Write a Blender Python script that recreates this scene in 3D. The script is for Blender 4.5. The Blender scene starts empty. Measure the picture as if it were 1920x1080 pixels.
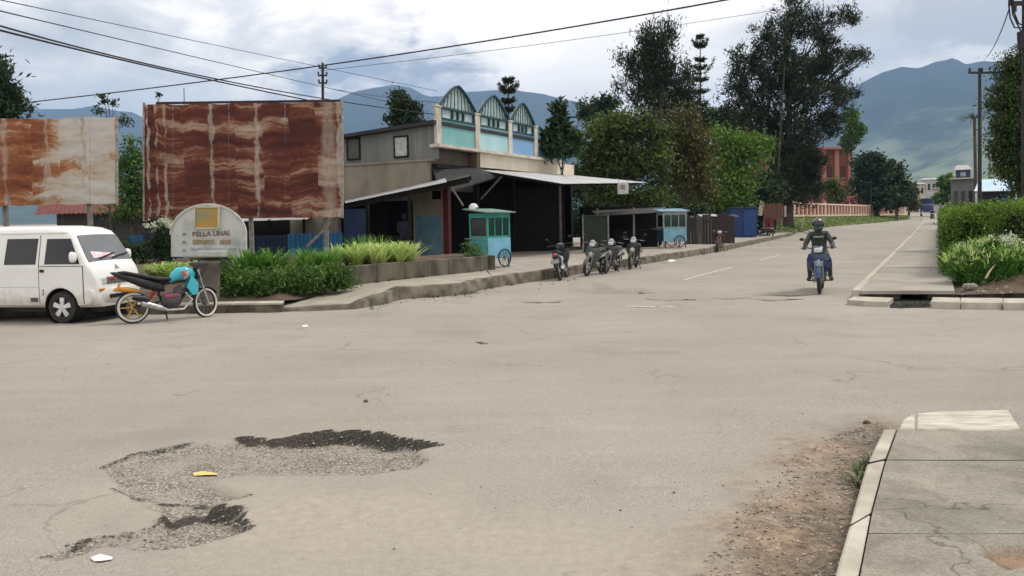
import bpy, bmesh, math, random
import numpy as np
from mathutils import Vector as V, Matrix, noise
R = math.radians
scn = bpy.context.scene
col = scn.collection
rnd = random.Random(7)
nrs = np.random.RandomState(11)

# ------------------------------------------------------------------ camera
FPX, H = 1493.0, 1.75
PITCH, ROLL = math.atan(0.033), math.atan(0.0195)
_f = V((0, math.cos(PITCH), -math.sin(PITCH)))
_u0 = V((0, math.sin(PITCH), math.cos(PITCH))); _r0 = V((1, 0, 0))
_r = _r0*math.cos(ROLL) - _u0*math.sin(ROLL)
_u = _u0*math.cos(ROLL) + _r0*math.sin(ROLL)
CAM = V((0, 0, H))
cd = bpy.data.cameras.new('camera'); cam = bpy.data.objects.new('camera', cd); col.objects.link(cam)
cd.sensor_width = 36; cd.lens = FPX/1920*36; cd.shift_y = -80/1920; cd.clip_start = .1; cd.clip_end = 30000
cam.matrix_world = Matrix((( _r.x, _u.x, -_f.x, 0), (_r.y, _u.y, -_f.y, 0), (_r.z, _u.z, -_f.z, H), (0, 0, 0, 1)))
scn.camera = cam
def ray(px, py): return _f + _r*((px-960)/FPX) + _u*((460-py)/FPX)
def A(px, py, Y):                      # point on the depth plane y = Y
    d = ray(px, py); return CAM + d*(Y/d.y)
def G(px, py, z=0.0):                  # point on the level z
    d = ray(px, py); return CAM + d*((z-H)/d.z)
def gz(y): return max(0.0, .008*(y-60)) if y < 700 else 5.12
def AX(px, Y): return A(px, 400, Y).x
def base(px, Y, z=None): return V((AX(px, Y), Y, gz(Y) if z is None else z))
D1 = V((.468, .884, 0)); N1 = V((.884, -.468, 0))

# ------------------------------------------------------------------ materials
MATS = {}
def mat(name, c, c2=None, rough=.75, scale=4, bump=0, bscale=40, metal=0, spec=.4, detail=5, stretch=(1, 1, 1), pos=(.35, .65), coat=0):
    if name in MATS: return MATS[name]
    m = bpy.data.materials.new(name); m.use_nodes = True
    nt = m.node_tree; b = nt.nodes['Principled BSDF']
    b.inputs['Roughness'].default_value = rough; b.inputs['Metallic'].default_value = metal
    b.inputs['Specular IOR Level'].default_value = spec
    if coat: b.inputs['Coat Weight'].default_value = coat
    tc = nt.nodes.new('ShaderNodeTexCoord'); mp = nt.nodes.new('ShaderNodeMapping')
    mp.inputs['Scale'].default_value = stretch
    nt.links.new(tc.outputs['Object'], mp.inputs[0])
    if c2 is None: c2 = tuple(x*.78 for x in c)
    n = nt.nodes.new('ShaderNodeTexNoise'); n.inputs['Scale'].default_value = scale; n.inputs['Detail'].default_value = detail
    nt.links.new(mp.outputs[0], n.inputs['Vector'])
    r = nt.nodes.new('ShaderNodeValToRGB'); e = r.color_ramp.elements
    e[0].position, e[1].position = pos; e[0].color = (*c2, 1); e[1].color = (*c, 1)
    nt.links.new(n.outputs['Fac'], r.inputs[0]); nt.links.new(r.outputs[0], b.inputs['Base Color'])
    if bump:
        n2 = nt.nodes.new('ShaderNodeTexNoise'); n2.inputs['Scale'].default_value = bscale; n2.inputs['Detail'].default_value = 4
        nt.links.new(tc.outputs['Object'], n2.inputs['Vector'])
        bp = nt.nodes.new('ShaderNodeBump'); bp.inputs['Strength'].default_value = bump; bp.inputs['Distance'].default_value = .02
        nt.links.new(n2.outputs['Fac'], bp.inputs['Height']); nt.links.new(bp.outputs[0], b.inputs['Normal'])
    MATS[name] = m; return m
def leafmat(name, dark, mid, light, trans=.3):
    if name in MATS: return MATS[name]
    m = bpy.data.materials.new(name); m.use_nodes = True
    nt = m.node_tree; b = nt.nodes['Principled BSDF']; out = nt.nodes['Material Output']
    b.inputs['Roughness'].default_value = .55; b.inputs['Specular IOR Level'].default_value = .3
    at = nt.nodes.new('ShaderNodeAttribute'); at.attribute_name = 'tint'
    r = nt.nodes.new('ShaderNodeValToRGB'); e = r.color_ramp.elements
    e[0].color = (*dark, 1); e[1].color = (*light, 1); x = e.new(.5); x.color = (*mid, 1)
    nt.links.new(at.outputs['Fac'], r.inputs[0]); nt.links.new(r.outputs[0], b.inputs['Base Color'])
    t = nt.nodes.new('ShaderNodeBsdfTranslucent'); nt.links.new(r.outputs[0], t.inputs['Color'])
    mx = nt.nodes.new('ShaderNodeMixShader'); mx.inputs[0].default_value = trans
    nt.links.new(b.outputs[0], mx.inputs[1]); nt.links.new(t.outputs[0], mx.inputs[2]); nt.links.new(mx.outputs[0], out.inputs[0])
    MATS[name] = m; return m
def glassmat(name, c, rough=.08):
    if name in MATS: return MATS[name]
    m = mat(name, c, tuple(x*.8 for x in c), rough=rough, spec=.6, scale=2); return m

# ------------------------------------------------------------------ mesh builder
class MB:
    def __init__(s): s.v = []; s.f = []; s.mi = []
    def add(s, vs, fs, mi=0):
        o = len(s.v); s.v += [tuple(p) for p in vs]
        for f in fs: s.f.append(tuple(i+o for i in f)); s.mi.append(mi)
        return s
    def box(s, c, d, rz=0, mi=0, rot=None):
        c = V(c); m = rot or Matrix.Rotation(rz, 3, 'Z'); h = V(d)/2
        vs = [c + m @ V((x*h.x, y*h.y, z*h.z)) for x in (-1, 1) for y in (-1, 1) for z in (-1, 1)]
        return s.add(vs, [(0, 1, 3, 2), (4, 6, 7, 5), (0, 4, 5, 1), (2, 3, 7, 6), (0, 2, 6, 4), (1, 5, 7, 3)], mi)
    def bar(s, p0, p1, w, h, mi=0):
        p0, p1 = V(p0), V(p1); d = (p1-p0); L = d.length
        q = d.to_track_quat('X', 'Z').to_matrix()
        return s.box((p0+p1)/2, (L, w, h), rot=q, mi=mi)
    def ring(s, c, d, r, n, up=None):
        d = V(d).normalized(); a = V((0, 0, 1)) if abs(d.z) < .95 else V((1, 0, 0))
        x = d.cross(a).normalized(); y = d.cross(x)
        return [V(c) + x*r*math.cos(2*math.pi*i/n) + y*r*math.sin(2*math.pi*i/n) for i in range(n)]
    def loft(s, rings, mi=0, caps=True, closed=False):
        n = len(rings[0]); vs = [p for r in rings for p in r]; fs = []
        k = len(rings)
        for i in range(k if closed else k-1):
            for j in range(n):
                a, b = i*n+j, i*n+(j+1) % n; i2 = (i+1) % k
                fs.append((a, b, i2*n+(j+1) % n, i2*n+j))
        if caps and not closed: fs += [tuple(range(n))[::-1], tuple((k-1)*n+i for i in range(n))]
        return s.add(vs, fs, mi)
    def cyl(s, p0, p1, r0, r1=None, n=12, mi=0, caps=True):
        d = V(p1)-V(p0); r1 = r0 if r1 is None else r1
        return s.loft([s.ring(p0, d, r0, n), s.ring(p1, d, r1, n)], mi, caps)
    def tube(s, pts, r, n=8, mi=0):
        pts = [V(p) for p in pts]; k = len(pts); rings = []; ref = None
        for i, p in enumerate(pts):
            d = (pts[min(i+1, k-1)]-pts[max(i-1, 0)]).normalized()
            if ref is None:
                a = V((0, 0, 1)) if abs(d.z) < .9 else V((1, 0, 0)); ref = d.cross(a).normalized()
            ref = (ref - d*ref.dot(d)).normalized(); y = d.cross(ref)
            rr = r[i] if isinstance(r, (list, tuple)) else r
            rings.append([p + ref*rr*math.cos(2*math.pi*j/n) + y*rr*math.sin(2*math.pi*j/n) for j in range(n)])
        return s.loft(rings, mi)
    def lathe(s, prof, o, axis, n=24, mi=0, closed=False, caps=True):
        rings = [s.ring(V(o)+V(axis).normalized()*h, axis, max(r, 1e-4), n) for r, h in prof]
        return s.loft(rings, mi, caps=caps and not closed, closed=closed)
    def torus(s, c, axis, Rm, r, n=28, m=8, mi=0, flat=1.0):
        prof = [(Rm + r*math.cos(2*math.pi*i/m), r*flat*math.sin(2*math.pi*i/m)) for i in range(m)]
        return s.lathe(prof, c, axis, n, mi, closed=True)
    def prism(s, pts, off, mi=0):
        pts = [V(p) for p in pts]; n = len(pts); off = V(off)
        vs = pts + [p+off for p in pts]
        return s.add(vs, [tuple(range(n))[::-1], tuple(range(n, 2*n))] + [(i, (i+1) % n, n+(i+1) % n, n+i) for i in range(n)], mi)
    def poly(s, pts, mi=0): return s.add(pts, [tuple(range(len(pts)))], mi)
    def grid(s, fn, nu, nv, mi=0):
        vs = [fn(i/nu, j/nv) for i in range(nu+1) for j in range(nv+1)]
        return s.add(vs, [(i*(nv+1)+j, (i+1)*(nv+1)+j, (i+1)*(nv+1)+j+1, i*(nv+1)+j+1) for i in range(nu) for j in range(nv)], mi)
    def shell(s, fn, nu, nv, off, mi=0):            # a sheet with thickness
        off = V(off)
        a = [V(fn(i/nu, j/nv)) for i in range(nu+1) for j in range(nv+1)]; k = len(a)
        vs = a + [p+off for p in a]; w = nv+1; fs = []
        for i in range(nu):
            for j in range(nv):
                q = (i*w+j, (i+1)*w+j, (i+1)*w+j+1, i*w+j+1); fs += [q, tuple(x+k for x in q[::-1])]
        for i in range(nu):
            fs += [(i*w, i*w+k, (i+1)*w+k, (i+1)*w), (i*w+nv, (i+1)*w+nv, (i+1)*w+nv+k, i*w+nv+k)]
        for j in range(nv):
            fs += [(j, j+1, j+1+k, j+k), (nu*w+j, nu*w+j+k, nu*w+j+1+k, nu*w+j+1)]
        return s.add(vs, fs, mi)
    def sphere(s, c, r, n=14, m=9, mi=0, z0=-1.0):
        c = V(c); r = V((r, r, r)) if not hasattr(r, '__len__') else V(r)
        a0 = math.asin(z0); rings = []
        for i in range(m+1):
            a = a0 + (math.pi/2-a0)*i/m; cr = max(math.cos(a), .001)
            rings.append([c + V((r.x*cr*math.cos(2*math.pi*j/n), r.y*cr*math.sin(2*math.pi*j/n), r.z*math.sin(a))) for j in range(n)])
        return s.loft(rings, mi)
    def hull(s, secs, n=14, p=2.6, mi=0, taper=0.0):          # sections (x, zc, hw, hh[, yc]) along x, superellipse
        rings = []
        for q in secs:
            x, zc, hw, hh = q[:4]; yc = q[4] if len(q) > 4 else 0; ring = []
            for j in range(n):
                a = 2*math.pi*(j+.5)/n; ca, sa = math.cos(a), math.sin(a)
                y = math.copysign(abs(ca)**(2/p), ca); z = math.copysign(abs(sa)**(2/p), sa)
                ring.append(V((x, yc + hw*y*(1-taper*z), zc+hh*z)))
            rings.append(ring)
        return s.loft(rings, mi)
    def mesh(s, name, mats, smooth=True, ang=40, recalc=True):
        me = bpy.data.meshes.new(name); me.from_pydata(s.v, [], s.f)
        for m in (mats if isinstance(mats, (list, tuple)) else [mats]): me.materials.append(m)
        me.polygons.foreach_set('material_index', s.mi)
        if recalc:
            bm = bmesh.new(); bm.from_mesh(me); bmesh.ops.recalc_face_normals(bm, faces=bm.faces); bm.to_mesh(me); bm.free()
        if smooth:
            me.polygons.foreach_set('use_smooth', [True]*len(me.polygons)); me.set_sharp_from_angle(angle=R(ang))
        me.update(); return me
    def build(s, name, mats, parent=None, bevel=0, smooth=True, ang=40, recalc=True):
        o = bpy.data.objects.new(name, s.mesh(name, mats, smooth, ang, recalc)); col.objects.link(o)
        if parent: o.parent = parent
        if bevel:
            b = o.modifiers.new('bevel', 'BEVEL'); b.width = bevel; b.segments = 2; b.limit_method = 'ANGLE'; b.angle_limit = R(50)
        return o
def tag(o, label, cat, group=None):
    o['label'] = label; o['category'] = cat
    if group: o['group'] = group
    return o
def struct(o, kind='structure'): o['kind'] = kind; return o
def thing(name, label, cat, loc=(0, 0, 0), rz=0, group=None):
    o = bpy.data.objects.new(name, None); col.objects.link(o); o.location = loc; o.rotation_euler = (0, 0, rz)
    o.empty_display_size = .2
    return tag(o, label, cat, group)
def baked(o):                                       # bake the modifiers into the mesh
    bpy.context.view_layer.update()
    dg = bpy.context.evaluated_depsgraph_get()
    me = bpy.data.meshes.new_from_object(o.evaluated_get(dg)); o.modifiers.clear(); o.data = me; return o
def text_mesh(name, s, size, m, parent, loc, rot, bold=.0, align='CENTER', depth=.003):
    c = bpy.data.curves.new(name, 'FONT'); c.body = s; c.size = size; c.align_x = align; c.align_y = 'CENTER'; c.extrude = depth; c.offset = bold
    t = bpy.data.objects.new(name+'_curve', c); col.objects.link(t); bpy.context.view_layer.update()
    me = bpy.data.meshes.new_from_object(t.evaluated_get(bpy.context.evaluated_depsgraph_get()))
    bpy.data.objects.remove(t); me.materials.clear(); me.materials.append(m)
    o = bpy.data.objects.new(name, me); col.objects.link(o); o.parent = parent; o.location = loc; o.rotation_euler = rot; return o
def nz(p, s=1.0): return noise.noise(V(p)*s)

# ------------------------------------------------------------------ foliage
def leaf_object(name, C, size, m, parent, tint, dirs=None, dj=1.0, aspect=.45):
    N = len(C); C = np.asarray(C, dtype=float)
    a = nrs.normal(size=(N, 3))
    if dirs is not None: a = np.asarray(dirs) + a*dj
    a /= np.linalg.norm(a, axis=1)[:, None]+1e-9
    b = np.cross(a, nrs.normal(size=(N, 3))); b /= np.linalg.norm(b, axis=1)[:, None]+1e-9
    n = np.cross(a, b)
    L = (np.asarray(size)*np.ones(N)*nrs.uniform(.65, 1.3, N))[:, None]; W = L*aspect
    v = np.stack([C-a*L/2, C+b*W/2+n*L*.08, C+a*L/2, C-b*W/2+n*L*.08], axis=1).reshape(-1, 3)
    me = bpy.data.meshes.new(name); me.vertices.add(4*N); me.loops.add(4*N); me.polygons.add(N)
    me.vertices.foreach_set('co', v.ravel()); me.loops.foreach_set('vertex_index', np.arange(4*N, dtype=np.int32))
    me.polygons.foreach_set('loop_start', np.arange(0, 4*N, 4, dtype=np.int32))
    at = me.attributes.new('tint', 'FLOAT', 'POINT'); at.data.foreach_set('value', np.repeat(np.clip(tint, 0, 1), 4).astype(np.float32))
    me.materials.append(m); me.update(calc_edges=True); me.validate()
    o = bpy.data.objects.new(name, me); col.objects.link(o)
    if parent: o.parent = parent
    return o
def clumps(blobs, per, cl, spread, shell=.35, flat=.75):
    """blobs (centre, radii, number of clumps) -> leaf centres, tints, outward directions"""
    P, T, D = [], [], []
    for c, r, k in blobs:
        c = np.array(c, float); r = np.array(r, float)
        for _ in range(int(k)):
            d = nrs.normal(size=3); d /= np.linalg.norm(d)
            q = c + d*r*(shell+(1-shell)*nrs.rand()**.6)
            n = max(3, int(per*nrs.uniform(.5, 1.5)))
            s = cl*nrs.uniform(.6, 1.35)
            P.append(q + nrs.normal(size=(n, 3))*np.array([s, s, s*flat])*spread)
            T.append(np.clip(nrs.normal(.5, .24)+nrs.normal(0, .14, n), 0, 1))
            D.append(np.repeat(d[None], n, 0))
    return np.concatenate(P), np.concatenate(T), np.concatenate(D)
def limbs(mb, b, top, blobs, r0, seed=0, wob=.25):
    """a trunk from b to top with a limb into every blob"""
    b, top = V(b), V(top); n = 7; pts = []; rr = []; h = (top-b).length
    for i in range(n+1):
        t = i/n; pts.append(b.lerp(top, t) + V((nz((seed, t*3, 0))*wob, nz((seed, t*3, 7))*wob, 0))*(t*h*.12)); rr.append(r0*(1-.75*t)*(1+.35*max(0, .12-t)/.12))
    mb.tube(pts, rr, 9)
    for k, (c, r, _) in enumerate(blobs):
        c = V(c); t = min(.95, max(.25, ((c.z-b.z)/max(h, .1))-.22)); i = int(t*n); p = pts[i].lerp(pts[min(i+1, n)], t*n-i)
        m1 = p.lerp(c, .45) + V((0, 0, -.06*(c-p).length)); rad = max(.015, rr[i]*.5)
        mb.tube([p, m1, c, c + (c-p)*.08 + V((0, 0, .05))], [rad, rad*.7, rad*.4, rad*.12], 6)
        for q in range(3):
            e = c + V((rnd.uniform(-.8, .8)*r[0], rnd.uniform(-.8, .8)*r[1], rnd.uniform(-.5, .8)*r[2]))
            mb.tube([m1, m1.lerp(e, .6)+V((0, 0, .05)), e], [rad*.5, rad*.3, rad*.08], 5)
BARK = mat('bark', (.11, .085, .065), (.05, .04, .03), rough=.95, scale=9, bump=.6, bscale=25, stretch=(1, 1, .25))
def tree(name, label, cat, px, Y, topy, blobs_px, leaf, m, per=40, cl=.5, r0=.16, dens=1.0, group=None, aspect=.45, dirs=None, dj=1.0, shell=.35, zb=None, flat=.75, seed=1, trunk=True, depth=.8, spread=.6, lsize=None):
    """blobs_px: (px, py, rx px, ry px, clumps) as seen at the tree's distance"""
    b = base(px, Y, zb); s = Y/FPX
    root = thing(name, label, cat, b, 0, group)
    bl = []
    for (x, y, rx, ry, k) in blobs_px:
        c = A(x, y, Y + rnd.uniform(-.5, .5)*rx*s*depth); bl.append((c-b, (rx*s, rx*s*depth, ry*s), k*dens))
    P, T, D = clumps(bl, per, cl, spread, shell, flat)
    dd = None
    if dirs is not None: dd = D*dirs[0] + np.array([0, 0, dirs[1]])
    if trunk:
        mb = MB(); top = A(px, topy, Y)-b; top.x = top.x*.5; limbs(mb, (0, 0, -.1), top, bl, r0, seed)
        mb.build('trunk', BARK, root, ang=80)
    leaf_object('crown', P, lsize or (Y*.0052 if aspect > .3 else Y*.0105), leaf, root, T, dd, dj, aspect)
    return root
def blades(name, cs, n, L, m, parent, spread=.35, width=.02, up=1.0, droop=.5, tintc=.5):
    """arching strap leaves from each centre"""
    V_, F_, T_ = [], [], []
    for c in cs:
        ct = tintc + rnd.uniform(-.25, .25)
        for _ in range(n):
            a = rnd.uniform(0, 2*math.pi); sp = spread*rnd.uniform(.2, 1.2); l = L*rnd.uniform(.55, 1.15)
            d = V((math.cos(a)*sp, math.sin(a)*sp, up)).normalized(); s = V((-math.sin(a), math.cos(a), 0))
            p = V(c) + V((math.cos(a), math.sin(a), 0))*rnd.uniform(0, .08); o = len(V_); w = width*rnd.uniform(.7, 1.3); k = 4; tt = min(1, max(0, ct+rnd.uniform(-.2, .2)))
            for i in range(k+1):
                t = i/k; q = p + d*l*t + V((math.cos(a)*sp, math.sin(a)*sp, 0))*l*.5*t*t - V((0, 0, droop*l*t*t*t*.7))
                ww = w*(1-t**2*.92); V_.append(q-s*ww); V_.append(q+s*ww); T_ += [tt+.15*t]*2
            for i in range(k): F_.append((o+2*i, o+2*i+1, o+2*i+3, o+2*i+2))
    me = bpy.data.meshes.new(name); me.from_pydata([tuple(v) for v in V_], [], F_)
    at = me.attributes.new('tint', 'FLOAT', 'POINT'); at.data.foreach_set('value', np.clip(T_, 0, 1).astype(np.float32))
    me.materials.append(m); me.polygons.foreach_set('use_smooth', [True]*len(F_)); me.update()
    o = bpy.data.objects.new(name, me); col.objects.link(o)
    if parent: o.parent = parent
    return o
# ------------------------------------------------------------------ light
SUN_EL, SUN_AZ = R(58), R(78)             # azimuth to the right of straight ahead
w = bpy.data.worlds.new('World'); scn.world = w; w.use_nodes = True
nt = w.node_tree; bg = nt.nodes['Background']
N = nt.nodes.new; Lk = nt.links.new
sky = N('ShaderNodeTexSky'); sky.sky_type = 'NISHITA'; sky.sun_disc = False; sky.sun_elevation = SUN_EL; sky.sun_rotation = SUN_AZ
sky.altitude = 1600
tc = N('ShaderNodeTexCoord'); sx = N('ShaderNodeSeparateXYZ'); Lk(tc.outputs['Generated'], sx.inputs[0])
def mth(op, a, b=None, c=None):
    n = N('ShaderNodeMath'); n.operation = op
    for i, x in enumerate((a, b, c)):
        if x is None: continue
        if isinstance(x, (int, float)): n.inputs[i].default_value = x
        else: Lk(x, n.inputs[i])
    return n.outputs[0]
zz = mth('ADD', mth('MAXIMUM', sx.outputs[2], 0.0), .13)
cb = N('ShaderNodeCombineXYZ'); Lk(sx.outputs[0], cb.inputs[0]); Lk(mth('MULTIPLY', sx.outputs[1], .8), cb.inputs[1]); Lk(mth('MULTIPLY', sx.outputs[2], 2.3), cb.inputs[2])
def wnoise(scale, det, rough, dist):
    n = N('ShaderNodeTexNoise'); n.inputs['Scale'].default_value = scale; n.inputs['Detail'].default_value = det
    n.inputs['Roughness'].default_value = rough; n.inputs['Distortion'].default_value = dist; Lk(cb.outputs[0], n.inputs['Vector']); return n.outputs['Fac']
def wramp(fac, stops):
    r = N('ShaderNodeValToRGB'); e = r.color_ramp.elements
    e[0].position, e[0].color = stops[0][0], (*stops[0][1], 1); e[1].position, e[1].color = stops[-1][0], (*stops[-1][1], 1)
    for p, c in stops[1:-1]: x = e.new(p); x.color = (*c, 1)
    Lk(fac, r.inputs[0]); return r.outputs[0]
shade = wramp(mth('ADD', mth('MULTIPLY', wnoise(2.6, 9, .58, .6), .6), mth('MULTIPLY', wnoise(8.0, 8, .6, .6), .4)),
              [(.40, (.50, .525, .56)), (.465, (.66, .68, .71)), (.52, (.85, .86, .88)), (.575, (1.15, 1.13, 1.10))])
# the thin bright part of the cloud cover
gd = A(1090, 165, 10)-CAM; gd.normalize()
dt = N('ShaderNodeVectorMath'); dt.operation = 'DOT_PRODUCT'; Lk(tc.outputs['Generated'], dt.inputs[0]); dt.inputs[1].default_value = gd
gl = N('ShaderNodeMapRange'); gl.interpolation_type = 'SMOOTHSTEP'; Lk(dt.outputs['Value'], gl.inputs[0])
gl.inputs[1].default_value = .965; gl.inputs[2].default_value = .999; gl.inputs[3].default_value = 0; gl.inputs[4].default_value = .75
mx = N('ShaderNodeMix'); mx.data_type = 'RGBA'; Lk(gl.outputs[0], mx.inputs[0]); Lk(shade, mx.inputs[6]); mx.inputs[7].default_value = (1.25, 1.23, 1.2, 1)
vx = mth('DIVIDE', sx.outputs[0], mth('MAXIMUM', sx.outputs[1], .05)); vz = mth('DIVIDE', sx.outputs[2], mth('MAXIMUM', sx.outputs[1], .05))
cl_n = wnoise(11, 8, .60, .25); cur = mx.outputs[2]
def cloud_bank(px, py, rx, ry, colr, amt):          # a darker or lighter bank of cloud at one bearing
    global cur
    q = A(px, py, 1)-CAM; dx = mth('DIVIDE', mth('SUBTRACT', vx, q.x), rx/FPX); dz = mth('DIVIDE', mth('SUBTRACT', vz, q.z), ry/FPX)
    r2 = mth('ADD', mth('ADD', mth('MULTIPLY', dx, dx), mth('MULTIPLY', dz, dz)), mth('MULTIPLY', mth('SUBTRACT', cl_n, .5), 7.0))
    m = N('ShaderNodeMapRange'); m.interpolation_type = 'SMOOTHSTEP'; Lk(r2, m.inputs[0]); m.inputs[1].default_value = 1.5; m.inputs[2].default_value = 0; m.inputs[3].default_value = 0; m.inputs[4].default_value = amt
    x = N('ShaderNodeMix'); x.data_type = 'RGBA'; Lk(m.outputs[0], x.inputs[0]); Lk(cur, x.inputs[6]); x.inputs[7].default_value = (*colr, 1); cur = x.outputs[2]
cloud_bank(715, 175, 190, 95, (.30, .36, .47), .95); cloud_bank(620, 215, 150, 45, (.55, .61, .70), .6); cloud_bank(880, 175, 120, 30, (.62, .67, .76), .5)
cloud_bank(1640, 95, 170, 26, (.66, .70, .77), .7); cloud_bank(1800, 118, 130, 34, (1.2, 1.18, 1.16), .6); cloud_bank(230, 175, 200, 40, (.70, .76, .80), .6); cloud_bank(1000, 90, 90, 40, (1.3, 1.28, 1.25), .7)
sc2 = N('ShaderNodeMix'); sc2.data_type = 'RGBA'; sc2.blend_type = 'MULTIPLY'; sc2.inputs[0].default_value = 1; Lk(cur, sc2.inputs[6]); sc2.inputs[7].default_value = (13.9, 12.9, 11.8, 1)
cov = N('ShaderNodeMapRange'); Lk(wnoise(1.6, 5, .5, .2), cov.inputs[0]); cov.inputs[1].default_value = .25; cov.inputs[2].default_value = .42; cov.inputs[3].default_value = .8; cov.inputs[4].default_value = .97
m2 = N('ShaderNodeMix'); m2.data_type = 'RGBA'; Lk(cov.outputs[0], m2.inputs[0]); Lk(sky.outputs[0], m2.inputs[6]); Lk(sc2.outputs[2], m2.inputs[7])
Lk(m2.outputs[2], bg.inputs['Color']); bg.inputs['Strength'].default_value = .1
sl = bpy.data.lights.new('sun', 'SUN'); so = bpy.data.objects.new('sun', sl); col.objects.link(so)
sl.energy = 2.2; sl.angle = R(12); sl.color = (1, .94, .85)
sd = V((math.sin(SUN_AZ)*math.cos(SUN_EL), math.cos(SUN_AZ)*math.cos(SUN_EL), math.sin(SUN_EL)))
so.rotation_euler = sd.to_track_quat('Z', 'Y').to_euler()
vs = scn.view_settings; vs.view_transform = 'Standard'; vs.look = 'None'; vs.exposure = .32; vs.gamma = 1; vs.use_curve_mapping = False
scn.cycles.max_bounces = 6; scn.cycles.volume_bounces = 0; scn.cycles.transparent_max_bounces = 6
scn.cycles.use_denoising = True

# ------------------------------------------------------------------ haze
hz = MB().box((0, 4200, 650), (19000, 10500, 1302)).build('haze', [], smooth=False)
hm = bpy.data.materials.new('haze air'); hm.use_nodes = True; hn = hm.node_tree
hn.nodes.remove(hn.nodes['Principled BSDF']); pv = hn.nodes.new('ShaderNodeVolumePrincipled')
pv.inputs['Color'].default_value = (.40, .63, 1.0, 1); pv.inputs['Density'].default_value = 1.5e-4; pv.inputs['Anisotropy'].default_value = 0
hn.links.new(pv.outputs[0], hn.nodes['Material Output'].inputs['Volume'])
hz.data.materials.append(hm); hz['kind'] = 'stuff'

# ------------------------------------------------------------------ ground / road sheet with potholes
def poly_px(pts, z=0): return np.array([G(x, y, z)[:2] for x, y in pts])
def seg_dist(P, pts, closed):
    d = np.full(len(P), 1e9); n = len(pts)
    for i in range(n if closed else n-1):
        a, b = pts[i], pts[(i+1) % n]; ab = b-a; t = np.clip(((P-a) @ ab)/(ab @ ab+1e-12), 0, 1)
        d = np.minimum(d, np.linalg.norm(P-(a+t[:, None]*ab), axis=1))
    return d
def inside(P, pts):
    r = np.zeros(len(P), bool); n = len(pts); j = n-1
    for i in range(n):
        xi, yi = pts[i]; xj, yj = pts[j]
        c = ((yi > P[:, 1]) != (yj > P[:, 1])) & (P[:, 0] < (xj-xi)*(P[:, 1]-yi)/(yj-yi+1e-12)+xi); r ^= c; j = i
    return r
def sstep(a, b, x): t = np.clip((x-a)/(b-a), 0, 1); return t*t*(3-2*t)
def axis_lines(coarse0, fine, coarse1): return np.array(sorted(set(list(coarse0)+list(fine)+list(coarse1))))
xs = axis_lines([-9000, -4000, -1500, -600, -250, -120, -60, -40, -30, -24, -18, -14, -11, -9, -8], list(np.arange(-7, -3.6, .055))+list(np.arange(-3.6, .2, .03))+list(np.arange(.2, 8.01, .055)), [9, 10.5, 12, 14, 18, 24, 32, 45, 70, 120, 250, 600, 1500, 4000, 9000])
ys = axis_lines([-900, -200, -40, -10, 0, 2, 3], list(np.arange(3.5, 9, .04))+list(np.arange(9, 18.5, .09)), [19, 20, 22, 24, 27, 30, 34, 40, 46, 52, 60, 80, 120, 200, 400, 699, 710, 1500, 3000, 6000, 9300])
XX, YY = np.meshgrid(xs, ys, indexing='ij'); P2 = np.stack([XX.ravel(), YY.ravel()], 1)
Z = np.array([gz(y) for y in P2[:, 1]])
n2 = np.array([noise.fractal(V((x*1.3, y*1.3, 0)), .8, 2.0, 4) if 3 < y < 19 and -8 < x < 9 else 0 for x, y in P2])
n3 = np.array([noise.noise(V((x*9, y*9, 4))) if 3 < y < 19 and -8 < x < 9 else 0 for x, y in P2])
Z += n2*.008*((P2[:, 1] < 18) & (np.abs(P2[:, 0]) < 8))
pot = np.zeros(len(P2)); rim = np.zeros(len(P2)); dirt = np.zeros(len(P2))
HOLE = [(187, 877), (250, 850), (300, 839), (360, 831), (405, 833), (450, 820), (525, 824), (560, 815), (590, 811), (620, 806), (655, 806), (715, 811), (745, 820), (780, 826), (830, 834), (800, 840), (782, 843), (805, 862), (775, 878), (700, 889), (600, 891), (500, 890), (450, 891), (395, 901), (420, 916), (468, 930), (400, 943), (457, 954), (450, 970), (476, 990), (420, 1008), (350, 1024), (280, 1031), (190, 1022), (150, 1040), (100, 1051), (76, 1045), (120, 1020), (165, 1010), (240, 1000), (285, 985), (312, 966), (250, 940), (222, 922), (205, 900)]
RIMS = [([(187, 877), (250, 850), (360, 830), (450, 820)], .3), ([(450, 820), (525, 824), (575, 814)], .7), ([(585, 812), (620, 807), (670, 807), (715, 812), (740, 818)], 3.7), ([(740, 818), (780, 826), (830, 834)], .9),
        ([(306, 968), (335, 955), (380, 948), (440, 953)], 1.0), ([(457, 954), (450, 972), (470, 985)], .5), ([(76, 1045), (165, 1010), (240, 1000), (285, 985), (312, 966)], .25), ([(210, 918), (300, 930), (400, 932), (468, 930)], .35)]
HOLE2 = [([(1060, 546), (1120, 536), (1215, 540), (1222, 549), (1200, 552), (1120, 551)], [(1160, 545), (1190, 546), (1222, 549)], .8),
         ([(1210, 560), (1260, 559), (1305, 562), (1250, 565)], [(1210, 561), (1305, 562)], 2.5), ([(1335, 559), (1370, 557), (1400, 559), (1370, 562)], [(1335, 559), (1400, 559)], 1.2),
         ([(1392, 549), (1440, 546), (1500, 548), (1560, 552), (1480, 556), (1410, 553)], [(1392, 550), (1500, 551)], 2.2), ([(1402, 559), (1450, 558), (1505, 561), (1440, 565)], [(1402, 560), (1500, 561)], 2.2),
         ([(970, 565), (1050, 564), (1060, 567), (985, 568)], [(970, 566), (1050, 565)], .7), ([(895, 641), (912, 641), (914, 644), (898, 645)], [(895, 641), (914, 644)], .8)]
wig = P2 + np.stack([n3, np.roll(n3, 7)], 1)*.016
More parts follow.
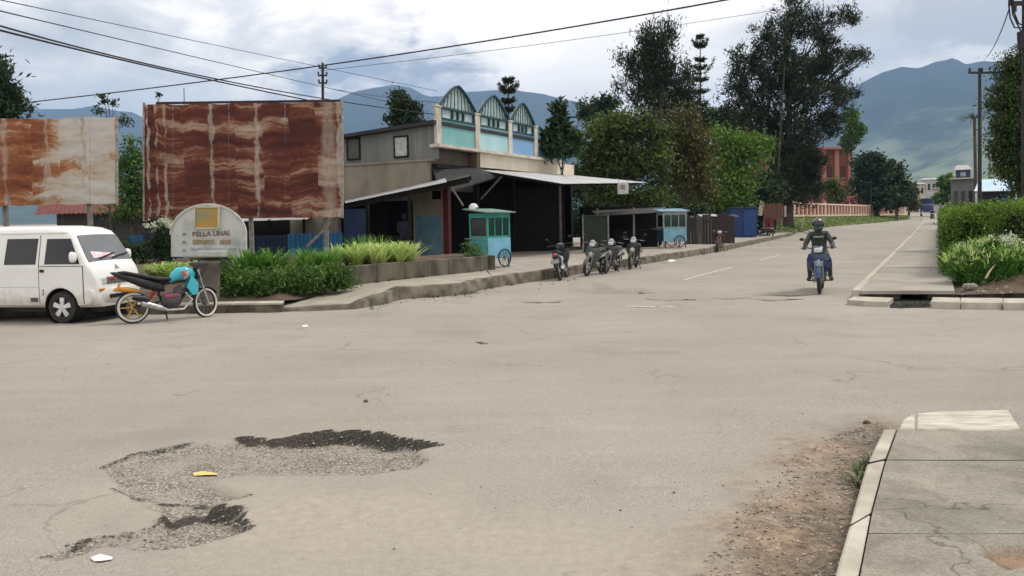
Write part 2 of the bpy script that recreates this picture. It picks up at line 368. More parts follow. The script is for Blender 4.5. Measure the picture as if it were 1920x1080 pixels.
def carve(poly, rims, soft, depth):
    global Z
    pp = poly_px(poly); lo, hi = pp.min(0)-.6, pp.max(0)+.6
    k = np.where((P2 > lo).all(1) & (P2 < hi).all(1))[0]; q = wig[k]
    sdv = np.where(inside(q, pp), 1, -1)*seg_dist(q, pp, True)
    f = sstep(-.01, soft, sdv); dr = np.zeros(len(k)); rr = np.zeros(len(k))
    for pts, wgt in rims:
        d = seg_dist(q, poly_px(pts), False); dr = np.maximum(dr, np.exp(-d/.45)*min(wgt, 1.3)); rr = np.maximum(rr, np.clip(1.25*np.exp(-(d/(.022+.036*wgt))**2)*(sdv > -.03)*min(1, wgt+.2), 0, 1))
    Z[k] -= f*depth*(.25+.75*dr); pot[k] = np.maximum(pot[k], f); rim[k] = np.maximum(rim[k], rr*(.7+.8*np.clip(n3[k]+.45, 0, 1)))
carve(HOLE, RIMS, .06, .095)
for p, r_, wg in HOLE2: carve(p, [(r_, wg)], .12, .05)
DIRT = [(1560, 1120), (1625, 880), (1662, 800), (1640, 792), (1570, 815), (1500, 850), (1440, 900), (1390, 960), (1330, 1040), (1290, 1120)]
pp = poly_px(DIRT); sdv = np.where(inside(P2, pp), 1, -1)*seg_dist(P2, pp, True)
dirt = sstep(-.45, .45, sdv + n2*.35)
pp = poly_px([(200, 1100), (240, 930), (600, 900), (860, 905), (1000, 960), (1200, 1000), (1340, 1100)]); sdv = np.where(inside(P2, pp), 1, -1)*seg_dist(P2, pp, True)
worn = sstep(-.7, .8, sdv+n2*.5)
KO = poly_px([(1566, 1090), (1594, 984), (1624, 875), (1658, 804)]); dk = seg_dist(P2, KO, False); mulch = sstep(.55, .05, dk + n2*.35 + .2*(P2[:, 1] > 4.6)+.15*n3)*(P2[:, 0] < KO[:, 0].max()+.2)
Z += dirt*n3*.018 + dirt*.012
me = bpy.data.meshes.new('road'); nx, ny = len(xs), len(ys); ii = np.arange(nx*ny).reshape(nx, ny)
q = np.stack([ii[:-1, :-1], ii[1:, :-1], ii[1:, 1:], ii[:-1, 1:]], -1).reshape(-1, 4)
me.from_pydata(np.column_stack([P2, Z]).tolist(), [], q.tolist())
for nm, arr in (('pot', pot), ('rim', rim), ('dirt', dirt), ('worn', worn), ('mulch', mulch)):
    a = me.attributes.new(nm, 'FLOAT', 'POINT'); a.data.foreach_set('value', arr.astype(np.float32))
me.polygons.foreach_set('use_smooth', [True]*len(q)); me.update()
road = bpy.data.objects.new('road', me); col.objects.link(road); struct(road)
rm = bpy.data.materials.new('dusty asphalt'); rm.use_nodes = True; nt = rm.node_tree; N = nt.nodes.new; Lk = nt.links.new; bs = nt.nodes['Principled BSDF']
tc = N('ShaderNodeTexCoord')
def rn(scale, det=4, rough=.6, vec=None):
    n = N('ShaderNodeTexNoise'); n.inputs['Scale'].default_value = scale; n.inputs['Detail'].default_value = det; n.inputs['Roughness'].default_value = rough
    Lk(vec or tc.outputs['Object'], n.inputs['Vector']); return n.outputs['Fac']
def rr2(f, a, ca, b, cb_):
    r = N('ShaderNodeValToRGB'); e = r.color_ramp.elements; e[0].position, e[1].position = a, b; e[0].color = (*ca, 1); e[1].color = (*cb_, 1); Lk(f, r.inputs[0]); return r.outputs[0]
def mixc(f, a, b, bt='MIX'):
    m = N('ShaderNodeMix'); m.data_type = 'RGBA'; m.blend_type = bt
    for s_, i in ((f, 0), (a, 6), (b, 7)):
        if isinstance(s_, (int, float)): m.inputs[i].default_value = s_
        elif isinstance(s_, tuple): m.inputs[i].default_value = (*s_, 1)
        else: Lk(s_, m.inputs[i])
    return m.outputs[2]
def attr(n): a = N('ShaderNodeAttribute'); a.attribute_name = n; return a.outputs['Fac']
def ragged(a, nsc, amt, lo, hi):
    m = N('ShaderNodeMath'); m.operation = 'MULTIPLY_ADD'; Lk(rn(nsc, 6, .75), m.inputs[0]); m.inputs[1].default_value = amt; Lk(attr(a), m.inputs[2]); q = N('ShaderNodeMapRange'); Lk(m.outputs[0], q.inputs[0]); q.inputs[1].default_value = lo+amt*.5; q.inputs[2].default_value = hi+amt*.5; return q.outputs[0]
c = rr2(rn(.22, 5), .3, (.28, .258, .224), .7, (.362, .334, .291))
mpx = N('ShaderNodeMapping'); mpx.inputs['Scale'].default_value = (.35, 2.2, 1); mpx.inputs['Rotation'].default_value = (0, 0, R(8)); Lk(tc.outputs['Object'], mpx.inputs[0])
c = mixc(.55, c, rr2(rn(1.2, 6, .65, mpx.outputs[0]), .3, (.90, .895, .89), .7, (1.07, 1.07, 1.07)), 'MULTIPLY')
c = mixc(.8, c, rr2(rn(110, 3, .8), .32, (.46, .455, .45), .66, (1.38, 1.38, 1.38)), 'MULTIPLY')
sp = rn(38, 3, .7); c = mixc(rr2(sp, .66, (0, 0, 0), .74, (.5, .5, .5)), c, (.15, .13, .11))
c = mixc(.7, c, rr2(rn(24, 6, .8), .3, (.78, .775, .77), .7, (1.14, 1.14, 1.14)), 'MULTIPLY')
c = mixc(rr2(rn(.55, 4, .6), .56, (0, 0, 0), .66, (.45, .45, .45)), c, (.22, .2, .175))
c = mixc(attr('worn'), c, rr2(rn(14, 5, .75), .3, (.29, .259, .213), .7, (.385, .345, .287)))
vo = N('ShaderNodeTexVoronoi'); vo.feature = 'DISTANCE_TO_EDGE'; vo.inputs['Scale'].default_value = .42
wv = N('ShaderNodeVectorMath'); wv.operation = 'ADD'; Lk(tc.outputs['Object'], wv.inputs[0])
nn = N('ShaderNodeTexNoise'); nn.inputs['Scale'].default_value = 1.4; nn.inputs['Detail'].default_value = 6; Lk(tc.outputs['Object'], nn.inputs['Vector'])
sc3 = N('ShaderNodeVectorMath'); sc3.operation = 'SCALE'; sc3.inputs['Scale'].default_value = 1.1; Lk(nn.outputs['Color'], sc3.inputs[0]); Lk(sc3.outputs[0], wv.inputs[1]); Lk(wv.outputs[0], vo.inputs['Vector'])
crk = N('ShaderNodeMath'); crk.operation = 'MULTIPLY'; Lk(rr2(vo.outputs['Distance'], .002, (1, 1, 1), .009, (0, 0, 0)), crk.inputs[0]); Lk(rr2(rn(.5, 3), .50, (0, 0, 0), .58, (.5, .5, .5)), crk.inputs[1])
c = mixc(crk.outputs[0], c, (.12, .105, .09))
c = mixc(attr('dirt'), c, rr2(rn(7, 7, .8), .36, (.11, .075, .05), .64, (.37, .28, .205)))
mlf = N('ShaderNodeMath'); mlf.operation = 'MULTIPLY'; Lk(attr('mulch'), mlf.inputs[0]); Lk(rr2(rn(18, 6, .8), .38, (.1, .1, .1), .56, (.95, .95, .95)), mlf.inputs[1]); c = mixc(mlf.outputs[0], c, (.065, .05, .034))
gr = N('ShaderNodeTexVoronoi'); gr.inputs['Scale'].default_value = 62; Lk(tc.outputs['Object'], gr.inputs['Vector'])
gsep = N('ShaderNodeSeparateColor'); Lk(gr.outputs['Color'], gsep.inputs[0])
gcol = mixc(rr2(gr.outputs['Distance'], .35, (0, 0, 0), .75, (1, 1, 1)), rr2(gsep.outputs[0], .1, (.15, .135, .112), .9, (.44, .40, .345)), (.13, .115, .095))
pf = N('ShaderNodeMath'); pf.operation = 'MULTIPLY'; Lk(attr('pot'), pf.inputs[0]); Lk(rr2(rn(3.0, 4), .36, (.3, .3, .3), .58, (1, 1, 1)), pf.inputs[1])
pf2 = N('ShaderNodeMath'); pf2.operation = 'MULTIPLY'; Lk(pf.outputs[0], pf2.inputs[0]); Lk(ragged('pot', 22, .8, .30, .45), pf2.inputs[1])
c = mixc(pf2.outputs[0], c, gcol)
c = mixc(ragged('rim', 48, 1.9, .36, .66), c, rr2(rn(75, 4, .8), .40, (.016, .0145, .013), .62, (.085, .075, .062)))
Lk(c, bs.inputs['Base Color']); bs.inputs['Roughness'].default_value = .92; bs.inputs['Specular IOR Level'].default_value = .25
bp = N('ShaderNodeBump'); bp.inputs['Strength'].default_value = .35; bp.inputs['Distance'].default_value = .012; Lk(rn(60, 4, .75), bp.inputs['Height']); Lk(bp.outputs[0], bs.inputs['Normal'])
me.materials.append(rm)

def stones(name, pts, smin, smax, m):
    t = (1+5**.5)/2; iv = [V(p).normalized() for p in ((-1, t, 0), (1, t, 0), (-1, -t, 0), (1, -t, 0), (0, -1, t), (0, 1, t), (0, -1, -t), (0, 1, -t), (t, 0, -1), (t, 0, 1), (-t, 0, -1), (-t, 0, 1))]
    fi = [(0, 11, 5), (0, 5, 1), (0, 1, 7), (0, 7, 10), (0, 10, 11), (1, 5, 9), (5, 11, 4), (11, 10, 2), (10, 7, 6), (7, 1, 8), (3, 9, 4), (3, 4, 2), (3, 2, 6), (3, 6, 8), (3, 8, 9), (4, 9, 5), (2, 4, 11), (6, 2, 10), (8, 6, 7), (9, 8, 1)]
    mb = MB()
    for p in pts:
        s = smin*(smax/smin)**(rnd.random()**2.2); e = Matrix.Rotation(rnd.random()*6.3, 3, 'Z'); mi = rnd.randrange(len(m))
        mb.add([V(p)+e @ V((q.x*s*rnd.uniform(.7, 1.3), q.y*s*rnd.uniform(.7, 1.2), q.z*s*.6*rnd.uniform(.7, 1.2))) for q in iv], fi, mi)
    o = mb.build(name, m, smooth=False); o['kind'] = 'stuff'; return o
def road_z(x, y):
    i = min(nx-2, max(0, int(np.searchsorted(xs, x))-1)); j = min(ny-2, max(0, int(np.searchsorted(ys, y))-1))
    return float(Z.reshape(nx, ny)[i:i+2, j:j+2].mean())
SM = [mat('stone light', (.42, .39, .34), (.3, .27, .23), scale=30), mat('stone mid', (.24, .215, .18), (.15, .13, .11), scale=30), mat('stone dark', (.1, .088, .075), (.06, .05, .04), scale=30)]
SP = [mat('pothole stone', (.44, .405, .345), (.33, .3, .25), scale=30), mat('pothole stone grey', (.31, .285, .24), (.22, .2, .165), scale=30), SM[1]]
SV = [mat('verge pebble', (.36, .29, .22), (.25, .19, .14), scale=30), mat('verge pebble brown', (.21, .16, .115), (.13, .095, .065), scale=30), SM[0]]
def scatter(poly, n, test=None):
    pp = poly_px(poly); out = []
    while len(out) < n:
        q = nrs.uniform(pp.min(0), pp.max(0), size=(400, 2)); q = q[inside(q, pp)]
        for x, y in q:
            if len(out) < n: out.append((x, y, road_z(x, y)+.003))
    return out
stones('pothole_gravel', scatter(HOLE[5:21], 1000)+scatter(HOLE[:25]+HOLE[44:], 260)+scatter(HOLE[26:41], 650), .003, .014, SP)
stones('verge_gravel', scatter(DIRT, 2300)+[(x, y, road_z(x, y)) for x, y in [G(rnd.gauss(1470, 130), rnd.gauss(930, 80))[:2] for _ in range(350)]], .0022, .013, SV)
stones('road_grit', [(*G(rnd.uniform(-100, 1700), 600+rnd.random()**1.5*500)[:2], .002) for _ in range(260)], .003, .011, SM)
KB = [(680, 584), (757, 562), (825, 559), (880, 554), (905, 545), (1017, 528), (1092, 515), (1210, 497), (1350, 474), (1470, 447)]
kp = []
for a, b in zip(KB[:-1], KB[1:]):
    for _ in range(24):
        t = rnd.random(); kp.append((*G(a[0]+(b[0]-a[0])*t, a[1]+(b[1]-a[1])*t+abs(rnd.gauss(0, 5)))[:2], .004))
stones('kerb_rubble', kp, .01, .06, SM[:2])

# ------------------------------------------------------------------ road markings (thin worn paint)
pm_ = mat('worn white paint', (.52, .495, .445), (.34, .31, .265), scale=9, rough=.9, pos=(.42, .58))
def strip(name, a, b, wd):
    a, b = G(*a), G(*b); d = (b-a).normalized(); s = V((-d.y, d.x, 0))*wd/2
    o = MB().add([a-s+V((0, 0, .006)), b-s+V((0, 0, .006)), b+s+V((0, 0, .006)), a+s+V((0, 0, .006))], [(0, 1, 2, 3)]).build(name, pm_); struct(o)
strip('road_marking', (1283, 525), (1372, 501), .13); strip('road_marking', (1425, 487.5), (1462, 478), .13); strip('road_marking', (1500, 468), (1522, 463), .13)
strip('road_marking', (1176, 575), (1228, 575.5), .16); strip('road_marking', (1240, 575), (1262, 575), .14)

# ------------------------------------------------------------------ pavements
CON = mat('pavement concrete', (.36, .325, .275), (.26, .235, .195), scale=1.6, rough=.92, bump=.3, bscale=50)
CON2 = mat('near pavement concrete', (.29, .268, .225), (.215, .20, .165), scale=1.3, rough=.9, bump=.35, bscale=60, detail=8)
KRB = mat('weathered kerb', (.19, .165, .125), (.055, .047, .035), scale=3.2, rough=.95, bump=.4, bscale=30, detail=7)
KWH = mat('pale kerb stone', (.49, .455, .385), (.33, .30, .245), scale=4, rough=.9, bump=.25, bscale=50)
SOIL = mat('brown soil', (.12, .085, .055), (.06, .042, .028), scale=3, rough=1, bump=.7, bscale=18, detail=8)
KL = [(525, 585, .07), (600, 583, .085), (670, 580, .11), (712, 572, .2), (757, 561, .27), (825, 557, .28), (880, 551, .28), (905, 543, .28), (1017, 526, .28), (1092, 513, .27), (1210, 495, .26), (1350, 472, .24), (1490, 441, .2)]
top, bot, inn = [], [], []
INP = {0: (563, 556, .10), 1: (575, 550, .14), 2: (612, 542, .2), 3: (655, 534, .27)}
for i, (x, y, h) in enumerate(KL):
    p = G(x, y); bot.append(p-V((0, 0, .1))); t = p-N1*.05; t.z = h; top.append(t)
    if i in INP: inn.append(G(*INP[i]))
    else:
        if i < 8: q = G(*{4: (735, 526), 5: (800, 519), 6: (860, 513), 7: (917, 506)}[i], .28)
        else: q = t-N1*2.2
        q.z = .28; inn.append(q)
fine_t, fine_b, fine_i = [], [], []
for i in range(len(KL)-1):
    n = max(2, int((top[i+1]-top[i]).length/.35))
    for k in range(n):
        t = k/n; jit = N1*rnd.gauss(0, .018)+V((0, 0, rnd.gauss(0, .012)))
        fine_t.append(top[i].lerp(top[i+1], t)+jit); fine_b.append(bot[i].lerp(bot[i+1], t)+jit*.8); fine_i.append(inn[i].lerp(inn[i+1], t))
fine_t.append(top[-1]); fine_b.append(bot[-1]); fine_i.append(inn[-1])
n = len(fine_t); mb = MB(); kt = [p-N1*.16 for p in fine_t]
mb.add(fine_b+[p+V((0, 0, -.02)) for p in fine_t]+[p-N1*.02 for p in fine_t]+kt, [(r_*n+i, r_*n+i+1, (r_+1)*n+i+1, (r_+1)*n+i) for i in range(n-1) for r_ in range(3)])
struct(mb.build('kerb', KRB, ang=60))
mb = MB(); mb.add(kt+fine_i, [(i, i+1, n+i+1, n+i) for i in range(n-1)]); struct(mb.build('pavement', CON))
mb = MB(); fa = [p+V((0, 0, -.004))+N1*.1 for p in inn[7:]]; fb_ = [p-N1*12-D1*(0 if k else 2) for k, p in enumerate(fa)]; k = len(fa); mb.add(fa+fb_, [(i, i+1, k+i+1, k+i) for i in range(k-1)]); struct(mb.build('pavement', CON))
# white-topped kerb running behind the van
KW = [(-500, 15.9), (180, 15.9), (300, 15.75), (425, 15.7), (523, 15.65)]
a = [V((AX(x, y), y, 0)) for x, y in KW]; mb = MB()
for p, q in zip(a[:-1], a[1:]):
    mb.prism([p+V((0, .015, -.1)), p+V((0, .015, .15)), p+V((0, .20, .15)), p+V((0, .2, -.1))], q-p-V((.004, 0, 0)))
struct(mb.build('kerb', KRB))
mb = MB()
for p, q in zip(a[:-1], a[1:]): mb.prism([p+V((0, 0, .151)), p+V((0, 0, .2)), p+V((0, .24, .21)), p+V((0, .24, .151))], q-p-V((.012, 0, 0)))
struct(mb.build('kerb', KWH, bevel=.015))
# soil bed behind it
def soil(u, v):
    px = -600+1260*u; y0 = 15.88 if px < 520 else 15.88+(px-520)/135*2.9; y = y0+(29-y0)*v
    z = .16+.45*min(1, v*3.2)+.05*nz((px*.02, y, 1))
    return V((AX(px, y), y, z))
struct(MB().grid(soil, 90, 24).build('soil_bed', SOIL))
# bed behind the low wall
WL = [(596, 541), (650, 535), (760, 523), (880, 511), (917, 506)]
wp = [G(x, y, .28) for x, y in WL]
WALL = mat('old mossy concrete wall', (.155, .135, .105), (.06, .055, .038), scale=2.5, rough=.95, bump=.6, bscale=22, detail=8, stretch=(1, 1, .45))
lw = MB(); k = 0
for p, q in zip(wp[:-1], wp[1:]):
    d = (q-p); L = d.length; nseg = max(1, int(L/.8))
    for i in range(nseg):
        a_, b_ = p+d*(i/nseg), p+d*((i+1)/nseg)-d.normalized()*.012; s = V((-d.y, d.x, 0)).normalized()*.18; j = rnd.gauss(0, .012)
        lw.prism([a_-V((0, 0, .3)), a_+V((0, 0, .43+j)), a_+s+V((0, 0, .43+j)), a_+s-V((0, 0, .3))], b_-a_)
a_ = wp[-1]; lw.prism([a_-V((0, 0, .08)), a_+V((0, 0, .42)), a_+V((.19, .02, .42)), a_+V((.19, .02, -.08))], V((-.9, 2.3, 0)))
tag(lw.build('planter_wall', WALL, bevel=.02), 'low mossy concrete planter wall along the left pavement', 'wall')
def bed(u, v):
    i = min(3, int(u*4)); p = wp[i].lerp(wp[i+1], u*4-i); p = p+V((-.35, 5.5, 0))*v+V((0, .1, 0)); p.z = .64+.05*nz((p.x, p.y, 2))-.03*v; return p
struct(MB().grid(bed, 30, 10).build('soil_bed', SOIL))

# right pavement along the side road
z0 = .2; pl = [G(1597, 545, z0)]; dr_ = G(1735, 415, z0)-pl[0]
pR = G(1790, 545, z0); nlen = dr_.length; dd = dr_/nlen
cuts = [0, 1.25, 2.75, 3.4, 7.2, 14, 26, 48, nlen]
RPV = mat('far pavement concrete', (.345, .32, .275), (.26, .24, .205), scale=1.1, rough=.92, bump=.25, bscale=50, detail=8)
mb = MB(); wdir = (pR-pl[0])
for a, b in zip(cuts[:-1], cuts[1:]):
    w_ = wdir if a < 3 else wdir*1.05
    def zf(p): return p+V((0, 0, gz(p.y)-.0))
    a0, b0 = pl[0]+dd*a, pl[0]+dd*(b-.03)
    j = rnd.gauss(0, .005)
    mb.prism([zf(a0)+V((0, 0, j)), zf(b0)+V((0, 0, j)), zf(b0)+w_+V((0, 0, j)), zf(a0)+w_+V((0, 0, j))], (0, 0, -.075))
o = mb.build('pavement', RPV, bevel=.008); struct(o)
mb = MB()
for a, b in zip(cuts[:-1], cuts[1:]):
    a0, b0 = pl[0]+dd*a, pl[0]+dd*b; s = V((-dd.y, dd.x, 0))
    mb.prism([a0-V((0, 0, .3-gz(a0.y))), a0+V((0, 0, .012+gz(a0.y))), a0-s*.13+V((0, 0, .012+gz(a0.y))), a0-s*.13-V((0, 0, .3-gz(a0.y)))], b0-a0-dd*.015+V((0, 0, gz(b0.y)-gz(a0.y))))
struct(mb.build('kerb', KWH, bevel=.012))
# supporting walls under the pavement front and the drain mouth between them
y0 = pl[0].y; mb = MB()
p1 = V((AX(1688, y0+.06), y0+.06, 0)); mb.prism([pl[0]-V((-.02, -.06, z0)), p1, p1+V((0, 1.38, 0)), pl[0]+dd*1.5+V((.05, 0, -z0))], (0, 0, .122))
for xa, xb in ((1738, 2300),):
    p, q = V((AX(xa, y0+.06), y0+.06, 0)), V((AX(xb, y0+.06), y0+.06, 0))
    mb.box(((p.x+q.x)/2, y0+.75, .0), (q.x-p.x, 1.38, .245))
struct(mb.build('drain_wall', KRB))
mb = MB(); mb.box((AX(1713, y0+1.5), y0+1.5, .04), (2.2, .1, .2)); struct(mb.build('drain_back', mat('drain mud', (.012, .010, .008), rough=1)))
mb = MB()
for pts, h in (([(1588, 562), (1640, 565), (1664, 565.5), (1675, 558), (1600, 555.5)], .1), ([(1746, 565), (1800, 566.5), (1800, 558), (1748, 557)], .13), ([(1801, 566.5), (1880, 567), (1880, 558.5), (1801, 558)], .125), ([(1881, 567), (2100, 569), (2100, 560), (1881, 559)], .135)):
    a = [G(x, y, h) for x, y in pts]; mb.prism(a, (0, 0, -h-.05))
struct(mb.build('kerb_slab', KWH, bevel=.015))
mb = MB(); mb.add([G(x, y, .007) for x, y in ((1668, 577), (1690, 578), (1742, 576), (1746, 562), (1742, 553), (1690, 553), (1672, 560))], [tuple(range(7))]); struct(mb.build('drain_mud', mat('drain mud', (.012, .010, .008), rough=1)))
# near pavement, bottom right
zn = .12
ko = [(1520, 1230), (1566, 1080), (1594, 984), (1624, 875), (1658, 804)]; ki = [(1572, 1230), (1610, 1080), (1633, 960), (1658, 867), (1681, 804)]
def lerp_px(l, t): i = min(len(l)-2, int(t*(len(l)-1))); f = t*(len(l)-1)-i; return (l[i][0]+(l[i+1][0]-l[i][0])*f, l[i][1]+(l[i+1][1]-l[i][1])*f)
mb = MB()
for t0, t1 in ((0, .24), (.245, .49), (.495, .765), (.775, .995)):
    mb.loft([[G(*lerp_px(ko, t), zn+.012), G(*lerp_px(ki, t), zn+.012), G(*lerp_px(ki, t), -.05), G(*lerp_px(ko, t), -.05)] for t in np.linspace(t0, t1, 5)])
struct(mb.build('kerb', KWH, bevel=.012))
mb = MB(); a = [G(x, y, zn+.02) for x, y in ((1684, 803), (1692, 786), (1699, 780), (1706, 776.5), (1716, 774), (1716, 803))]; mb.prism(a, (0, 0, -.2))
a = [G(x, y, zn+.02) for x, y in ((1718, 803), (1718, 774), (1764, 770.5), (1892, 767.5), (1899, 779), (1915, 803))]; mb.prism(a, (0, 0, -.2))
struct(mb.build('kerb_slab', mat('whitewashed slab', (.57, .54, .46), (.37, .34, .28), scale=5, rough=.9, bump=.3, bscale=40, stretch=(1, 3, 1)), bevel=.02))
bays = [804.5, 863, 1001, 1300]; mb = MB()
def npv(ya, yb):
    def f(u, v):
        y = ya+(yb-ya)*v; xl = np.interp(-y, [-1230, -1080, -960, -867, -804], [1572, 1610, 1633, 1658, 1681])+3
        p = G(xl+(2600-xl)*u, y+(.8*math.sin(u*9) if yb < 1100 else 0), zn); h = poly_hole(p)
        p.z -= h*.05; return p
    return f
HP = poly_px([(1832, 1036), (1845, 1026), (1870, 1022), (1960, 1024), (2000, 1060), (1920, 1062), (1885, 1066), (1860, 1052)], zn)
def poly_hole(p):
    q = np.array([[p.x, p.y]])+.02*nz((p.x*7, p.y*7, 0)); s = (1 if inside(q, HP)[0] else -1)*seg_dist(q, HP, True)[0]; return float(sstep(-.01, .05, s))
for a, b in zip(bays[:-1], bays[1:]): mb.grid(npv(a, b-1.3), 150, 40 if b < 1100 else 70)
o = mb.build('pavement', CON2); struct(o)
nv = len(o.data.vertices); a = o.data.attributes.new('pot', 'FLOAT', 'POINT'); a.data.foreach_set('value', [min(1, max(0, (zn-v.co.z)/.05)) for v in o.data.vertices])
m = CON2.copy(); m.name = 'near pavement broken concrete'; o.data.materials[0] = m; nt2 = m.node_tree; b2 = nt2.nodes['Principled BSDF']; src = b2.inputs['Base Color'].links[0].from_socket
mxn = nt2.nodes.new('ShaderNodeMix'); mxn.data_type = 'RGBA'; at = nt2.nodes.new('ShaderNodeAttribute'); at.attribute_name = 'pot'; nt2.links.new(at.outputs['Fac'], mxn.inputs[0]); nt2.links.new(src, mxn.inputs[6]); mxn.inputs[7].default_value = (.26, .18, .12, 1)
st = nt2.nodes.new('ShaderNodeTexNoise'); st.inputs['Scale'].default_value = 2.2; st.inputs['Detail'].default_value = 9; st.inputs['Roughness'].default_value = .7; st.inputs['Distortion'].default_value = .8
tcn = nt2.nodes.new('ShaderNodeTexCoord'); nt2.links.new(tcn.outputs['Object'], st.inputs['Vector'])
str_ = nt2.nodes.new('ShaderNodeValToRGB'); e = str_.color_ramp.elements; e[0].position = .33; e[0].color = (.62, .6, .56, 1); e[1].position = .55; e[1].color = (1.04, 1.04, 1.02, 1); nt2.links.new(st.outputs['Fac'], str_.inputs[0])
mul = nt2.nodes.new('ShaderNodeMix'); mul.data_type = 'RGBA'; mul.blend_type = 'MULTIPLY'; mul.inputs[0].default_value = .8; nt2.links.new(mxn.outputs[2], mul.inputs[6]); nt2.links.new(str_.outputs[0], mul.inputs[7]); vc = nt2.nodes.new('ShaderNodeTexVoronoi'); vc.feature = 'DISTANCE_TO_EDGE'; vc.inputs['Scale'].default_value = .8; va = nt2.nodes.new('ShaderNodeVectorMath'); va.operation = 'ADD'; nt2.links.new(tcn.outputs['Object'], va.inputs[0])
vn = nt2.nodes.new('ShaderNodeTexNoise'); vn.inputs['Scale'].default_value = 2.5; vn.inputs['Detail'].default_value = 7; nt2.links.new(tcn.outputs['Object'], vn.inputs['Vector']); nt2.links.new(vn.outputs['Color'], va.inputs[1]); nt2.links.new(va.outputs[0], vc.inputs['Vector'])
vr = nt2.nodes.new('ShaderNodeValToRGB'); e = vr.color_ramp.elements; e[0].position = .002; e[0].color = (.35, .33, .3, 1); e[1].position = .012; e[1].color = (1, 1, 1, 1); nt2.links.new(vc.outputs['Distance'], vr.inputs[0])
m3 = nt2.nodes.new('ShaderNodeMix'); m3.data_type = 'RGBA'; m3.blend_type = 'MULTIPLY'; m3.inputs[0].default_value = .75; nt2.links.new(mul.outputs[2], m3.inputs[6]); nt2.links.new(vr.outputs[0], m3.inputs[7])
gk = nt2.nodes.new('ShaderNodeTexNoise'); gk.inputs['Scale'].default_value = 70; gk.inputs['Detail'].default_value = 3; nt2.links.new(tcn.outputs['Object'], gk.inputs['Vector']); gr3 = nt2.nodes.new('ShaderNodeValToRGB'); e = gr3.color_ramp.elements; e[0].position = .3; e[0].color = (.72, .72, .72, 1); e[1].position = .7; e[1].color = (1.2, 1.2, 1.2, 1); nt2.links.new(gk.outputs['Fac'], gr3.inputs[0])
m4 = nt2.nodes.new('ShaderNodeMix'); m4.data_type = 'RGBA'; m4.blend_type = 'MULTIPLY'; m4.inputs[0].default_value = .9; nt2.links.new(m3.outputs[2], m4.inputs[6]); nt2.links.new(gr3.outputs[0], m4.inputs[7]); nt2.links.new(m4.outputs[2], b2.inputs['Base Color'])
mb = MB(); mb.grid(lambda u, v: G(float(np.interp(-(806+480*v), [-1230, -1080, -960, -867, -804], [1560, 1598, 1622, 1648, 1672]))*(1-u)+2650*u, 806+480*v, zn-.055), 4, 12); struct(mb.build('pavement_bed', mat('joint dirt', (.11, .1, .075), rough=1)))

# ------------------------------------------------------------------ hills
def hills(name, prof, D, W, m, amp, seed, xr):
    px0, px1 = prof[0][0], prof[-1][0]; nu, nv = 220, 60; pxs = [p[0] for p in prof]; pys = [p[1] for p in prof]
    def f(u, v):
        px = px0+(px1-px0)*u; py = float(np.interp(px, pxs, pys)); rd = A(px, py, D); t = min(1, v/.72)
        if v <= .72:
            y = D-W*(1-t); z = 3+(rd.z-3)*(t**1.55)
        else: y = D+W*.8*(v-.72)/.28; z = rd.z*(1-((v-.72)/.28)**1.3*.95)
        x = rd.x*(.75+.25*y/D)
        k = 1-abs(t-.55)*1.1 if v <= .72 else .5
        r_ = noise.ridged_multi_fractal(V((x*.0011+seed, y*.0013, seed)), 1.0, 2.1, 5, 1.0, 2.0)-1.0
        return V((x, y, z + r_*amp*max(k, 0.12)*min(1, t*1.8)))
    o = MB().grid(f, nu, nv).build(name, m); return struct(o)
def hillmat(name, lo, hi, pale):
    m = bpy.data.materials.new(name); m.use_nodes = True; nt = m.node_tree; b = nt.nodes['Principled BSDF']; b.inputs['Roughness'].default_value = 1; b.inputs['Specular IOR Level'].default_value = 0
    tc = nt.nodes.new('ShaderNodeTexCoord'); n = nt.nodes.new('ShaderNodeTexNoise'); n.inputs['Scale'].default_value = .0052; n.inputs['Detail'].default_value = 9; n.inputs['Roughness'].default_value = .65
    mp = nt.nodes.new('ShaderNodeMapping'); mp.inputs['Scale'].default_value = (1, .6, 2.2); nt.links.new(tc.outputs['Object'], mp.inputs[0]); nt.links.new(mp.outputs[0], n.inputs['Vector'])
    sp = nt.nodes.new('ShaderNodeSeparateXYZ'); nt.links.new(tc.outputs['Object'], sp.inputs[0])
    mr = nt.nodes.new('ShaderNodeMapRange'); nt.links.new(sp.outputs[2], mr.inputs[0]); mr.inputs[1].default_value = lo; mr.inputs[2].default_value = hi; mr.inputs[3].default_value = .17; mr.inputs[4].default_value = -.22
    ad = nt.nodes.new('ShaderNodeMath'); nt.links.new(mr.outputs[0], ad.inputs[0]); nt.links.new(n.outputs['Fac'], ad.inputs[1])
    r = nt.nodes.new('ShaderNodeValToRGB'); e = r.color_ramp.elements; e[0].position = .38; e[0].color = (.018, .03, .022, 1); e[1].position = .74; e[1].color = (*pale, 1); x = e.new(.54); x.color = (.05, .075, .045, 1)
    nt.links.new(ad.outputs[0], r.inputs[0]); nt.links.new(r.outputs[0], b.inputs['Base Color']); return m
hills('hills', [(1100, 345), (1300, 330), (1400, 300), (1500, 255), (1550, 215), (1590, 165), (1620, 142), (1655, 126), (1690, 119), (1720, 124), (1760, 117), (1785, 114), (1808, 123), (1840, 110), (1880, 105), (1920, 108), (2050, 125), (2300, 160), (2700, 260)], 5000, 3600, hillmat('right hill slopes', 200, 760, (.20, .235, .14)), 85, 3.1, 0)
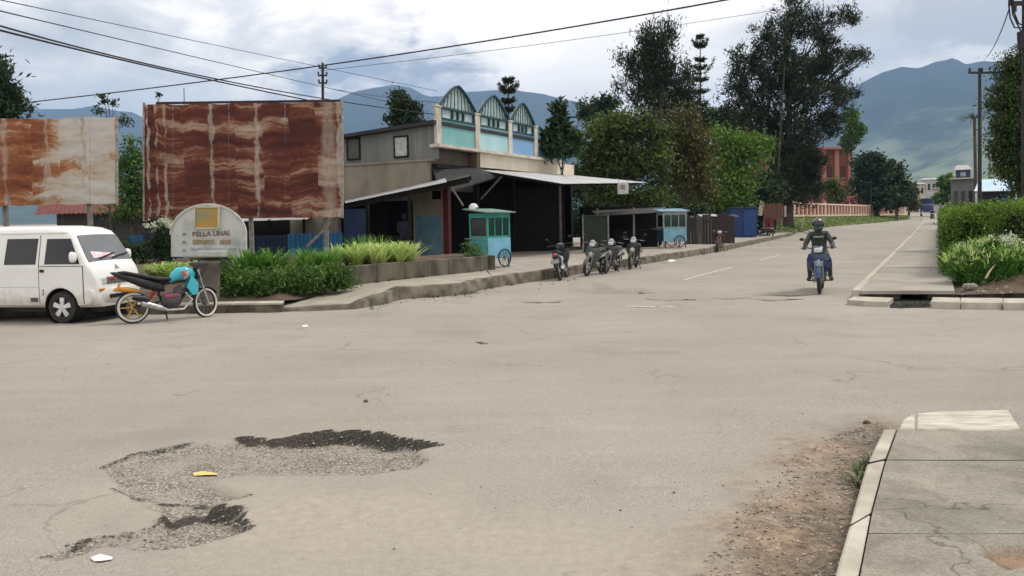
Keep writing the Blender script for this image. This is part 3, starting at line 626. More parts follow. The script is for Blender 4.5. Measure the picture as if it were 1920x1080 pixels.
hills('hills', [(-900, 260), (-300, 235), (0, 206), (60, 208), (130, 202), (185, 196), (230, 213), (330, 232), (450, 236), (500, 228), (560, 218), (610, 200), (650, 182), (700, 170), (740, 166), (775, 171), (800, 180), (832, 178), (880, 170), (960, 171), (1020, 173), (1080, 186), (1120, 212), (1200, 245), (1350, 280), (1480, 330), (1600, 360)], 6200, 3800, hillmat('left hill slopes', 0, 300, (.09, .12, .08)), 90, 9.4, 0)
# ------------------------------------------------------------------ shared object materials
WHITE = mat('white van paint', (.80, .80, .78), (.74, .735, .71), rough=.28, scale=1.2, coat=.3)
BLK = mat('black plastic', (.018, .018, .02), (.010, .010, .011), rough=.5, scale=12)
RUB = mat('tyre rubber', (.022, .021, .02), (.035, .032, .028), rough=.85, scale=20)
CHR = mat('dull chrome', (.62, .62, .6), (.4, .4, .4), rough=.25, metal=1, scale=15)
GRYM = mat('grey metal', (.22, .22, .21), (.13, .13, .12), rough=.55, metal=.5, scale=12)
GLS = mat('tinted window glass', (.014, .016, .024), (.011, .013, .02), rough=.06, spec=.4, scale=2)
WSC = glassmat('windscreen glass', (.16, .17, .18), .05)
LAMP = mat('clear lamp lens', (.66, .67, .66), (.4, .41, .42), rough=.15, scale=25)
RED = mat('red lens', (.35, .02, .015), rough=.3)
SILV = mat('alloy silver', (.72, .72, .7), (.55, .55, .54), rough=.35, scale=10, metal=.3)
DRED = mat('dark red paint', (.085, .012, .012), (.05, .008, .008), rough=.6, scale=3)

# ------------------------------------------------------------------ white minibus
def van():
    p = G(122, 605.5); L = [(-2.80, 1.30), (-2.77, 1.58), (-2.68, 1.70), (-2.5, 1.755), (-1.4, 1.785), (-.3, 1.775), (.02, 1.745), (.15, 1.69), (.24, 1.60), (.53, 1.115), (.585, 1.055), (.64, .97), (.685, .84), (.705, .70), (.715, .45)]
    lx, lz = [q[0] for q in L], [q[1] for q in L]
    ztop = lambda x: float(np.interp(x, lx, lz))
    hw = lambda x: float(np.interp(x, [-2.8, -2.7, -2.5, -1, .2, .45, .6, .68, .715], [.58, .665, .695, .70, .70, .685, .655, .62, .57]))
    def W(x, z): return hw(x)-max(0, z-1.05)*.17-max(0, .5-z)*.08
    root = thing('minibus', 'white parked minibus with dark tinted side windows facing the motorcycle', 'minibus', p-V((-.28, 0, 0)), R(-10))
    root.location = p + V((math.sin(R(-10))*-.6*-1, 0, 0))*0 + Matrix.Rotation(R(-10), 3, 'Z') @ V((0, .61, 0))
    WHITE = None
    st = sorted(set([round(v, 4) for v in np.concatenate([np.linspace(-2.8, -2.5, 6), np.linspace(-2.4, .1, 26), np.linspace(.14, .715, 22)])]))
    mb = MB(); rings = []
    for x in st:
        zt = ztop(x); zb = .29 if x < .6 else .29+.0*x; half = []
        zs_ = [zb, zb+.05]+[zb+.05+(zt-.09-zb-.05)*k/9 for k in range(1, 10)]
        half.append((0, zb)); half.append((W(x, zb)-.05, zb))
        for z in zs_[1:]: half.append((W(x, z), z))
        wt = W(x, zt-.09)
        half += [(wt-.018, zt-.05), (wt-.05, zt-.02), (wt-.12, zt-.003), (wt*.5, zt+.012), (0, zt+.016)]
        ring = [V((x, -y, z)) for y, z in half] + [V((x, y, z)) for y, z in half[-2:0:-1]]
        rings.append(ring)
    mb.loft(rings)
    WHITE = mat('van body paint', (.80, .80, .78), (.74, .735, .71), rough=.28, scale=1.2, coat=.3); nt = WHITE.node_tree; b = nt.nodes['Principled BSDF']; src = b.inputs['Base Color'].links[0].from_socket
    tcx = nt.nodes.new('ShaderNodeTexCoord'); spx = nt.nodes.new('ShaderNodeSeparateXYZ'); nt.links.new(tcx.outputs['Object'], spx.inputs[0]); nzx = nt.nodes.new('ShaderNodeTexNoise'); nzx.inputs['Scale'].default_value = 7; nzx.inputs['Detail'].default_value = 8; nt.links.new(tcx.outputs['Object'], nzx.inputs['Vector'])
    adx = nt.nodes.new('ShaderNodeMath'); adx.operation = 'MULTIPLY_ADD'; adx.inputs[1].default_value = -.55; nt.links.new(nzx.outputs['Fac'], adx.inputs[0]); nt.links.new(spx.outputs[2], adx.inputs[2])
    mrx = nt.nodes.new('ShaderNodeMapRange'); nt.links.new(adx.outputs[0], mrx.inputs[0]); mrx.inputs[1].default_value = .34; mrx.inputs[2].default_value = .02; mrx.inputs[4].default_value = .8
    mxx = nt.nodes.new('ShaderNodeMix'); mxx.data_type = 'RGBA'; nt.links.new(mrx.outputs[0], mxx.inputs[0]); nt.links.new(src, mxx.inputs[6]); mxx.inputs[7].default_value = (.42, .37, .30, 1); nt.links.new(mxx.outputs[2], b.inputs['Base Color'])
    body = mb.build('body', WHITE, root, ang=35)
    cut = MB()
    for ax in (0, -1.97):
        for s in (-1, 1): cut.cyl((ax, s*.42, .31), (ax, s*.85, .31), .345, n=28)
    co = cut.build('arch_cut', BLK, root); bo = body.modifiers.new('arches', 'BOOLEAN'); bo.operation = 'DIFFERENCE'; bo.object = co; bo.solver = 'EXACT'
    bpy.context.view_layer.update(); baked(body); bpy.data.objects.remove(co)
    body.data.materials.clear(); body.data.materials.append(WHITE); body.data.set_sharp_from_angle(angle=R(35))
    for ax in (0, -1.97):
        for s in (-1, 1): MB().lathe([(.337, 0), (.337, .26), (.01, .26)], (ax, s*.68, .31), (0, -s, 0), 28, caps=False).build('wheel_arch', BLK, root)
    def side(name, x0, x1, zl, zh, m, off, s=-1, nu=14, nv=10, par=root, xs0=0, xs1=0):
        zl_ = zl if callable(zl) else (lambda x: zl)
        def f(u, v):
            x = x0+(x1-x0)*u; z = zl_(x)+(zh-zl_(x))*v; x += xs0*(1-u)*v+xs1*u*v
            return V((x, s*(W(x, z)+off), z))
        return MB().shell(f, nu, nv, (0, -s*.02, 0)).build(name, m, par)
    al = lambda x: .31+math.sqrt(max(0, .372**2-x*x)) if abs(x) < .37 else .335
    for s in (-1, 1):
        d = side('door', -.425, .455, al, 1.035, WHITE, .006, s, 34, 10)
        wf = side('window', -.315, .40, 1.085, 1.55, GLS, .007, s, 18, 10, xs0=.02, xs1=-.21)
        side('sliding_door', -1.33, -.44, .335, 1.035, WHITE, .005, s)
        side('window', -1.16, -.50, 1.085, 1.56, GLS, .007, s, xs0=.03, xs1=.02)
        side('window', -2.42, -1.32, 1.085, 1.56, GLS, .007, s)
        h = MB().box((-.36, s*(W(0, .96)+.012), .965), (.085, .02, .055)).build('handle', BLK, d, bevel=.006)
        for nm_, xg, z0g, z1g in (('door_gap', -.434, .35, 1.62), ('door_gap', .462, .36, 1.05), ('door_gap', -1.337, .35, 1.62)): side(nm_, xg-.006, xg+.006, z0g, z1g, BLK, .0035, s, 1, 12)
        side('door_gap', -.42, .45, 1.042, 1.052, BLK, .0035, s, 12, 1)
        side('rain_gutter', -2.5, .12, 1.655, 1.675, WHITE, .018, s, 30, 1)
        m_ = MB(); m_.hull([(.30, 1.215, .055, .075), (.325, 1.215, .085, .10), (.36, 1.215, .075, .09), (.385, 1.215, .03, .05)]); 
        for i, v in enumerate(m_.v): m_.v[i] = (v[0], v[1]+s*.77, v[2])
        mr = m_.build('mirror', WHITE, root); MB().bar((.34, s*.64, 1.12), (.34, s*.74, 1.17), .03, .03).build('mirror_arm', BLK, mr)
    # marks on the near side
    side('side_vent', -.62, -.46, .395, .475, mat('vent grey', (.12, .125, .13), (.03, .03, .03), scale=60, rough=.6), .009, -1, 2, 2)
    mk = MB(); y = -(W(-.33, .6)+.009)
    mk.box((-.355, y, .615), (.035, .004, .012)); mk.box((-.338, y, .575), (.012, .004, .085)); mk.box((-.36, y, .53), (.05, .004, .014)); mk.build('decal', mat('decal grey', (.09, .09, .1)), root)
    side('trim_line', -2.6, -.45, .665, .675, mat('pressed line', (.55, .55, .53)), .008, -1, 12, 1)
    # windscreen
    def wsf(u, v):
        x = .53-.285*v; z = ztop(x); wy = W(x, z-.09)-.075-.02*v; y = -wy+2*wy*u; return V((x+.010, y, z+.012+.012*(1-(2*u-1)**2)))
    ws = MB().shell(wsf, 20, 10, (-.02, 0, -.015)).build('windscreen', WSC, root)
    def rub(u, v): q = wsf(u, -.06 if v < .5 else 1.06); return q
    wp_ = MB(); a = wsf(.22, .04); b = wsf(.62, .22); wp_.bar(a+V((.02, 0, .02)), b+V((.025, 0, .02)), .02, .02); a = wsf(.52, .04); b = wsf(.93, .2); wp_.bar(a+V((.02, 0, .02)), b+V((.025, 0, .02)), .02, .02); wp_.build('wiper', BLK, root)
    def pap(u, v): q = wsf(.12+.5*u, .10+.26*v*(1-.5*u)); return q+V((.004, 0, .004))
    MB().grid(pap, 6, 3).build('dashboard_cloth', mat('pink and white cloth', (.75, .68, .68), (.62, .3, .34), scale=6), root)
    # front panel
    gx = .70
    MB().box((gx+.002, 0, .765), (.03, .72, .125)).build('grille', mat('grille', (.2, .2, .2), (.03, .03, .03), scale=30, stretch=(1, 1, 5)), root, bevel=.008)
    for s in (-1, 1):
        hl = MB().hull([(.60, .765, .14, .065), (.66, .765, .135, .068), (.70, .765, .12, .062), (.712, .765, .105, .05)], p=5)
        for i, v in enumerate(hl.v): hl.v[i] = (v[0]-.16*max(0, abs(v[1]+.0)+0-.0)*0 - (.05 if v[1]*s > .06 else 0), v[1]+s*.475, v[2])
        hl.build('headlight', LAMP, root)
        MB().box((.70, s*.5, .60), (.04, .16, .05)).build('indicator', mat('amber lens', (.5, .2, .03), rough=.3), root, bevel=.01)
    bu = MB(); rg = []
    for y in np.linspace(-.69, .69, 21):
        xx = .745-.13*abs(y/.69)**4; rg.append([V((xx-.12, y, .36)), V((xx-.02, y, .355)), V((xx+.005, y, .40)), V((xx+.012, y, .56)), V((xx-.005, y, .615)), V((xx-.12, y, .63))])
    bu.loft(rg).build('bumper', WHITE, root)
    MB().box((.755, 0, .47), (.02, .7, .07)).build('bumper_intake', BLK, root)
    em = MB(); c = V((.632, .17, .985)); n_ = V((.8, 0, .6)).normalized(); ux = V((0, 1, 0)); uz = n_.cross(ux)
    for k in range(3):
        a = math.pi/2+k*2*math.pi/3; d = ux*math.cos(a)+uz*math.sin(a); q = ux*math.cos(a+math.pi/2)+uz*math.sin(a+math.pi/2)
        em.prism([c, c+d*.03+q*.018, c+d*.06, c+d*.03-q*.018], n_*.006)
    for i, v in enumerate(em.v): em.v[i] = tuple(V(v)-V((0, .17, 0))+n_*.02)
    em.build('emblem', GRYM, root)
    for ax in (0, -1.97):
        for s in (-1, 1):
            c = V((ax, s*.60, .29)); wr = MB().lathe([(.19, -.075), (.27, -.08), (.29, -.055), (.292, 0), (.29, .055), (.27, .08), (.19, .075)], c, (0, s, 0), 36, closed=True).build('wheel', RUB, root)
            MB().lathe([(.19, .0), (.195, .07), (.185, .072), (.178, .02), (.02, .015), (.001, .015)], c, (0, s, 0), 32).build('rim', mat('rim dark', (.06, .06, .06)), wr)
            sp = MB()
            for k in range(5):
                a = k*2*math.pi/5+.3; d = V((math.cos(a), 0, math.sin(a))); t = V((-math.sin(a), 0, math.cos(a))); yo = V((0, s*.055, 0)); y1 = V((0, s*.07, 0))
                sp.prism([c+yo+d*.02+t*.03, c+yo+d*.175+t*.046, c+yo+d*.185, c+yo+d*.175-t*.046, c+yo+d*.02-t*.03], (0, s*.02, 0))
            sp.cyl(c+V((0, s*.05, 0)), c+V((0, s*.085, 0)), .05, .04, 16); sp.build('spoke', SILV, wr)
    MB().box((-1.0, 0, .24), (3.2, .8, .12)).build('chassis', BLK, root)
    return root
VAN = van()

# ------------------------------------------------------------------ motorbikes
def wheel(root, c, r, tr, rim_m, tyre_m, spokes, band=None, name='wheel', disc=False, steer=None):
    c = V(c); t = MB().torus(c, (0, 1, 0), r-tr, tr, 36, 10, flat=1.0).build(name, tyre_m, root)
    rb = MB().lathe([(r-tr*1.75, -.018), (r-tr*1.5, -.024), (r-tr*1.35, -.02), (r-tr*1.35, .02), (r-tr*1.5, .024), (r-tr*1.75, .018)], c, (0, 1, 0), 36, closed=True)
    for k in range(spokes):
        a = 2*math.pi*k/spokes; d = V((math.cos(a), 0, math.sin(a)))
        if spokes < 8: rb.bar(c+d*.03, c+d*(r-tr*1.6), .035, .025)
        else:
            d2 = V((math.cos(a+.35), 0, math.sin(a+.35))); rb.cyl(c+d2*.03+V((0, .025*(1 if k % 2 else -1), 0)), c+d*(r-tr*1.6), .004, .004, 5)
    rb.cyl(c+V((0, -.05, 0)), c+V((0, .05, 0)), .045, .045, 14); rb.build('rim', rim_m, t)
    if band:
        MB().lathe([(r-tr*1.65, -tr*.86), (r-tr*1.1, -tr*1.06), (r-tr*.7, -tr*1.0), (r-tr*.7, -tr*.6), (r-tr*1.65, -tr*.6)], c, (0, 1, 0), 40, closed=True).build('whitewall', band, t)
        MB().lathe([(r-tr*1.65, tr*.86), (r-tr*1.1, tr*1.06), (r-tr*.7, tr*1.0), (r-tr*.7, tr*.6), (r-tr*1.65, tr*.6)], c, (0, 1, 0), 40, closed=True).build('whitewall', band, t)
    if disc: MB().lathe([(.05, .045), (.11, .045), (.11, .05), (.05, .05)], c, (0, 1, 0), 24, closed=True).build('brake_disc', GRYM, t)
    return t
def moped(label, loc, rz, body, accent, lean=0, group=None, name='motorcycle', light=LAMP, screen=None, topbox=False, plate=True):
    """a step-through motorcycle, forward = +x"""
    r = thing(name, label, 'motorcycle', loc, rz, group); r.rotation_euler = (lean, 0, rz)
    wheel(r, (.62, 0, .28), .28, .042, SILV, RUB, 5, disc=True); wheel(r, (-.60, 0, .28), .28, .048, SILV, RUB, 5)
    f = MB()
    f.tube([(.40, 0, .86), (.33, 0, .60), (.16, 0, .42), (-.1, 0, .40), (-.35, 0, .55), (-.62, 0, .68)], .03, 8); f.bar((-.60, .09, .28), (-.15, .09, .34), .03, .05); f.bar((-.60, -.09, .28), (-.15, -.09, .34), .03, .05)
    f.build('frame', BLK, r)
    fk = MB()
    for s in (-1, 1): fk.tube([(.62, s*.075, .28), (.53, s*.075, .55), (.46, s*.06, .74)], [.02, .022, .024], 8)
    fk.build('fork', GRYM, r)
    en = MB().hull([(-.12, .30, .10, .08), (-.05, .30, .13, .12), (.08, .31, .13, .11), (.14, .33, .09, .08)]); en.hull([(.12, .35, .06, .06), (.2, .37, .075, .075), (.32, .39, .07, .07), (.34, .39, .05, .05)], p=4)
    en.build('engine', GRYM, r)
    ff = MB(); rg = []
    for k in range(9):
        a = R(20+k*17); c = V((.62+math.cos(a)*.315, 0, .28+math.sin(a)*.315)); w = .055; rg.append([c+V((0, -w, -.03)), c+V((0, -w*.6, .012)), c+V((0, w*.6, .012)), c+V((0, w, -.03))])
    ff.loft(rg).build('front_fender', body, r)
    # leg shield: broad, curved, with a pointed nose panel
    ls = MB(); rg = []
    for t in np.linspace(0, 1, 9):
        z = .34+.52*t; x = .44-.10*(1-t)**1.3+.03*math.sin(t*3); w = .09+.17*math.sin(min(1, t*1.25)*math.pi/2)-.05*max(0, t-.7)/.3
        rg.append([V((x-.10, -w, z)), V((x-.02, -w*.75, z)), V((x+.05, -w*.3, z)), V((x+.055, w*.3, z)), V((x-.02, w*.75, z)), V((x-.10, w, z)), V((x-.115, w*.8, z)), V((x-.03, 0, z)), V((x-.115, -w*.8, z))])
    lo = ls.loft(rg).build('leg_shield', body, r, ang=60)
    nb = MB(); nb.hull([(.43, .60, .03, .10), (.475, .62, .055, .13), (.50, .64, .05, .10), (.515, .66, .02, .05)]).build('nose_panel', accent, r)
    bl = MB()
    for s in (-1, 1): bl.prism([(.50, s*.02, .56), (.505, s*.07, .70), (.49, s*.10, .71), (.49, s*.055, .60)], (.012, 0, 0))
    bl.build('decal', LAMP, r)
    cw = MB().hull([(.26, .96, .07, .05), (.33, .965, .12, .075), (.42, .955, .125, .085), (.475, .94, .10, .07), (.495, .935, .07, .05)]).build('handlebar_cowl', body, r)
    MB().hull([(.465, .945, .095, .06), (.50, .94, .085, .052), (.515, .94, .05, .03)], p=3).build('headlight', light, r)
    if screen: MB().hull([(.40, 1.02, .07, .05), (.44, 1.03, .075, .06), (.455, 1.03, .06, .05)]).build('visor', screen, r)
    hb = MB(); hb.tube([(.26, -.35, .985), (.30, -.16, .985), (.33, 0, .97), (.30, .16, .985), (.26, .35, .985)], .013, 8)
    for s in (-1, 1): hb.cyl((.275, s*.22, .985), (.257, s*.36, .985), .019, .019, 10)
    h_ = hb.build('handlebar', BLK, r)
    for s in (-1, 1):
        MB().bar((.31, s*.2, .985), (.335, s*.35, .975), .012, .012).build('brake_lever', CHR, h_)
        m_ = MB().tube([(.29, s*.20, .99), (.27, s*.27, 1.10), (.265, s*.31, 1.16)], .006, 6); m_.sphere((.262, s*.335, 1.185), (.018, .055, .035)); m_.build('mirror', BLK, r)
    st = MB().hull([(-.66, .80, .09, .035), (-.5, .785, .12, .05), (-.2, .755, .125, .05), (0, .735, .10, .05), (.1, .725, .06, .03)]).build('seat', BLK, r)
    sb = MB().hull([(-.88, .76, .03, .02), (-.80, .73, .07, .06), (-.55, .66, .115, .10), (-.25, .60, .12, .12), (-.02, .56, .10, .12), (.1, .50, .07, .08)]).build('side_fairing', body, r)
    ac = MB()
    for s in (-1, 1): ac.prism([(-.75, s*.106, .70), (-.3, s*.125, .66), (-.05, s*.112, .55), (-.35, s*.127, .58)], (0, s*.006, 0))
    ac.build('stripe', accent, r)
    MB().hull([(-.92, .73, .035, .03), (-.89, .735, .06, .04), (-.82, .73, .07, .045)]).build('tail_light', RED, r)
    MB().tube([(-.68, 0, .62), (-.82, 0, .60), (-.93, 0, .45), (-.95, 0, .36)], [.06, .07, .06, .05], 8).build('rear_fender', BLK, r)
    if plate: MB().box((-.955, 0, .56), (.01, .24, .11), rot=Matrix.Rotation(.25, 3, 'Y')).build('plate', mat('number plate black', (.03, .03, .03), (.3, .3, .3), scale=30, pos=(.55, .7)), r)
    ex = MB().tube([(.22, -.09, .32), (.1, -.13, .22), (-.2, -.14, .24)], .02, 8); ex.tube([(-.2, -.14, .25), (-.3, -.15, .28), (-.75, -.16, .38)], [.035, .05, .055], 10); ex.build('exhaust', CHR, r)
    sh = MB()
    for s in (-1, 1): sh.tube([(-.56, s*.11, .30), (-.42, s*.12, .62)], .025, 8)
    sh.build('shock', accent, r)
    fp = MB().cyl((.05, -.26, .25), (.05, .26, .25), .016, n=8); fp.cyl((-.3, -.24, .34), (-.3, .24, .34), .014, n=8); fp.build('footpeg', RUB, r)
    if name == 'motorcycle': MB().bar((-.05, .12, .26), (.0, .27, .02), .02, .02).build('kickstand', BLK, r)
    if topbox: MB().hull([(-.85, .93, .12, .10), (-.8, .93, .16, .13), (-.5, .93, .16, .13), (-.45, .93, .12, .10)], p=5).build('top_box', BLK, r)
    return r
TEAL = mat('turquoise bike paint', (.03, .42, .50), (.02, .34, .42), rough=.25, scale=3, coat=.5)
GOLD = mat('gold anodised', (.42, .26, .06), (.30, .18, .04), rough=.4, metal=.6)
WWL = mat('whitewall', (.56, .55, .51), rough=.7)
def sport_bike(loc, rz):
    r = thing('motorcycle', 'turquoise and black motorcycle with white-walled tyres and gold rims parked beside the minibus', 'motorcycle', loc, rz); r.rotation_euler = (R(-5), 0, rz)
    wheel(r, (.66, 0, .29), .29, .036, GRYM, RUB, 18, WWL); wheel(r, (-.64, 0, .29), .29, .042, GOLD, RUB, 6, WWL, disc=True)
    f = MB(); f.tube([(.42, 0, .84), (.2, 0, .76), (-.15, 0, .68), (-.45, 0, .72), (-.85, 0, .84)], .028, 8); f.tube([(.42, 0, .80), (.30, 0, .55), (.12, 0, .30), (-.12, 0, .28), (-.2, 0, .5), (-.2, 0, .68)], .026, 8)
    for s in (-1, 1): f.bar((-.64, s*.09, .29), (-.14, s*.09, .36), .035, .05)
    f.build('frame', BLK, r)
    fk = MB()
    for s in (-1, 1): fk.tube([(.66, s*.09, .29), (.50, s*.09, .70), (.44, s*.09, .92)], [.024, .022, .02], 8)
    fk.build('fork', CHR, r)
    MB().hull([(-.02, .74, .05, .03), (.02, .79, .11, .09), (.12, .85, .15, .125), (.26, .87, .16, .13), (.38, .85, .12, .10), (.44, .83, .06, .05)], n=18).build('tank', TEAL, r)
    MB().hull([(.14, .975, .05, .012), (.2, .985, .09, .02), (.32, .98, .08, .025), (.42, .93, .04, .04)]).build('tank_cover', mat('dark carbon', (.05, .055, .06), (.12, .12, .12), rough=.4, scale=20), r)
    for s in (-1, 1):
        MB().prism([(.36, s*.15, .82), (.47, s*.15, .66), (.46, s*.15, .46), (.36, s*.14, .44), (.26, s*.15, .60)], (0, s*.02, 0)).build('radiator_shroud', TEAL, r, bevel=.008)
        MB().prism([(.16, s*.168, .90), (.33, s*.155, .92), (.30, s*.172, .80), (.22, s*.176, .74)], (0, s*.008, 0)).build('decal', mat('grey and red decal', (.36, .35, .34), (.25, .05, .04), scale=9), r)
    en = MB().hull([(-.16, .38, .11, .09), (-.08, .37, .15, .15), (.1, .38, .15, .15), (.17, .4, .11, .1)]); en.hull([(.06, .52, .08, .07), (.12, .54, .1, .1), (.22, .56, .1, .09), (.27, .58, .06, .06)], p=4); en.build('engine', mat('engine black metal', (.05, .05, .052), (.10, .09, .09), rough=.5, metal=.4, scale=14), r)
    MB().hull([(-.12, .44, .155, .05), (-.05, .44, .162, .06), (.08, .45, .162, .05), (.13, .46, .155, .03)]).build('engine_cover', mat('magenta cover', (.25, .05, .09), rough=.4), r)
    MB().hull([(-.86, .93, .05, .02), (-.75, .92, .09, .035), (-.45, .84, .11, .04), (-.2, .775, .13, .045), (0, .765, .10, .04), (.06, .78, .05, .02)]).build('seat', BLK, r)
    MB().hull([(-.98, .93, .02, .012), (-.9, .90, .06, .045), (-.65, .80, .10, .075), (-.4, .70, .11, .10), (-.2, .64, .10, .10), (-.1, .6, .07, .06)]).build('tail_fairing', BLK, r)
    pl_ = MB().box((-.86, -.02, .67), (.02, .26, .15), rot=Matrix.Rotation(.3, 3, 'Y')).build('plate', mat('yellow plate', (.60, .30, .03), (.48, .22, .02), rough=.5), r, bevel=.01)
    MB().hull([(-.95, .62, .03, .015), (-.88, .63, .08, .04), (-.7, .61, .075, .05), (-.52, .57, .05, .035)]).build('rear_hugger', mat('orange fender', (.55, .26, .03), (.42, .18, .02), rough=.45), r)
    MB().hull([(-1.0, .82, .03, .03), (-.96, .83, .05, .035), (-.92, .83, .05, .03)]).build('tail_light', RED, r)
    rg = []
    for k in range(8):
        a = R(35+k*17); c = V((.66+math.cos(a)*.325, 0, .29+math.sin(a)*.325)); rg.append([c+V((0, -.05, -.025)), c+V((0, -.03, .01)), c+V((0, .03, .01)), c+V((0, .05, -.025))])
    MB().loft(rg).build('front_fender', BLK, r)
    ex = MB().tube([(.25, -.06, .5), (.36, -.1, .36), (.2, -.13, .2), (-.1, -.15, .2)], .022, 8); ex.tube([(-.1, -.15, .21), (-.2, -.16, .25), (-.52, -.18, .36)], [.03, .055, .06], 12); ex.build('exhaust', CHR, r)
    MB().tube([(-.40, -.19, .40), (-.46, -.195, .43), (-.66, -.2, .47)], [.05, .062, .05], 12).build('exhaust_tip', BLK, r)
    hb = MB().tube([(.36, -.36, .99), (.40, -.2, 1.0), (.43, 0, .95), (.40, .2, 1.0), (.36, .36, .99)], .014, 8)
    for s in (-1, 1): hb.cyl((.385, s*.25, .995), (.358, s*.37, .99), .02, n=10)
    hbo = hb.build('handlebar', BLK, r)
    for s in (-1, 1): MB().bar((.43, s*.24, 1.0), (.44, s*.36, .985), .012, .012).build('brake_lever', CHR, hbo)
    MB().hull([(.43, .84, .06, .07), (.47, .85, .10, .11), (.53, .84, .10, .10), (.56, .83, .06, .06)]).build('headlight', BLK, r)
    sh = MB().tube([(-.22, 0, .62), (-.42, 0, .36)], .035, 8).build('shock', RED, r)
    MB().cyl((-.1, -.26, .30), (-.1, .26, .30), .016, n=8).build('footpeg', RUB, r)
    MB().bar((-.1, .1, .28), (-.02, .30, .02), .022, .022).build('kickstand', BLK, r)
    st = Matrix.Translation((.46, 0, 0)) @ Matrix.Rotation(R(32), 4, 'Z') @ Matrix.Translation((-.46, 0, 0))
    for o in r.children:
        if o.name.split('.')[0] in ('fork', 'front_fender', 'handlebar', 'headlight') or (o.name.startswith('wheel') and o.data.vertices[0].co.x > 0): o.matrix_local = st
    return r
a = G(258, 606); b = G(383, 596)
d = b-a; sport_bike((a+b)/2+V((0, .0, .0)), math.atan2(d.y, d.x)+.0)

# ------------------------------------------------------------------ people
def figure(name, label, loc, rz, J, cloth, trouser, skin, waist, head=True, hair=None, sc=1.0, hands=True, group=None):
    """J: joint positions (x forward, y left, z up). One continuous skinned body."""
    root = thing(name, label, 'person', loc, rz, group)
    E = [('pel', 'bel'), ('bel', 'che'), ('che', 'neb'), ('neb', 'nec')]
    for s in 'LR': E += [('che', 'sh'+s), ('sh'+s, 'el'+s), ('el'+s, 'wr'+s), ('wr'+s, 'pa'+s), ('pel', 'hi'+s), ('hi'+s, 'kn'+s), ('kn'+s, 'an'+s), ('an'+s, 'to'+s)]
    rad = {'pel': .135, 'bel': .13, 'che': .155, 'neb': .075, 'nec': .055, 'sh': .075, 'el': .052, 'wr': .036, 'pa': .035, 'hi': .10, 'kn': .066, 'an': .046, 'to': .042}
    names = [q for q in J if q != 'hea']; idx = {n: i for i, n in enumerate(names)}
    me = bpy.data.meshes.new(name); me.from_pydata([J[n] for n in names], [(idx[a], idx[b]) for a, b in E], [])
    o = bpy.data.objects.new('body', me); col.objects.link(o); o.parent = root
    sk = o.modifiers.new('skin', 'SKIN'); o.modifiers.new('sub', 'SUBSURF').levels = 2
    for n in names:
        q = me.skin_vertices[0].data[idx[n]]; rr = rad.get(n, rad.get(n[:2])); q.radius = (rr*sc, rr*sc*(.8 if n in ('che', 'bel') else 1)); q.use_root = n == 'pel'
    baked(o); me = o.data
    bm = bmesh.new(); bm.from_mesh(me)
    def grow(mb, mi):
        vs = [bm.verts.new(v) for v in mb.v]
        for f in mb.f:
            try: q = bm.faces.new([vs[i] for i in f]); q.material_index = mi; q.smooth = True
            except ValueError: pass
    for f in bm.faces:
        c = f.calc_center_median(); f.smooth = True; f.material_index = 0 if c.z > waist else 1
        if (c-V(J['nec'])).length < .07: f.material_index = 2
        for s in 'LR':
            if (c-V(J['pa'+s])).length < .055: f.material_index = 2
            if (c-V(J['to'+s])).length < .13 and c.z < J['an'+s][2]+.02: f.material_index = 3
    if hands:
        for s in 'LR':
            p = V(J['pa'+s]); wv = V(J['wr'+s]); d = (p-wv).normalized(); up = V((0, 0, 1)); sd = d.cross(up).normalized(); k = 1 if s == 'L' else -1; dn = sd.cross(d)
            mb = MB()
            for i, l in enumerate((.075, .085, .08, .065)):
                q = p+sd*(.026-.017*i)+d*.02; mb.tube([q, q+d*l*.45+up*.008, q+d*l*.8-up*.018, q+d*l*.75-up*.045], [.010, .0095, .009, .007], 7)
            q = p+sd*(-.03 if k > 0 else .03); mb.tube([q-d*.02, q+d*.015-up*.015+sd*(-.02 if k > 0 else .02), q+d*.045-up*.03], [.012, .011, .008], 7); grow(mb, 2)
    if head:
        c = V(J['hea']); mb = MB(); mb.sphere(c+V((0, 0, .02)), (.095, .077, .115), 16, 12); mb.sphere(c+V((.03, 0, -.05)), (.06, .055, .07), 12, 8); mb.tube([c+V((.09, 0, .02)), c+V((.112, 0, -.018)), c+V((.09, 0, -.025))], [.01, .016, .012], 6)
        for s in (-1, 1): mb.sphere(c+V((0, s*.078, .0)), (.022, .012, .034), 8, 6)
        mb.tube([V(J['nec'])-V((0, 0, .03)), c-V((.01, 0, .03))], .052, 10); grow(mb, 2)
        mb = MB()
        for s in (-1, 1): mb.sphere(c+V((.086, s*.032, .03)), (.012, .014, .008), 8, 6)
        mb.box(c+V((.09, 0, -.06)), (.01, .045, .008)); grow(mb, 3)
    bm.to_mesh(me); bm.free(); me.materials.clear()
    for m in (cloth, trouser, skin, BLK): me.materials.append(m)
    if hair and head:
        c = V(J['hea']); MB().sphere(c+V((-.012, 0, .045)), (.10, .086, .105), 16, 10, z0=-.25).build('hair', hair, root)
    return root
SKIN = mat('brown skin', (.13, .07, .045), (.10, .052, .034), rough=.6, scale=20)
HAIR = mat('black hair', (.012, .01, .009), rough=.7, scale=40)
JACK = mat('dark olive jacket', (.055, .072, .058), (.028, .037, .031), rough=.8, scale=12, bump=.4, bscale=14)
TROU = mat('dark trousers', (.03, .045, .085), (.018, .026, .05), rough=.85, scale=10, bump=.3, bscale=16)
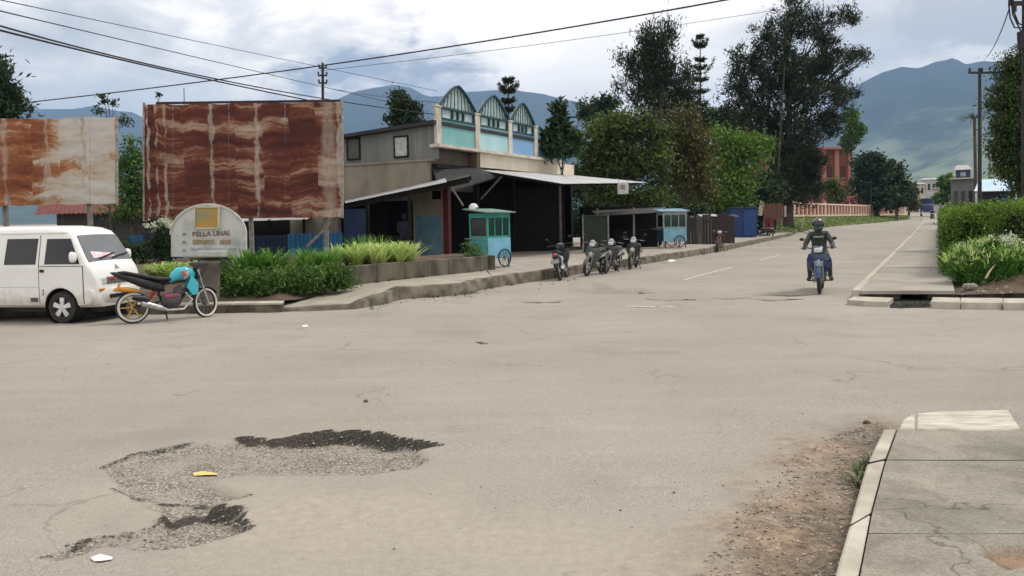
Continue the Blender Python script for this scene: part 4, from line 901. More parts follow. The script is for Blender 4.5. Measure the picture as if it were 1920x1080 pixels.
# the rider
ra = G(1537, 551); hd = math.atan2(-.93, -.40)
BLUE = mat('deep blue bike paint', (.012, .032, .115), (.009, .024, .085), rough=.22, scale=4, coat=.5)
RB = moped('dark blue step-through motorcycle ridden down the side road by a helmeted person', ra-Matrix.Rotation(hd, 3, 'Z') @ V((.62, 0, 0)), hd, BLUE, mat('pale blue accent', (.3, .36, .46)), name='ridden_motorcycle')
RB.rotation_euler = (R(2), 0, hd)
J = {'pel': (-.30, 0, .83), 'bel': (-.27, 0, 1.0), 'che': (-.19, 0, 1.19), 'neb': (-.14, 0, 1.33), 'nec': (-.12, 0, 1.39), 'hea': (-.08, 0, 1.48)}
for s, k in (('L', 1), ('R', -1)):
    J.update({'sh'+s: (-.17, k*.175, 1.275), 'el'+s: (.0, k*.29, 1.04), 'wr'+s: (.19, k*.285, 1.01), 'pa'+s: (.262, k*.285, 1.005), 'hi'+s: (-.26, k*.11, .80), 'kn'+s: (.14, k*.205, .69), 'an'+s: (.02, k*.215, .32), 'to'+s: (.17, k*.255, .27)})
RID_J = dict(J)
RID = figure('person', 'person in dark jacket and full-face helmet riding the dark blue motorcycle towards the junction', RB.location, hd, J, JACK, TROU, SKIN, .80, head=False)
RID.rotation_euler = (R(2), 0, hd)
c = V(J['hea'])
HEL = mat('dark helmet shell', (.02, .023, .035), (.015, .016, .025), rough=.2, scale=6, coat=.6)
h = MB(); h.sphere(c+V((0, 0, .02)), (.145, .125, .145), 22, 14, z0=-.8); h.hull([(.02, -.0, .10, .06), (.08, 0, .10, .055), (.13, 0, .075, .045), (.15, 0, .04, .03)])
for i, v in enumerate(h.v):
    if i >= 22*15: h.v[i] = (v[0]+c.x, v[1], v[2]+c.z-.075)
ho = h.build('helmet', HEL, RID)
def vis(u, v): a = (u-.5)*2.3; e = -.18+.55*v; return c+V((.152*math.cos(a)*math.cos(e), .132*math.sin(a)*math.cos(e), .02+.15*math.sin(e)))
MB().grid(vis, 14, 6).build('visor', glassmat('helmet visor', (.02, .03, .03), .08), ho)
def pk(u, v): a = (u-.5)*1.9; rr = .148+.06*v; return c+V((rr*math.cos(a), (.13+.02*v)*math.sin(a), .09+.01*v))
MB().shell(pk, 10, 3, (0, 0, .008)).build('peak', mat('pale lilac peak', (.45, .43, .55), rough=.3), ho)
# chest print
ch = MB().prism([(-.045, -.11, 1.205), (-.045, .11, 1.205), (-.04, .11, 1.235), (-.04, -.11, 1.235)], (.03, 0, 0)); ch.build('chest_band', mat('pale chest band', (.40, .41, .38)), RID)
# ------------------------------------------------------------------ billboards
def rustmat(name, cols, seams, bandscale, whiteness, seed):
    """corrugated hoarding sheets: rust eating through pale paint in bowed horizontal bands"""
    m = bpy.data.materials.new(name); m.use_nodes = True; nt = m.node_tree; N = nt.nodes.new; L = nt.links.new; b = nt.nodes['Principled BSDF']; b.inputs['Roughness'].default_value = .85
    tc = N('ShaderNodeTexCoord'); sp = N('ShaderNodeSeparateXYZ'); L(tc.outputs['Object'], sp.inputs[0])
    def math_(op, a, b_=None):
        n = N('ShaderNodeMath'); n.operation = op
        for i, x in enumerate((a, b_)):
            if x is None: continue
            if isinstance(x, (int, float)): n.inputs[i].default_value = x
            else: L(x, n.inputs[i])
        return n.outputs[0]
    def ns(vec, scale, det=6, rough=.6):
        n = N('ShaderNodeTexNoise'); n.inputs['Scale'].default_value = scale; n.inputs['Detail'].default_value = det; n.inputs['Roughness'].default_value = rough; L(vec, n.inputs['Vector']); return n.outputs['Fac']
    def cmb(x, y, z):
        c = N('ShaderNodeCombineXYZ')
        for i, q in enumerate((x, y, z)):
            if isinstance(q, (int, float)): c.inputs[i].default_value = q
            else: L(q, c.inputs[i])
        return c.outputs[0]
    def ramp(f, *st):
        r = N('ShaderNodeValToRGB'); e = r.color_ramp.elements; e[0].position, e[0].color = st[0][0], (*st[0][1], 1); e[1].position, e[1].color = st[-1][0], (*st[-1][1], 1)
        for p, c in st[1:-1]: x = e.new(p); x.color = (*c, 1)
        L(f, r.inputs[0]); return r.outputs[0]
    def mix(f, a, c):
        x = N('ShaderNodeMix'); x.data_type = 'RGBA'
        for s_, i in ((f, 0), (a, 6), (c, 7)):
            if isinstance(s_, (int, float)): x.inputs[i].default_value = s_
            elif isinstance(s_, tuple): x.inputs[i].default_value = (*s_, 1)
            else: L(s_, x.inputs[i])
        return x.outputs[2]
    x, z = sp.outputs[0], sp.outputs[2]
    warp = ns(cmb(math_('MULTIPLY', x, .9), seed, math_('MULTIPLY', z, .7)), 1.3, 3, .5)
    bow = math_('MULTIPLY', math_('ABSOLUTE', math_('SINE', math_('ADD', math_('MULTIPLY', x, 2.6), seed))), .07)
    zz = math_('ADD', z, math_('ADD', bow, math_('MULTIPLY', warp, .5)))
    col_ = math_('FLOOR', math_('MULTIPLY', math_('ADD', x, math_('MULTIPLY', warp, .3)), 1.15)); row_ = math_('FLOOR', math_('ADD', math_('MULTIPLY', z, .62), math_('MULTIPLY', warp, .5)))
    jmp = N('ShaderNodeTexWhiteNoise'); L(cmb(col_, row_, seed), jmp.inputs['Vector']); zz = math_('ADD', zz, math_('MULTIPLY', jmp.outputs['Value'], .55)); lvl = math_('MULTIPLY', math_('SUBTRACT', jmp.outputs['Value'], .5), .10)
    band = ns(cmb(math_('MULTIPLY', x, .28), seed*2, math_('MULTIPLY', zz, bandscale)), 1.0, 5, .55)
    big = ns(cmb(math_('MULTIPLY', x, .55), seed*3+4, math_('MULTIPLY', z, .5)), 1.0, 3, .5)
    fine = ns(cmb(math_('MULTIPLY', x, 6), seed, math_('MULTIPLY', zz, 16)), 1.0, 4, .7)
    fac = math_('ADD', math_('ADD', math_('MULTIPLY', band, .8), lvl), math_('ADD', math_('MULTIPLY', big, whiteness), math_('MULTIPLY', fine, .26)))
    c = ramp(fac, *cols)
    for sx_, wd, st in seams:                              # pale vertical sheet laps
        d = math_('ABSOLUTE', math_('SUBTRACT', math_('ADD', x, math_('MULTIPLY', math_('SUBTRACT', ns(cmb(0.0, seed, z), 2.2, 3), .5), .25)), sx_))
        pale = ramp(ns(cmb(math_('MULTIPLY', x, 9), 1.0, math_('MULTIPLY', z, 3)), 1.0, 5, .7), (.35, (.30, .23, .17)), (.6, (.50, .46, .40)))
        brk = math_('MULTIPLY', math_('SUBTRACT', ns(cmb(sx_, seed, z), 1.1, 3), .46), .55)
        c = mix(ramp(math_('ADD', math_('ADD', d, math_('MAXIMUM', brk, 0.0)), math_('MULTIPLY', math_('SUBTRACT', fine, .5), .12)), (wd*.5, (st, st, st)), (wd, (0, 0, 0))), c, pale)
    L(c, b.inputs['Base Color'])
    wv = N('ShaderNodeBump'); wv.inputs['Strength'].default_value = .4; wv.inputs['Distance'].default_value = .03; L(band, wv.inputs['Height']); L(wv.outputs[0], b.inputs['Normal']); return m
POST = mat('weathered grey post', (.26, .25, .23), (.15, .14, .125), rough=.9, scale=8)
def billboard(label, Y, x0, x1, yt0, yt1, yb0, yb1, m, posts, sheets, seed, back=.05):
    c = A((x0+x1)/2, yb1, Y); o_ = V((c.x, Y, 0)); root = thing('billboard', label, 'billboard', o_)
    a, b_, c_, d_ = (A(x0, yb0, Y)-o_, A(x1, yb1, Y)-o_, A(x1, yt1, Y)-o_, A(x0, yt0, Y)-o_)
    for k in range(sheets):
        def f(u, v, k=k):
            t = (k+u*.995)/sheets; p = a.lerp(b_, t).lerp(d_.lerp(c_, t), v)
            bz = .05*nz((p.x*1.1+seed, p.z*1.3, seed))+.022*nz((p.x*2.5, p.z*6, seed))+.006*math.sin(p.z*60)
            j = (nz((t*9, seed, 2))*.06 if v < .01 else 0)+(nz((t*9, seed, 5))*.045 if v > .99 else 0)
            return V((p.x, -.03+bz+.012*(k % 2), p.z+j))
        MB().shell(f, 8, 46, (0, .012, 0)).build('sheet', m, root, ang=60)
    fr = MB()
    for t in (.05, .5, .94): p, q = a.lerp(d_, t), b_.lerp(c_, t); fr.bar(p+V((0, .12, 0)), q+V((0, .12, 0)), .05, .07)
    fr.build('frame', POST, root)
    for p, q, t in ((a, d_, -.03), (b_, c_, .035)): MB().bar(p+V((t, 0, -.05)), q+V((t, 0, .08)), .07, .06).build('side_batten', mat('pale batten', (.42, .40, .36), (.22, .19, .15), scale=7, rough=.9), root)
    for px in posts:
        x = AX(px, Y+.22)-o_.x; z = a.z+(d_.z-a.z)*.95; MB().box((x, .24, z/2-.1), (.13, .11, z+.2)).build('post', POST, root)
    return root, (a, b_, c_, d_), o_
R1 = rustmat('rusty sheet dark', [(.52, (.05, .010, .007)), (.67, (.095, .019, .011)), (.755, (.155, .045, .022)), (.81, (.28, .165, .11)), (.93, (.40, .34, .27))], [(-3.02, .06, .75), (-2.74, .05, .6), (-2.47, .06, .65), (-.95, .10, .6), (.52, .11, .6), (2.85, .30, .42), (3.2, .12, .7)], 3.9, .34, 3.7)
BB, cs, bo_ = billboard('large billboard of dark red-brown rusty sheets behind the arched sign', 26, 272, 640, 197, 190, 412, 406, R1, (345, 470, 611), 7, 2.2)
MB().bar(cs[1]+V((-.05, .2, .1)), A(576, 462, 26.3)-bo_, .09, .09).build('strut', POST, BB)
MB().bar(cs[3]+V((.35, .05, .06)), cs[2]+V((-.05, .05, .03)), .09, .07).build('top_rail', mat('dark rail', (.04, .02, .015)), BB)
R2 = rustmat('rusty sheet pale', [(.44, (.11, .028, .012)), (.61, (.25, .08, .028)), (.68, (.35, .17, .075)), (.73, (.45, .37, .28)), (.90, (.55, .53, .50))], [(-1.0, .12, .5), (.3, .14, .6), (1.46, .08, .9), (-2.3, .12, .6)], 2.6, .42, 8.3)
def pale_side(m):
    nt = m.node_tree; r = [n for n in nt.nodes if n.type == 'VALTORGB' and len(n.color_ramp.elements) == 5][0]; src = r.inputs[0].links[0].from_socket
    tc = [n for n in nt.nodes if n.type == 'TEX_COORD'][0]; sp = nt.nodes.new('ShaderNodeSeparateXYZ'); nt.links.new(tc.outputs['Object'], sp.inputs[0])
    mr = nt.nodes.new('ShaderNodeMapRange'); nt.links.new(sp.outputs[0], mr.inputs[0]); mr.inputs[1].default_value = -.3; mr.inputs[2].default_value = 1.0; mr.inputs[3].default_value = -.17; mr.inputs[4].default_value = .06
    ad = nt.nodes.new('ShaderNodeMath'); nt.links.new(src, ad.inputs[0]); nt.links.new(mr.outputs[0], ad.inputs[1]); nt.links.new(ad.outputs[0], r.inputs[0])
pale_side(R2)
billboard('smaller half-white rusted billboard standing behind the minibus', 25, -70, 217, 225, 219, 388, 381, R2, (10, 168), 6, 7.7)

# ------------------------------------------------------------------ arched welcome sign
Y = 20.2; so_ = base(390, Y, 0.55)
SG = thing('welcome_sign', 'white arched town sign with a gold square panel above faded lettering', 'sign', so_)
sp_ = lambda x, y, dy=0: A(x, y, Y+dy)-so_
SGW = mat('flaking white board', (.56, .565, .55), (.33, .35, .345), scale=2.2, rough=.8, detail=9, pos=(.3, .52))
pts = [(320, 482)]+[(320, 440)]+[(390-70*math.cos(t), 440-57*math.sin(t)) for t in np.linspace(.12, math.pi-.12, 26)]+[(460, 440), (460, 484)]
MB().prism([sp_(*q) for q in pts], (0, .16, 0)).build('board', SGW, SG, bevel=.02)
rm_ = MB(); n = len(pts)
for q0, q1 in zip(pts[1:-2], pts[2:-1]): rm_.bar(sp_(*q0, -.012), sp_(*q1, -.012), .03, .05)
rm_.build('rim', mat('sign rim', (.62, .60, .55), (.45, .43, .4), scale=5), SG)
MB().prism([sp_(367, 426, -.035), sp_(408.5, 426, -.035), sp_(408.5, 389, -.035), sp_(367, 389, -.035)], (0, .05, 0)).build('panel', mat('faded gold panel', (.46, .27, .05), (.25, .25, .17), scale=1.9, rough=.6, pos=(.38, .58)), SG)
pf = MB()
for q0, q1 in (((364, 388), (412, 388)), ((364, 428), (412, 428)), ((365, 388), (365, 428)), ((410.5, 388), (410.5, 428))): pf.bar(sp_(*q0, -.03), sp_(*q1, -.03), .05, .045)
pf.build('panel_frame', mat('cream frame', (.62, .57, .46)), SG)
LD = mat('faded maroon lettering', (.13, .07, .075), (.30, .25, .24), scale=14, rough=.8); LB = mat('faded brown lettering', (.25, .18, .11), (.38, .32, .22), scale=10, rough=.8); LG = mat('faded blue lettering', (.27, .31, .34), (.42, .44, .44), scale=8, rough=.8)
rt = (R(90), R(-1.1), 0)
text_mesh('lettering', 'BELLA UNAI', .175, LD, SG, sp_(395, 438.5, -.02), rt, .006)
bars = MB()                                    # the second and third lines are too worn to read
x = 361.0
while x < 432:
    w_ = rnd.uniform(3.5, 5.5)
    if not 401 < x < 408: bars.prism([sp_(x, 458, -.014), sp_(x+w_*.8, 458, -.014), sp_(x+w_*.8, 449.5+rnd.uniform(-.6, .8), -.014), sp_(x, 449.5, -.014)], (0, .02, 0))
    x += w_
bars.build('faded_line', LB, SG)
MB().prism([sp_(360, 446.6, -.016), sp_(430, 446, -.016), sp_(430, 444.6, -.016), sp_(360, 445, -.016)], (0, .02, 0)).build('underline', mat('cream line', (.68, .62, .50)), SG)
b3 = MB(); x = 358
while x < 438: b3.prism([sp_(x, 469, -.012), sp_(x+6, 469, -.012), sp_(x+6, 464.5+rnd.uniform(0, 1.5), -.012), sp_(x, 464.5, -.012)], (0, .016, 0)); x += 6.6
b3.build('faded_line', LG, SG)
for yy in (439, 454, 469): mk = MB(); mk.prism([sp_(341, yy+3, -.012), sp_(349, yy+2.5, -.012), sp_(347, yy-3, -.012), sp_(342, yy-2.2, -.012)], (0, .016, 0)); mk.build('side_mark', mat('dark mark', (.2, .2, .21), (.4, .4, .4), scale=20), SG)
MB().prism([sp_(369, 482, -.16), sp_(424, 482, -.16), sp_(424, 470, -.16), sp_(369, 470, -.16)], (0, .2, 0)).build('ledge', mat('sign ledge', (.6, .6, .57)), SG, bevel=.02)
MB().box((0, .12, .06), (1.0, .26, .6)).build('plinth', mat('dark plinth', (.05, .05, .045)), SG, bevel=.02)
# concrete pot
pb = G(387, 566, .2); pb.z = .17
tag(MB().lathe([(.24, 0), (.27, .3), (.285, .78), (.30, .80), (.30, .84), (.25, .84), (.24, .7), (.01, .7)], pb, (0, 0, 1), 28).build('concrete_bin', mat('dull concrete', (.15, .135, .11), (.085, .075, .06), scale=3, rough=.95, bump=.4)), 'round grey concrete bin behind the turquoise motorcycle', 'bin')

# ------------------------------------------------------------------ blue fence and low sheds behind it
BLF = mat('faded blue panel', (.028, .16, .31), (.018, .10, .21), rough=.7, scale=1.5, stretch=(6, 1, .4)); BLD = mat('dark blue panel', (.012, .035, .085), (.008, .02, .055), rough=.7, scale=2)
Y = 28.2; fo = base(470, Y, .28); FE = thing('blue_fence', 'faded blue panel fence running behind the billboards', 'fence', fo)
edges = [(236, 437), (268, 441), (300, 440), (322, 441), (462, 443), (538, 441), (608, 437), (642, 436)]
for (xa, ya), (xb, yb) in zip(edges[:-1], edges[1:]):
    p, q = V((AX(xa, Y)-fo.x, 0, 0)), V((AX(xb, Y)-fo.x-.015, 0, 0)); zt = A(xb, yb, Y).z-.28; nn_ = int((q.x-p.x)/.06)+2
    def f(u, v): x = p.x+(q.x-p.x)*u; return V((x, .02*math.sin(x*42)+rnd.uniform(-.002, .002), zt*v))
    MB().shell(f, nn_*2, 1, (0, .008, 0)).build('panel', BLF if rnd.random() < .75 else BLD, FE)
p, q = AX(642, Y)-fo.x, AX(684, Y)-fo.x; zt = A(660, 392, Y).z-.28
MB().box(((p+q)/2+.03, .0, zt/2), (q-p-.02, .06, zt)).build('gate_panel', BLD, FE)
DKW = mat('shade-dark timber', (.011, .009, .008), (.006, .005, .0045), rough=.95, scale=5, stretch=(4, 4, .5)); TIN = mat('bright zinc sheet', (.55, .56, .57), (.32, .325, .33), rough=.42, scale=2.5, metal=0, stretch=(3, .5, 1)); TIND = mat('dull zinc sheet', (.07, .066, .06), (.04, .037, .034), rough=.6, scale=2, metal=.2)  # timber colour is near-black, the deep shade of the interiors darkened into it
def corr(p00, p10, p01, p11, pitch=.09, amp=.012, th=.006):
    p00, p10, p01, p11 = map(V, (p00, p10, p01, p11)); L_ = (p10-p00).length; n = max(6, int(L_/pitch*4)); 
    def f(u, v): q = p00.lerp(p10, u).lerp(p01.lerp(p11, u), v); return q+V((0, 0, amp*math.sin(u*L_/pitch*2*math.pi)+.008*nz((q.x*2, q.y*2, 3))))
    return MB().shell(f, n, 6, (0, 0, -th))
ls_ = base(530, 29.5, .28); LS = thing('low_shed', 'low dark market shed with a pale tin roof edge under the large billboard', 'shed', ls_)
lp = lambda x, y, Y_: A(x, y, Y_)-ls_
corr(lp(440, 415, 28.9), lp(575, 411, 28.9), lp(440, 405, 33)+V((0, 0, -.1)), lp(585, 402, 33)+V((0, 0, -.1))).build('roof', TIN, LS)
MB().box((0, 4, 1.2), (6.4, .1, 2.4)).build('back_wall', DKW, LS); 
for px in (445, 505, 570): MB().box((lp(px, 440, 29).x, -.45, .8), (.1, .1, 1.65)).build('post', DKW, LS)
MB().box((0, .3, .02), (6.4, 7, .04)).build('floor', SOIL, LS)
# house with rusty roof, left
ho_ = base(220, 35, .28); HS = thing('rust_roofed_house', 'small dark house with a rusty red roof behind the billboards', 'house', ho_); hp = lambda x, y, Y_: A(x, y, Y_)-ho_
RRF = mat('rusty red roof', (.17, .045, .035), (.09, .02, .016), rough=.8, scale=2.5, stretch=(4, 1, 1))
corr(hp(66, 402, 34), hp(300, 396, 34), hp(80, 372, 38), hp(300, 368, 38), .2, .02).build('roof', RRF, HS)
MB().box((.2, 1.5, 1.0), (5.4, 3.6, 2.2)).build('wall', mat('grey plank wall', (.075, .072, .07), (.04, .038, .035), scale=3, stretch=(6, 6, .5)), HS)
MB().box((1.6, -.33, 1.1), (.8, .06, 1.0)).build('window', GLS, HS)

# ------------------------------------------------------------------ the shop
C0 = V((AX(820, 30), 30, 0)); rz_shop = math.atan2(D1.y, D1.x)
SH = thing('corner_shop', 'two-storey corner shop with three pointed turquoise arches over a cream fascia', 'shop', C0, rz_shop)
Ms = Matrix.Translation(C0) @ Matrix.Rotation(rz_shop, 4, 'Z'); Mi = Ms.inverted()
def U(px, v=0.0):                              # u of the facade plane (v outward) seen at px
    m = (px-960)/FPX; p = C0+N1*v; return (m*p.y-p.x)/(D1.x-m*D1.y)
def S(u, v, z=0): return V((u, -v, z))         # shop-local point: u along the street, v towards the street
def ZS(px, py, v=0.0): u = U(px, v); w_ = Ms @ S(u, v); return A(px, py, w_.y).z
def sb(mb, u0, u1, v0, v1, z0, z1, mi=0): return mb.box(((u0+u1)/2, -(v0+v1)/2, (z0+z1)/2), (u1-u0, abs(v1-v0), z1-z0), mi=mi)
BEI = mat('stained beige render', (.30, .265, .205), (.20, .175, .135), scale=1.1, rough=.95, detail=9, stretch=(1, 1, .6), bump=.2)
GRW = mat('grey painted boards', (.20, .205, .20), (.145, .15, .145), scale=1.2, rough=.85, stretch=(5, 5, .4))
CRM = mat('cream fascia paint', (.78, .70, .56), (.66, .58, .45), scale=1.3, rough=.8); CRC = mat('dirty cream column', (.60, .56, .49), (.42, .38, .32), scale=2.5, rough=.9, detail=8)
T1 = mat('teal panel', (.21, .43, .43), (.16, .36, .36), scale=1.2, rough=.7); T2 = mat('pale blue panel', (.40, .62, .66), (.33, .55, .60), scale=1.2, rough=.7); T3 = mat('sky blue panel', (.21, .39, .60), (.17, .33, .52), scale=1.2, rough=.7); TL = mat('dark teal trim', (.022, .075, .085), (.015, .05, .058), rough=.7, scale=4); TLG = mat('pale lattice glass', (.55, .64, .64), (.36, .48, .48), rough=.4, scale=6)
RFD = mat('dark sheet roof', (.03, .032, .037), (.018, .018, .02), rough=.7, scale=3)
def vw(px): m_ = (px-960)/FPX; return (m_*C0.y-C0.x)/(N1.x-m_*N1.y)
VP_ = vw(776)
# side wall seen from the junction
m = MB(); sb(m, .0, .2, -.35, -9, 2.55, 4.0); sb(m, 0.002, .198, -.35, .25, .28, 2.55); sb(m, .0, .2, .2, VP_, .28, 2.549); sb(m, 0, .2, -4.8, -9, .28, 2.549); m.build('side_wall', BEI, SH)
m = MB(); sb(m, -.02, -.004, .19, VP_+.1, .29, 1.95); m.build('wall_dado', mat('worn blue dado', (.07, .16, .21), (.13, .215, .25), scale=2.2, rough=.9, detail=9), SH)
m = MB(); sb(m, -.05, .2, -.1, -9, 4.0, 4.08); m.build('ledge', BEI, SH)
m = MB(); m.prism([S(.06, -.0, 4.08), S(.06, -9, 4.08), S(.06, -9, 4.85), S(.06, -.0, 5.35)], (.15, 0, 0)); m.build('upper_wall', GRW, SH)
m = MB(); m.prism([S(-.25, .05, 5.36), S(-.25, -9.3, 4.84), S(-.25, -9.3, 4.94), S(-.25, .05, 5.5)], (12.5, 0, 0)); m.build('roof', RFD, SH)
def vw(px): m_ = (px-960)/FPX; return (m_*C0.y-C0.x)/(N1.x-m_*N1.y)        # v on the side wall seen at px
for px0, px1, y0_, y1_, gm in ((656, 677, 262, 298, mat('greenish pane', (.09, .10, .085))), (744, 767, 258, 293, mat('pale curtain', (.5, .52, .5), (.33, .35, .33), scale=6))):
    va, vb = vw(px0), vw(px1); yy = (C0+N1*va).y; za, zb = A(px0, y1_, yy).z, A(px0, y0_, yy).z
    f = MB()
    for (a0, a1, b0, b1) in ((va-.05, vb+.05, za-.06, za), (va-.05, vb+.05, zb, zb+.06), (va-.05, va, za, zb), (vb, vb+.05, za, zb)): sb(f, .0, .07, a0, a1, b0, b1)
    w_ = f.build('window', DKW, SH); sb(MB(), .03, .05, va, vb, za, zb).build('pane', gm, w_)
# parapet storey
zb_ = 4.62; cols = [(820, 832), (893, 904), (955, 964), (1003, 1011)]
U1 = U(1052); m = MB(); sb(m, -.12, U1, -.2, .24, 4.50, 4.62); m.build('floor_band', CRC, SH)
ztop_ = 6.12; m = None
for i, (xa, xb) in enumerate(cols):
    ua, ub = U(xa), U(xb); c_ = MB(); sb(c_, ua+.05, ub-.05, -.07, .06, 4.62, ztop_-.1); sb(c_, ua+.02, ub-.02, -.09, .09, ztop_-.105, ztop_-.02); c_.build('column', CRC, SH, bevel=.015)
bays = [(832, 893, T1), (904, 955, T2), (964, 1003, T3)]
for xa, xb, pm in bays:
    ua, ub = U(xa)-.045, U(xb)+.045; sb(MB(), ua, ub, -.06, .0, 4.622, 5.60).build('panel', pm, SH)
    lt = MB(); sb(lt, ua, ub, -.05, .05, 5.60, 5.66); sb(lt, ua, ub, -.05, .05, 6.0, 6.08)
    for t in (0.02, .34, .5, .66, .98): u_ = ua+(ub-ua)*t; sb(lt, u_-.03, u_+.03, -.05, .05, 5.68, 5.98)
    wmid = (ua+ub)/2; hw_ = (ub-ua)/2+.10; ah = .86; arc = []
    for t in np.linspace(-1, 1, 25): arc.append((wmid+hw_*t, 6.08+ah*(1-abs(t)**1.45)+.06*(1-abs(t))))
    for (u0, z0_), (u1, z1_) in zip(arc[:-1], arc[1:]): lt.bar(S(u0, .03, z0_), S(u1, .03, z1_), .12, .06)
    for t in np.linspace(-.8, .8, 9): u_ = wmid+hw_*t; zt_ = 6.08+ah*(1-abs(t)**1.45); lt.bar(S(u_, .02, 6.08), S(wmid+hw_*t*.86, .02, zt_), .03, .028)
    lo_ = lt.build('lattice', TL, SH)
    g_ = MB(); g_.prism([S(u_, -.05, z_) for u_, z_ in [(ua, 5.68), (ub, 5.68)]+[(a_, b_) for a_, b_ in arc[::-1]]], (0, .03, 0)); g_.build('glazing', TLG, lo_)
m = MB(); m.prism([S(U(1012), 0, 4.62), S(U1, 0, 4.62), S(U(1030), 0, 5.75), S(U(1018), 0, 6.0), S(U(1012), 0, 6.0)], (0, .1, 0)); m.build('end_panel', mat('end panel', (.18, .42, .44), (.10, .28, .32), scale=2), SH)
m = MB(); m.bar(S(U1+.03, .0, 4.62), S(U(1030)+.03, .0, 5.75), .14, .1); m.bar(S(U(1030)+.03, 0, 5.75), S(U(1014), .0, 6.05), .14, .1); m.build('end_trim', TL, SH)
m = MB(); m.prism([S(U(925, -2), -2, 5.4), S(U(1000, -2), -2, 5.4), S(U(990, -2), -2, 6.75), S(U(930, -2), -2, 6.75)], (0, 2, 0)); m.build('rear_roof', mat('dark grey roof', (.06, .066, .07), (.04, .045, .047), rough=.8, scale=3), SH)
uc = U(895, -.25); m = MB(); sb(m, uc, U(1072, -.25), -.3, -.05, 3.92, 4.499); m.build('fascia', CRM, SH)
m = MB(); sb(m, .2, uc-.004, -.6, -.4, 2.9, 4.499); m.build('recess_wall', mat('brown recess wall', (.14, .11, .085), (.09, .07, .055), scale=2), SH)
m = MB(); sb(m, uc-.3, uc-.01, -.35, -.02, 3.5, 4.495); m.build('pillar', mat('brown pillar', (.20, .16, .11), (.11, .085, .055), scale=3), SH)
m = MB(); m.prism([S(.15, .15, 2.75), S(.15, -.3, 3.75), S(uc, -.3, 4.0), S(uc, .9, 3.55)], (0, 0, -.06)); m.build('porch_flap', RFD, SH)
# dark inside
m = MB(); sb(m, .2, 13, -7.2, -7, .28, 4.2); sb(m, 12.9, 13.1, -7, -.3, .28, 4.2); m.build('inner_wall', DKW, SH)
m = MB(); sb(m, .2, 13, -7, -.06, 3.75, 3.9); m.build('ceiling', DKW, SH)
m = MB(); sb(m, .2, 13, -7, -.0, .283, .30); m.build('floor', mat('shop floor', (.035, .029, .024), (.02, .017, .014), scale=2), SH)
for u_ in (3.2, 6.4, 9.6, 12.8):
    m = MB(); sb(m, u_-.09, u_+.09, -.25, -.07, .28, 3.9); m.build('post', DKW, SH)
m = MB(); sb(m, .0, .2, .26, .48, .28, 3.05); m.build('red_column', DRED, SH)
m = MB(); sb(m, -.03, .24, .19, .258, .28, 3.0); m.build('pink_edge', mat('pinkish render', (.27, .15, .14), (.2, .11, .1), scale=3), SH)
m = MB()
for k in range(4): sb(m, 3.6+k*1.6, 4.9+k*1.6, -5.5, -4.9, .3, 1.1+.2*(k % 2))
m.build('counter', mat('dark counter', (.03, .03, .035), (.05, .035, .025), scale=2), SH)
DKP = mat('dark post', (.07, .06, .05), (.04, .034, .03), rough=.9, scale=6)
# tin awning over the shop front
aw0 = S(3.0, .0, 3.80); aw1 = S(3.0, 3.84, 3.08); aw2 = S(12.2, 0.0, 3.95); aw3 = S(12.2, 3.7, 3.42)
AW = thing('tin_awning', 'bright zinc awning sloping out over the shop front on thin posts', 'awning', Ms @ S(3, 3.84, .28), rz_shop); off = -S(3, 3.84, .28)
corr(aw1+off, aw3+off+S(.4, .3, 0), aw0+off, aw2+off, .12, .014).build('sheet', TIN, AW)
for u_ in (3.25,): MB().cyl(S(u_, 3.6, .28)+off, S(u_, 3.6, 3.12+.033*(u_-3))+off, .05, n=10).build('post', DKP, AW)
m = MB(); m.bar(S(3.0, 3.62, 3.06)+off, S(12.2, 3.62, 3.36)+off, .06, .09)
for u_ in np.linspace(3.1, 12.1, 8): m.bar(S(u_, 3.7, 3.04+.033*(u_-3))+off, S(u_, .05, 3.73+.016*(u_-3))+off, .05, .08)
m.build('rafter', DKW, AW)
m = MB(); m.bar(S(3.3, 1.0, 3.5)+off, S(3.3, .0, 2.6)+off, .06, .06); m.build('brace', POST, AW)
# lean-to roof on the left flank
LT = thing('lean_to_roof', 'long tin lean-to roof sloping down beside the shop wall', 'lean-to', Ms @ S(-1.2, -2, .28), rz_shop)
Li = (Matrix.Translation(Ms @ S(-1.2, -2, .28)) @ Matrix.Rotation(rz_shop, 4, 'Z')).inverted(); lw_ = lambda p: Li @ p
e0, e1, e2 = A(646, 381, 28.6), A(838, 341, 27.9), A(880, 331, 27.9); b0, b1, b2 = A(648, 376, 31.8), A(835, 334, 30.3), A(884, 327, 30.0)
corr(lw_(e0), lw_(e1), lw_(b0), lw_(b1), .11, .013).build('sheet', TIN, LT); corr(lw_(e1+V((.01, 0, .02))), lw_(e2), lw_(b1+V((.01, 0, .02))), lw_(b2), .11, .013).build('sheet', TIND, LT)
m = MB(); dn = V((0, .1, -.13)); m.bar(lw_(e0+dn), lw_(e2+dn), .08, .16); m.bar(lw_(b0+V((0, -.2, -.14))), lw_(b2+V((0, -.2, -.14))), .08, .16)
for t in np.linspace(.02, .98, 8): m.bar(lw_(e0.lerp(e2, t)+V((0, .1, -.07))), lw_(b0.lerp(b2, t)+V((0, -.1, -.07))), .05, .09)
m.build('rafter', DKW, LT)
for px in (690, 768): p = A(px, 400, 28.3); MB().bar(lw_(V((p.x, p.y, .28))), lw_(V((p.x, p.y, float(np.interp(px, [646, 838], [e0.z, e1.z]))-.2))), .09, .09).build('post', DKW, LT)
m = MB(); p = A(847, 352, 28); q = A(868, 385, 28.6); m.bar(lw_(p), lw_(q), .05, .05); p = A(905, 375, 29); m.build('brace', POST, LT)
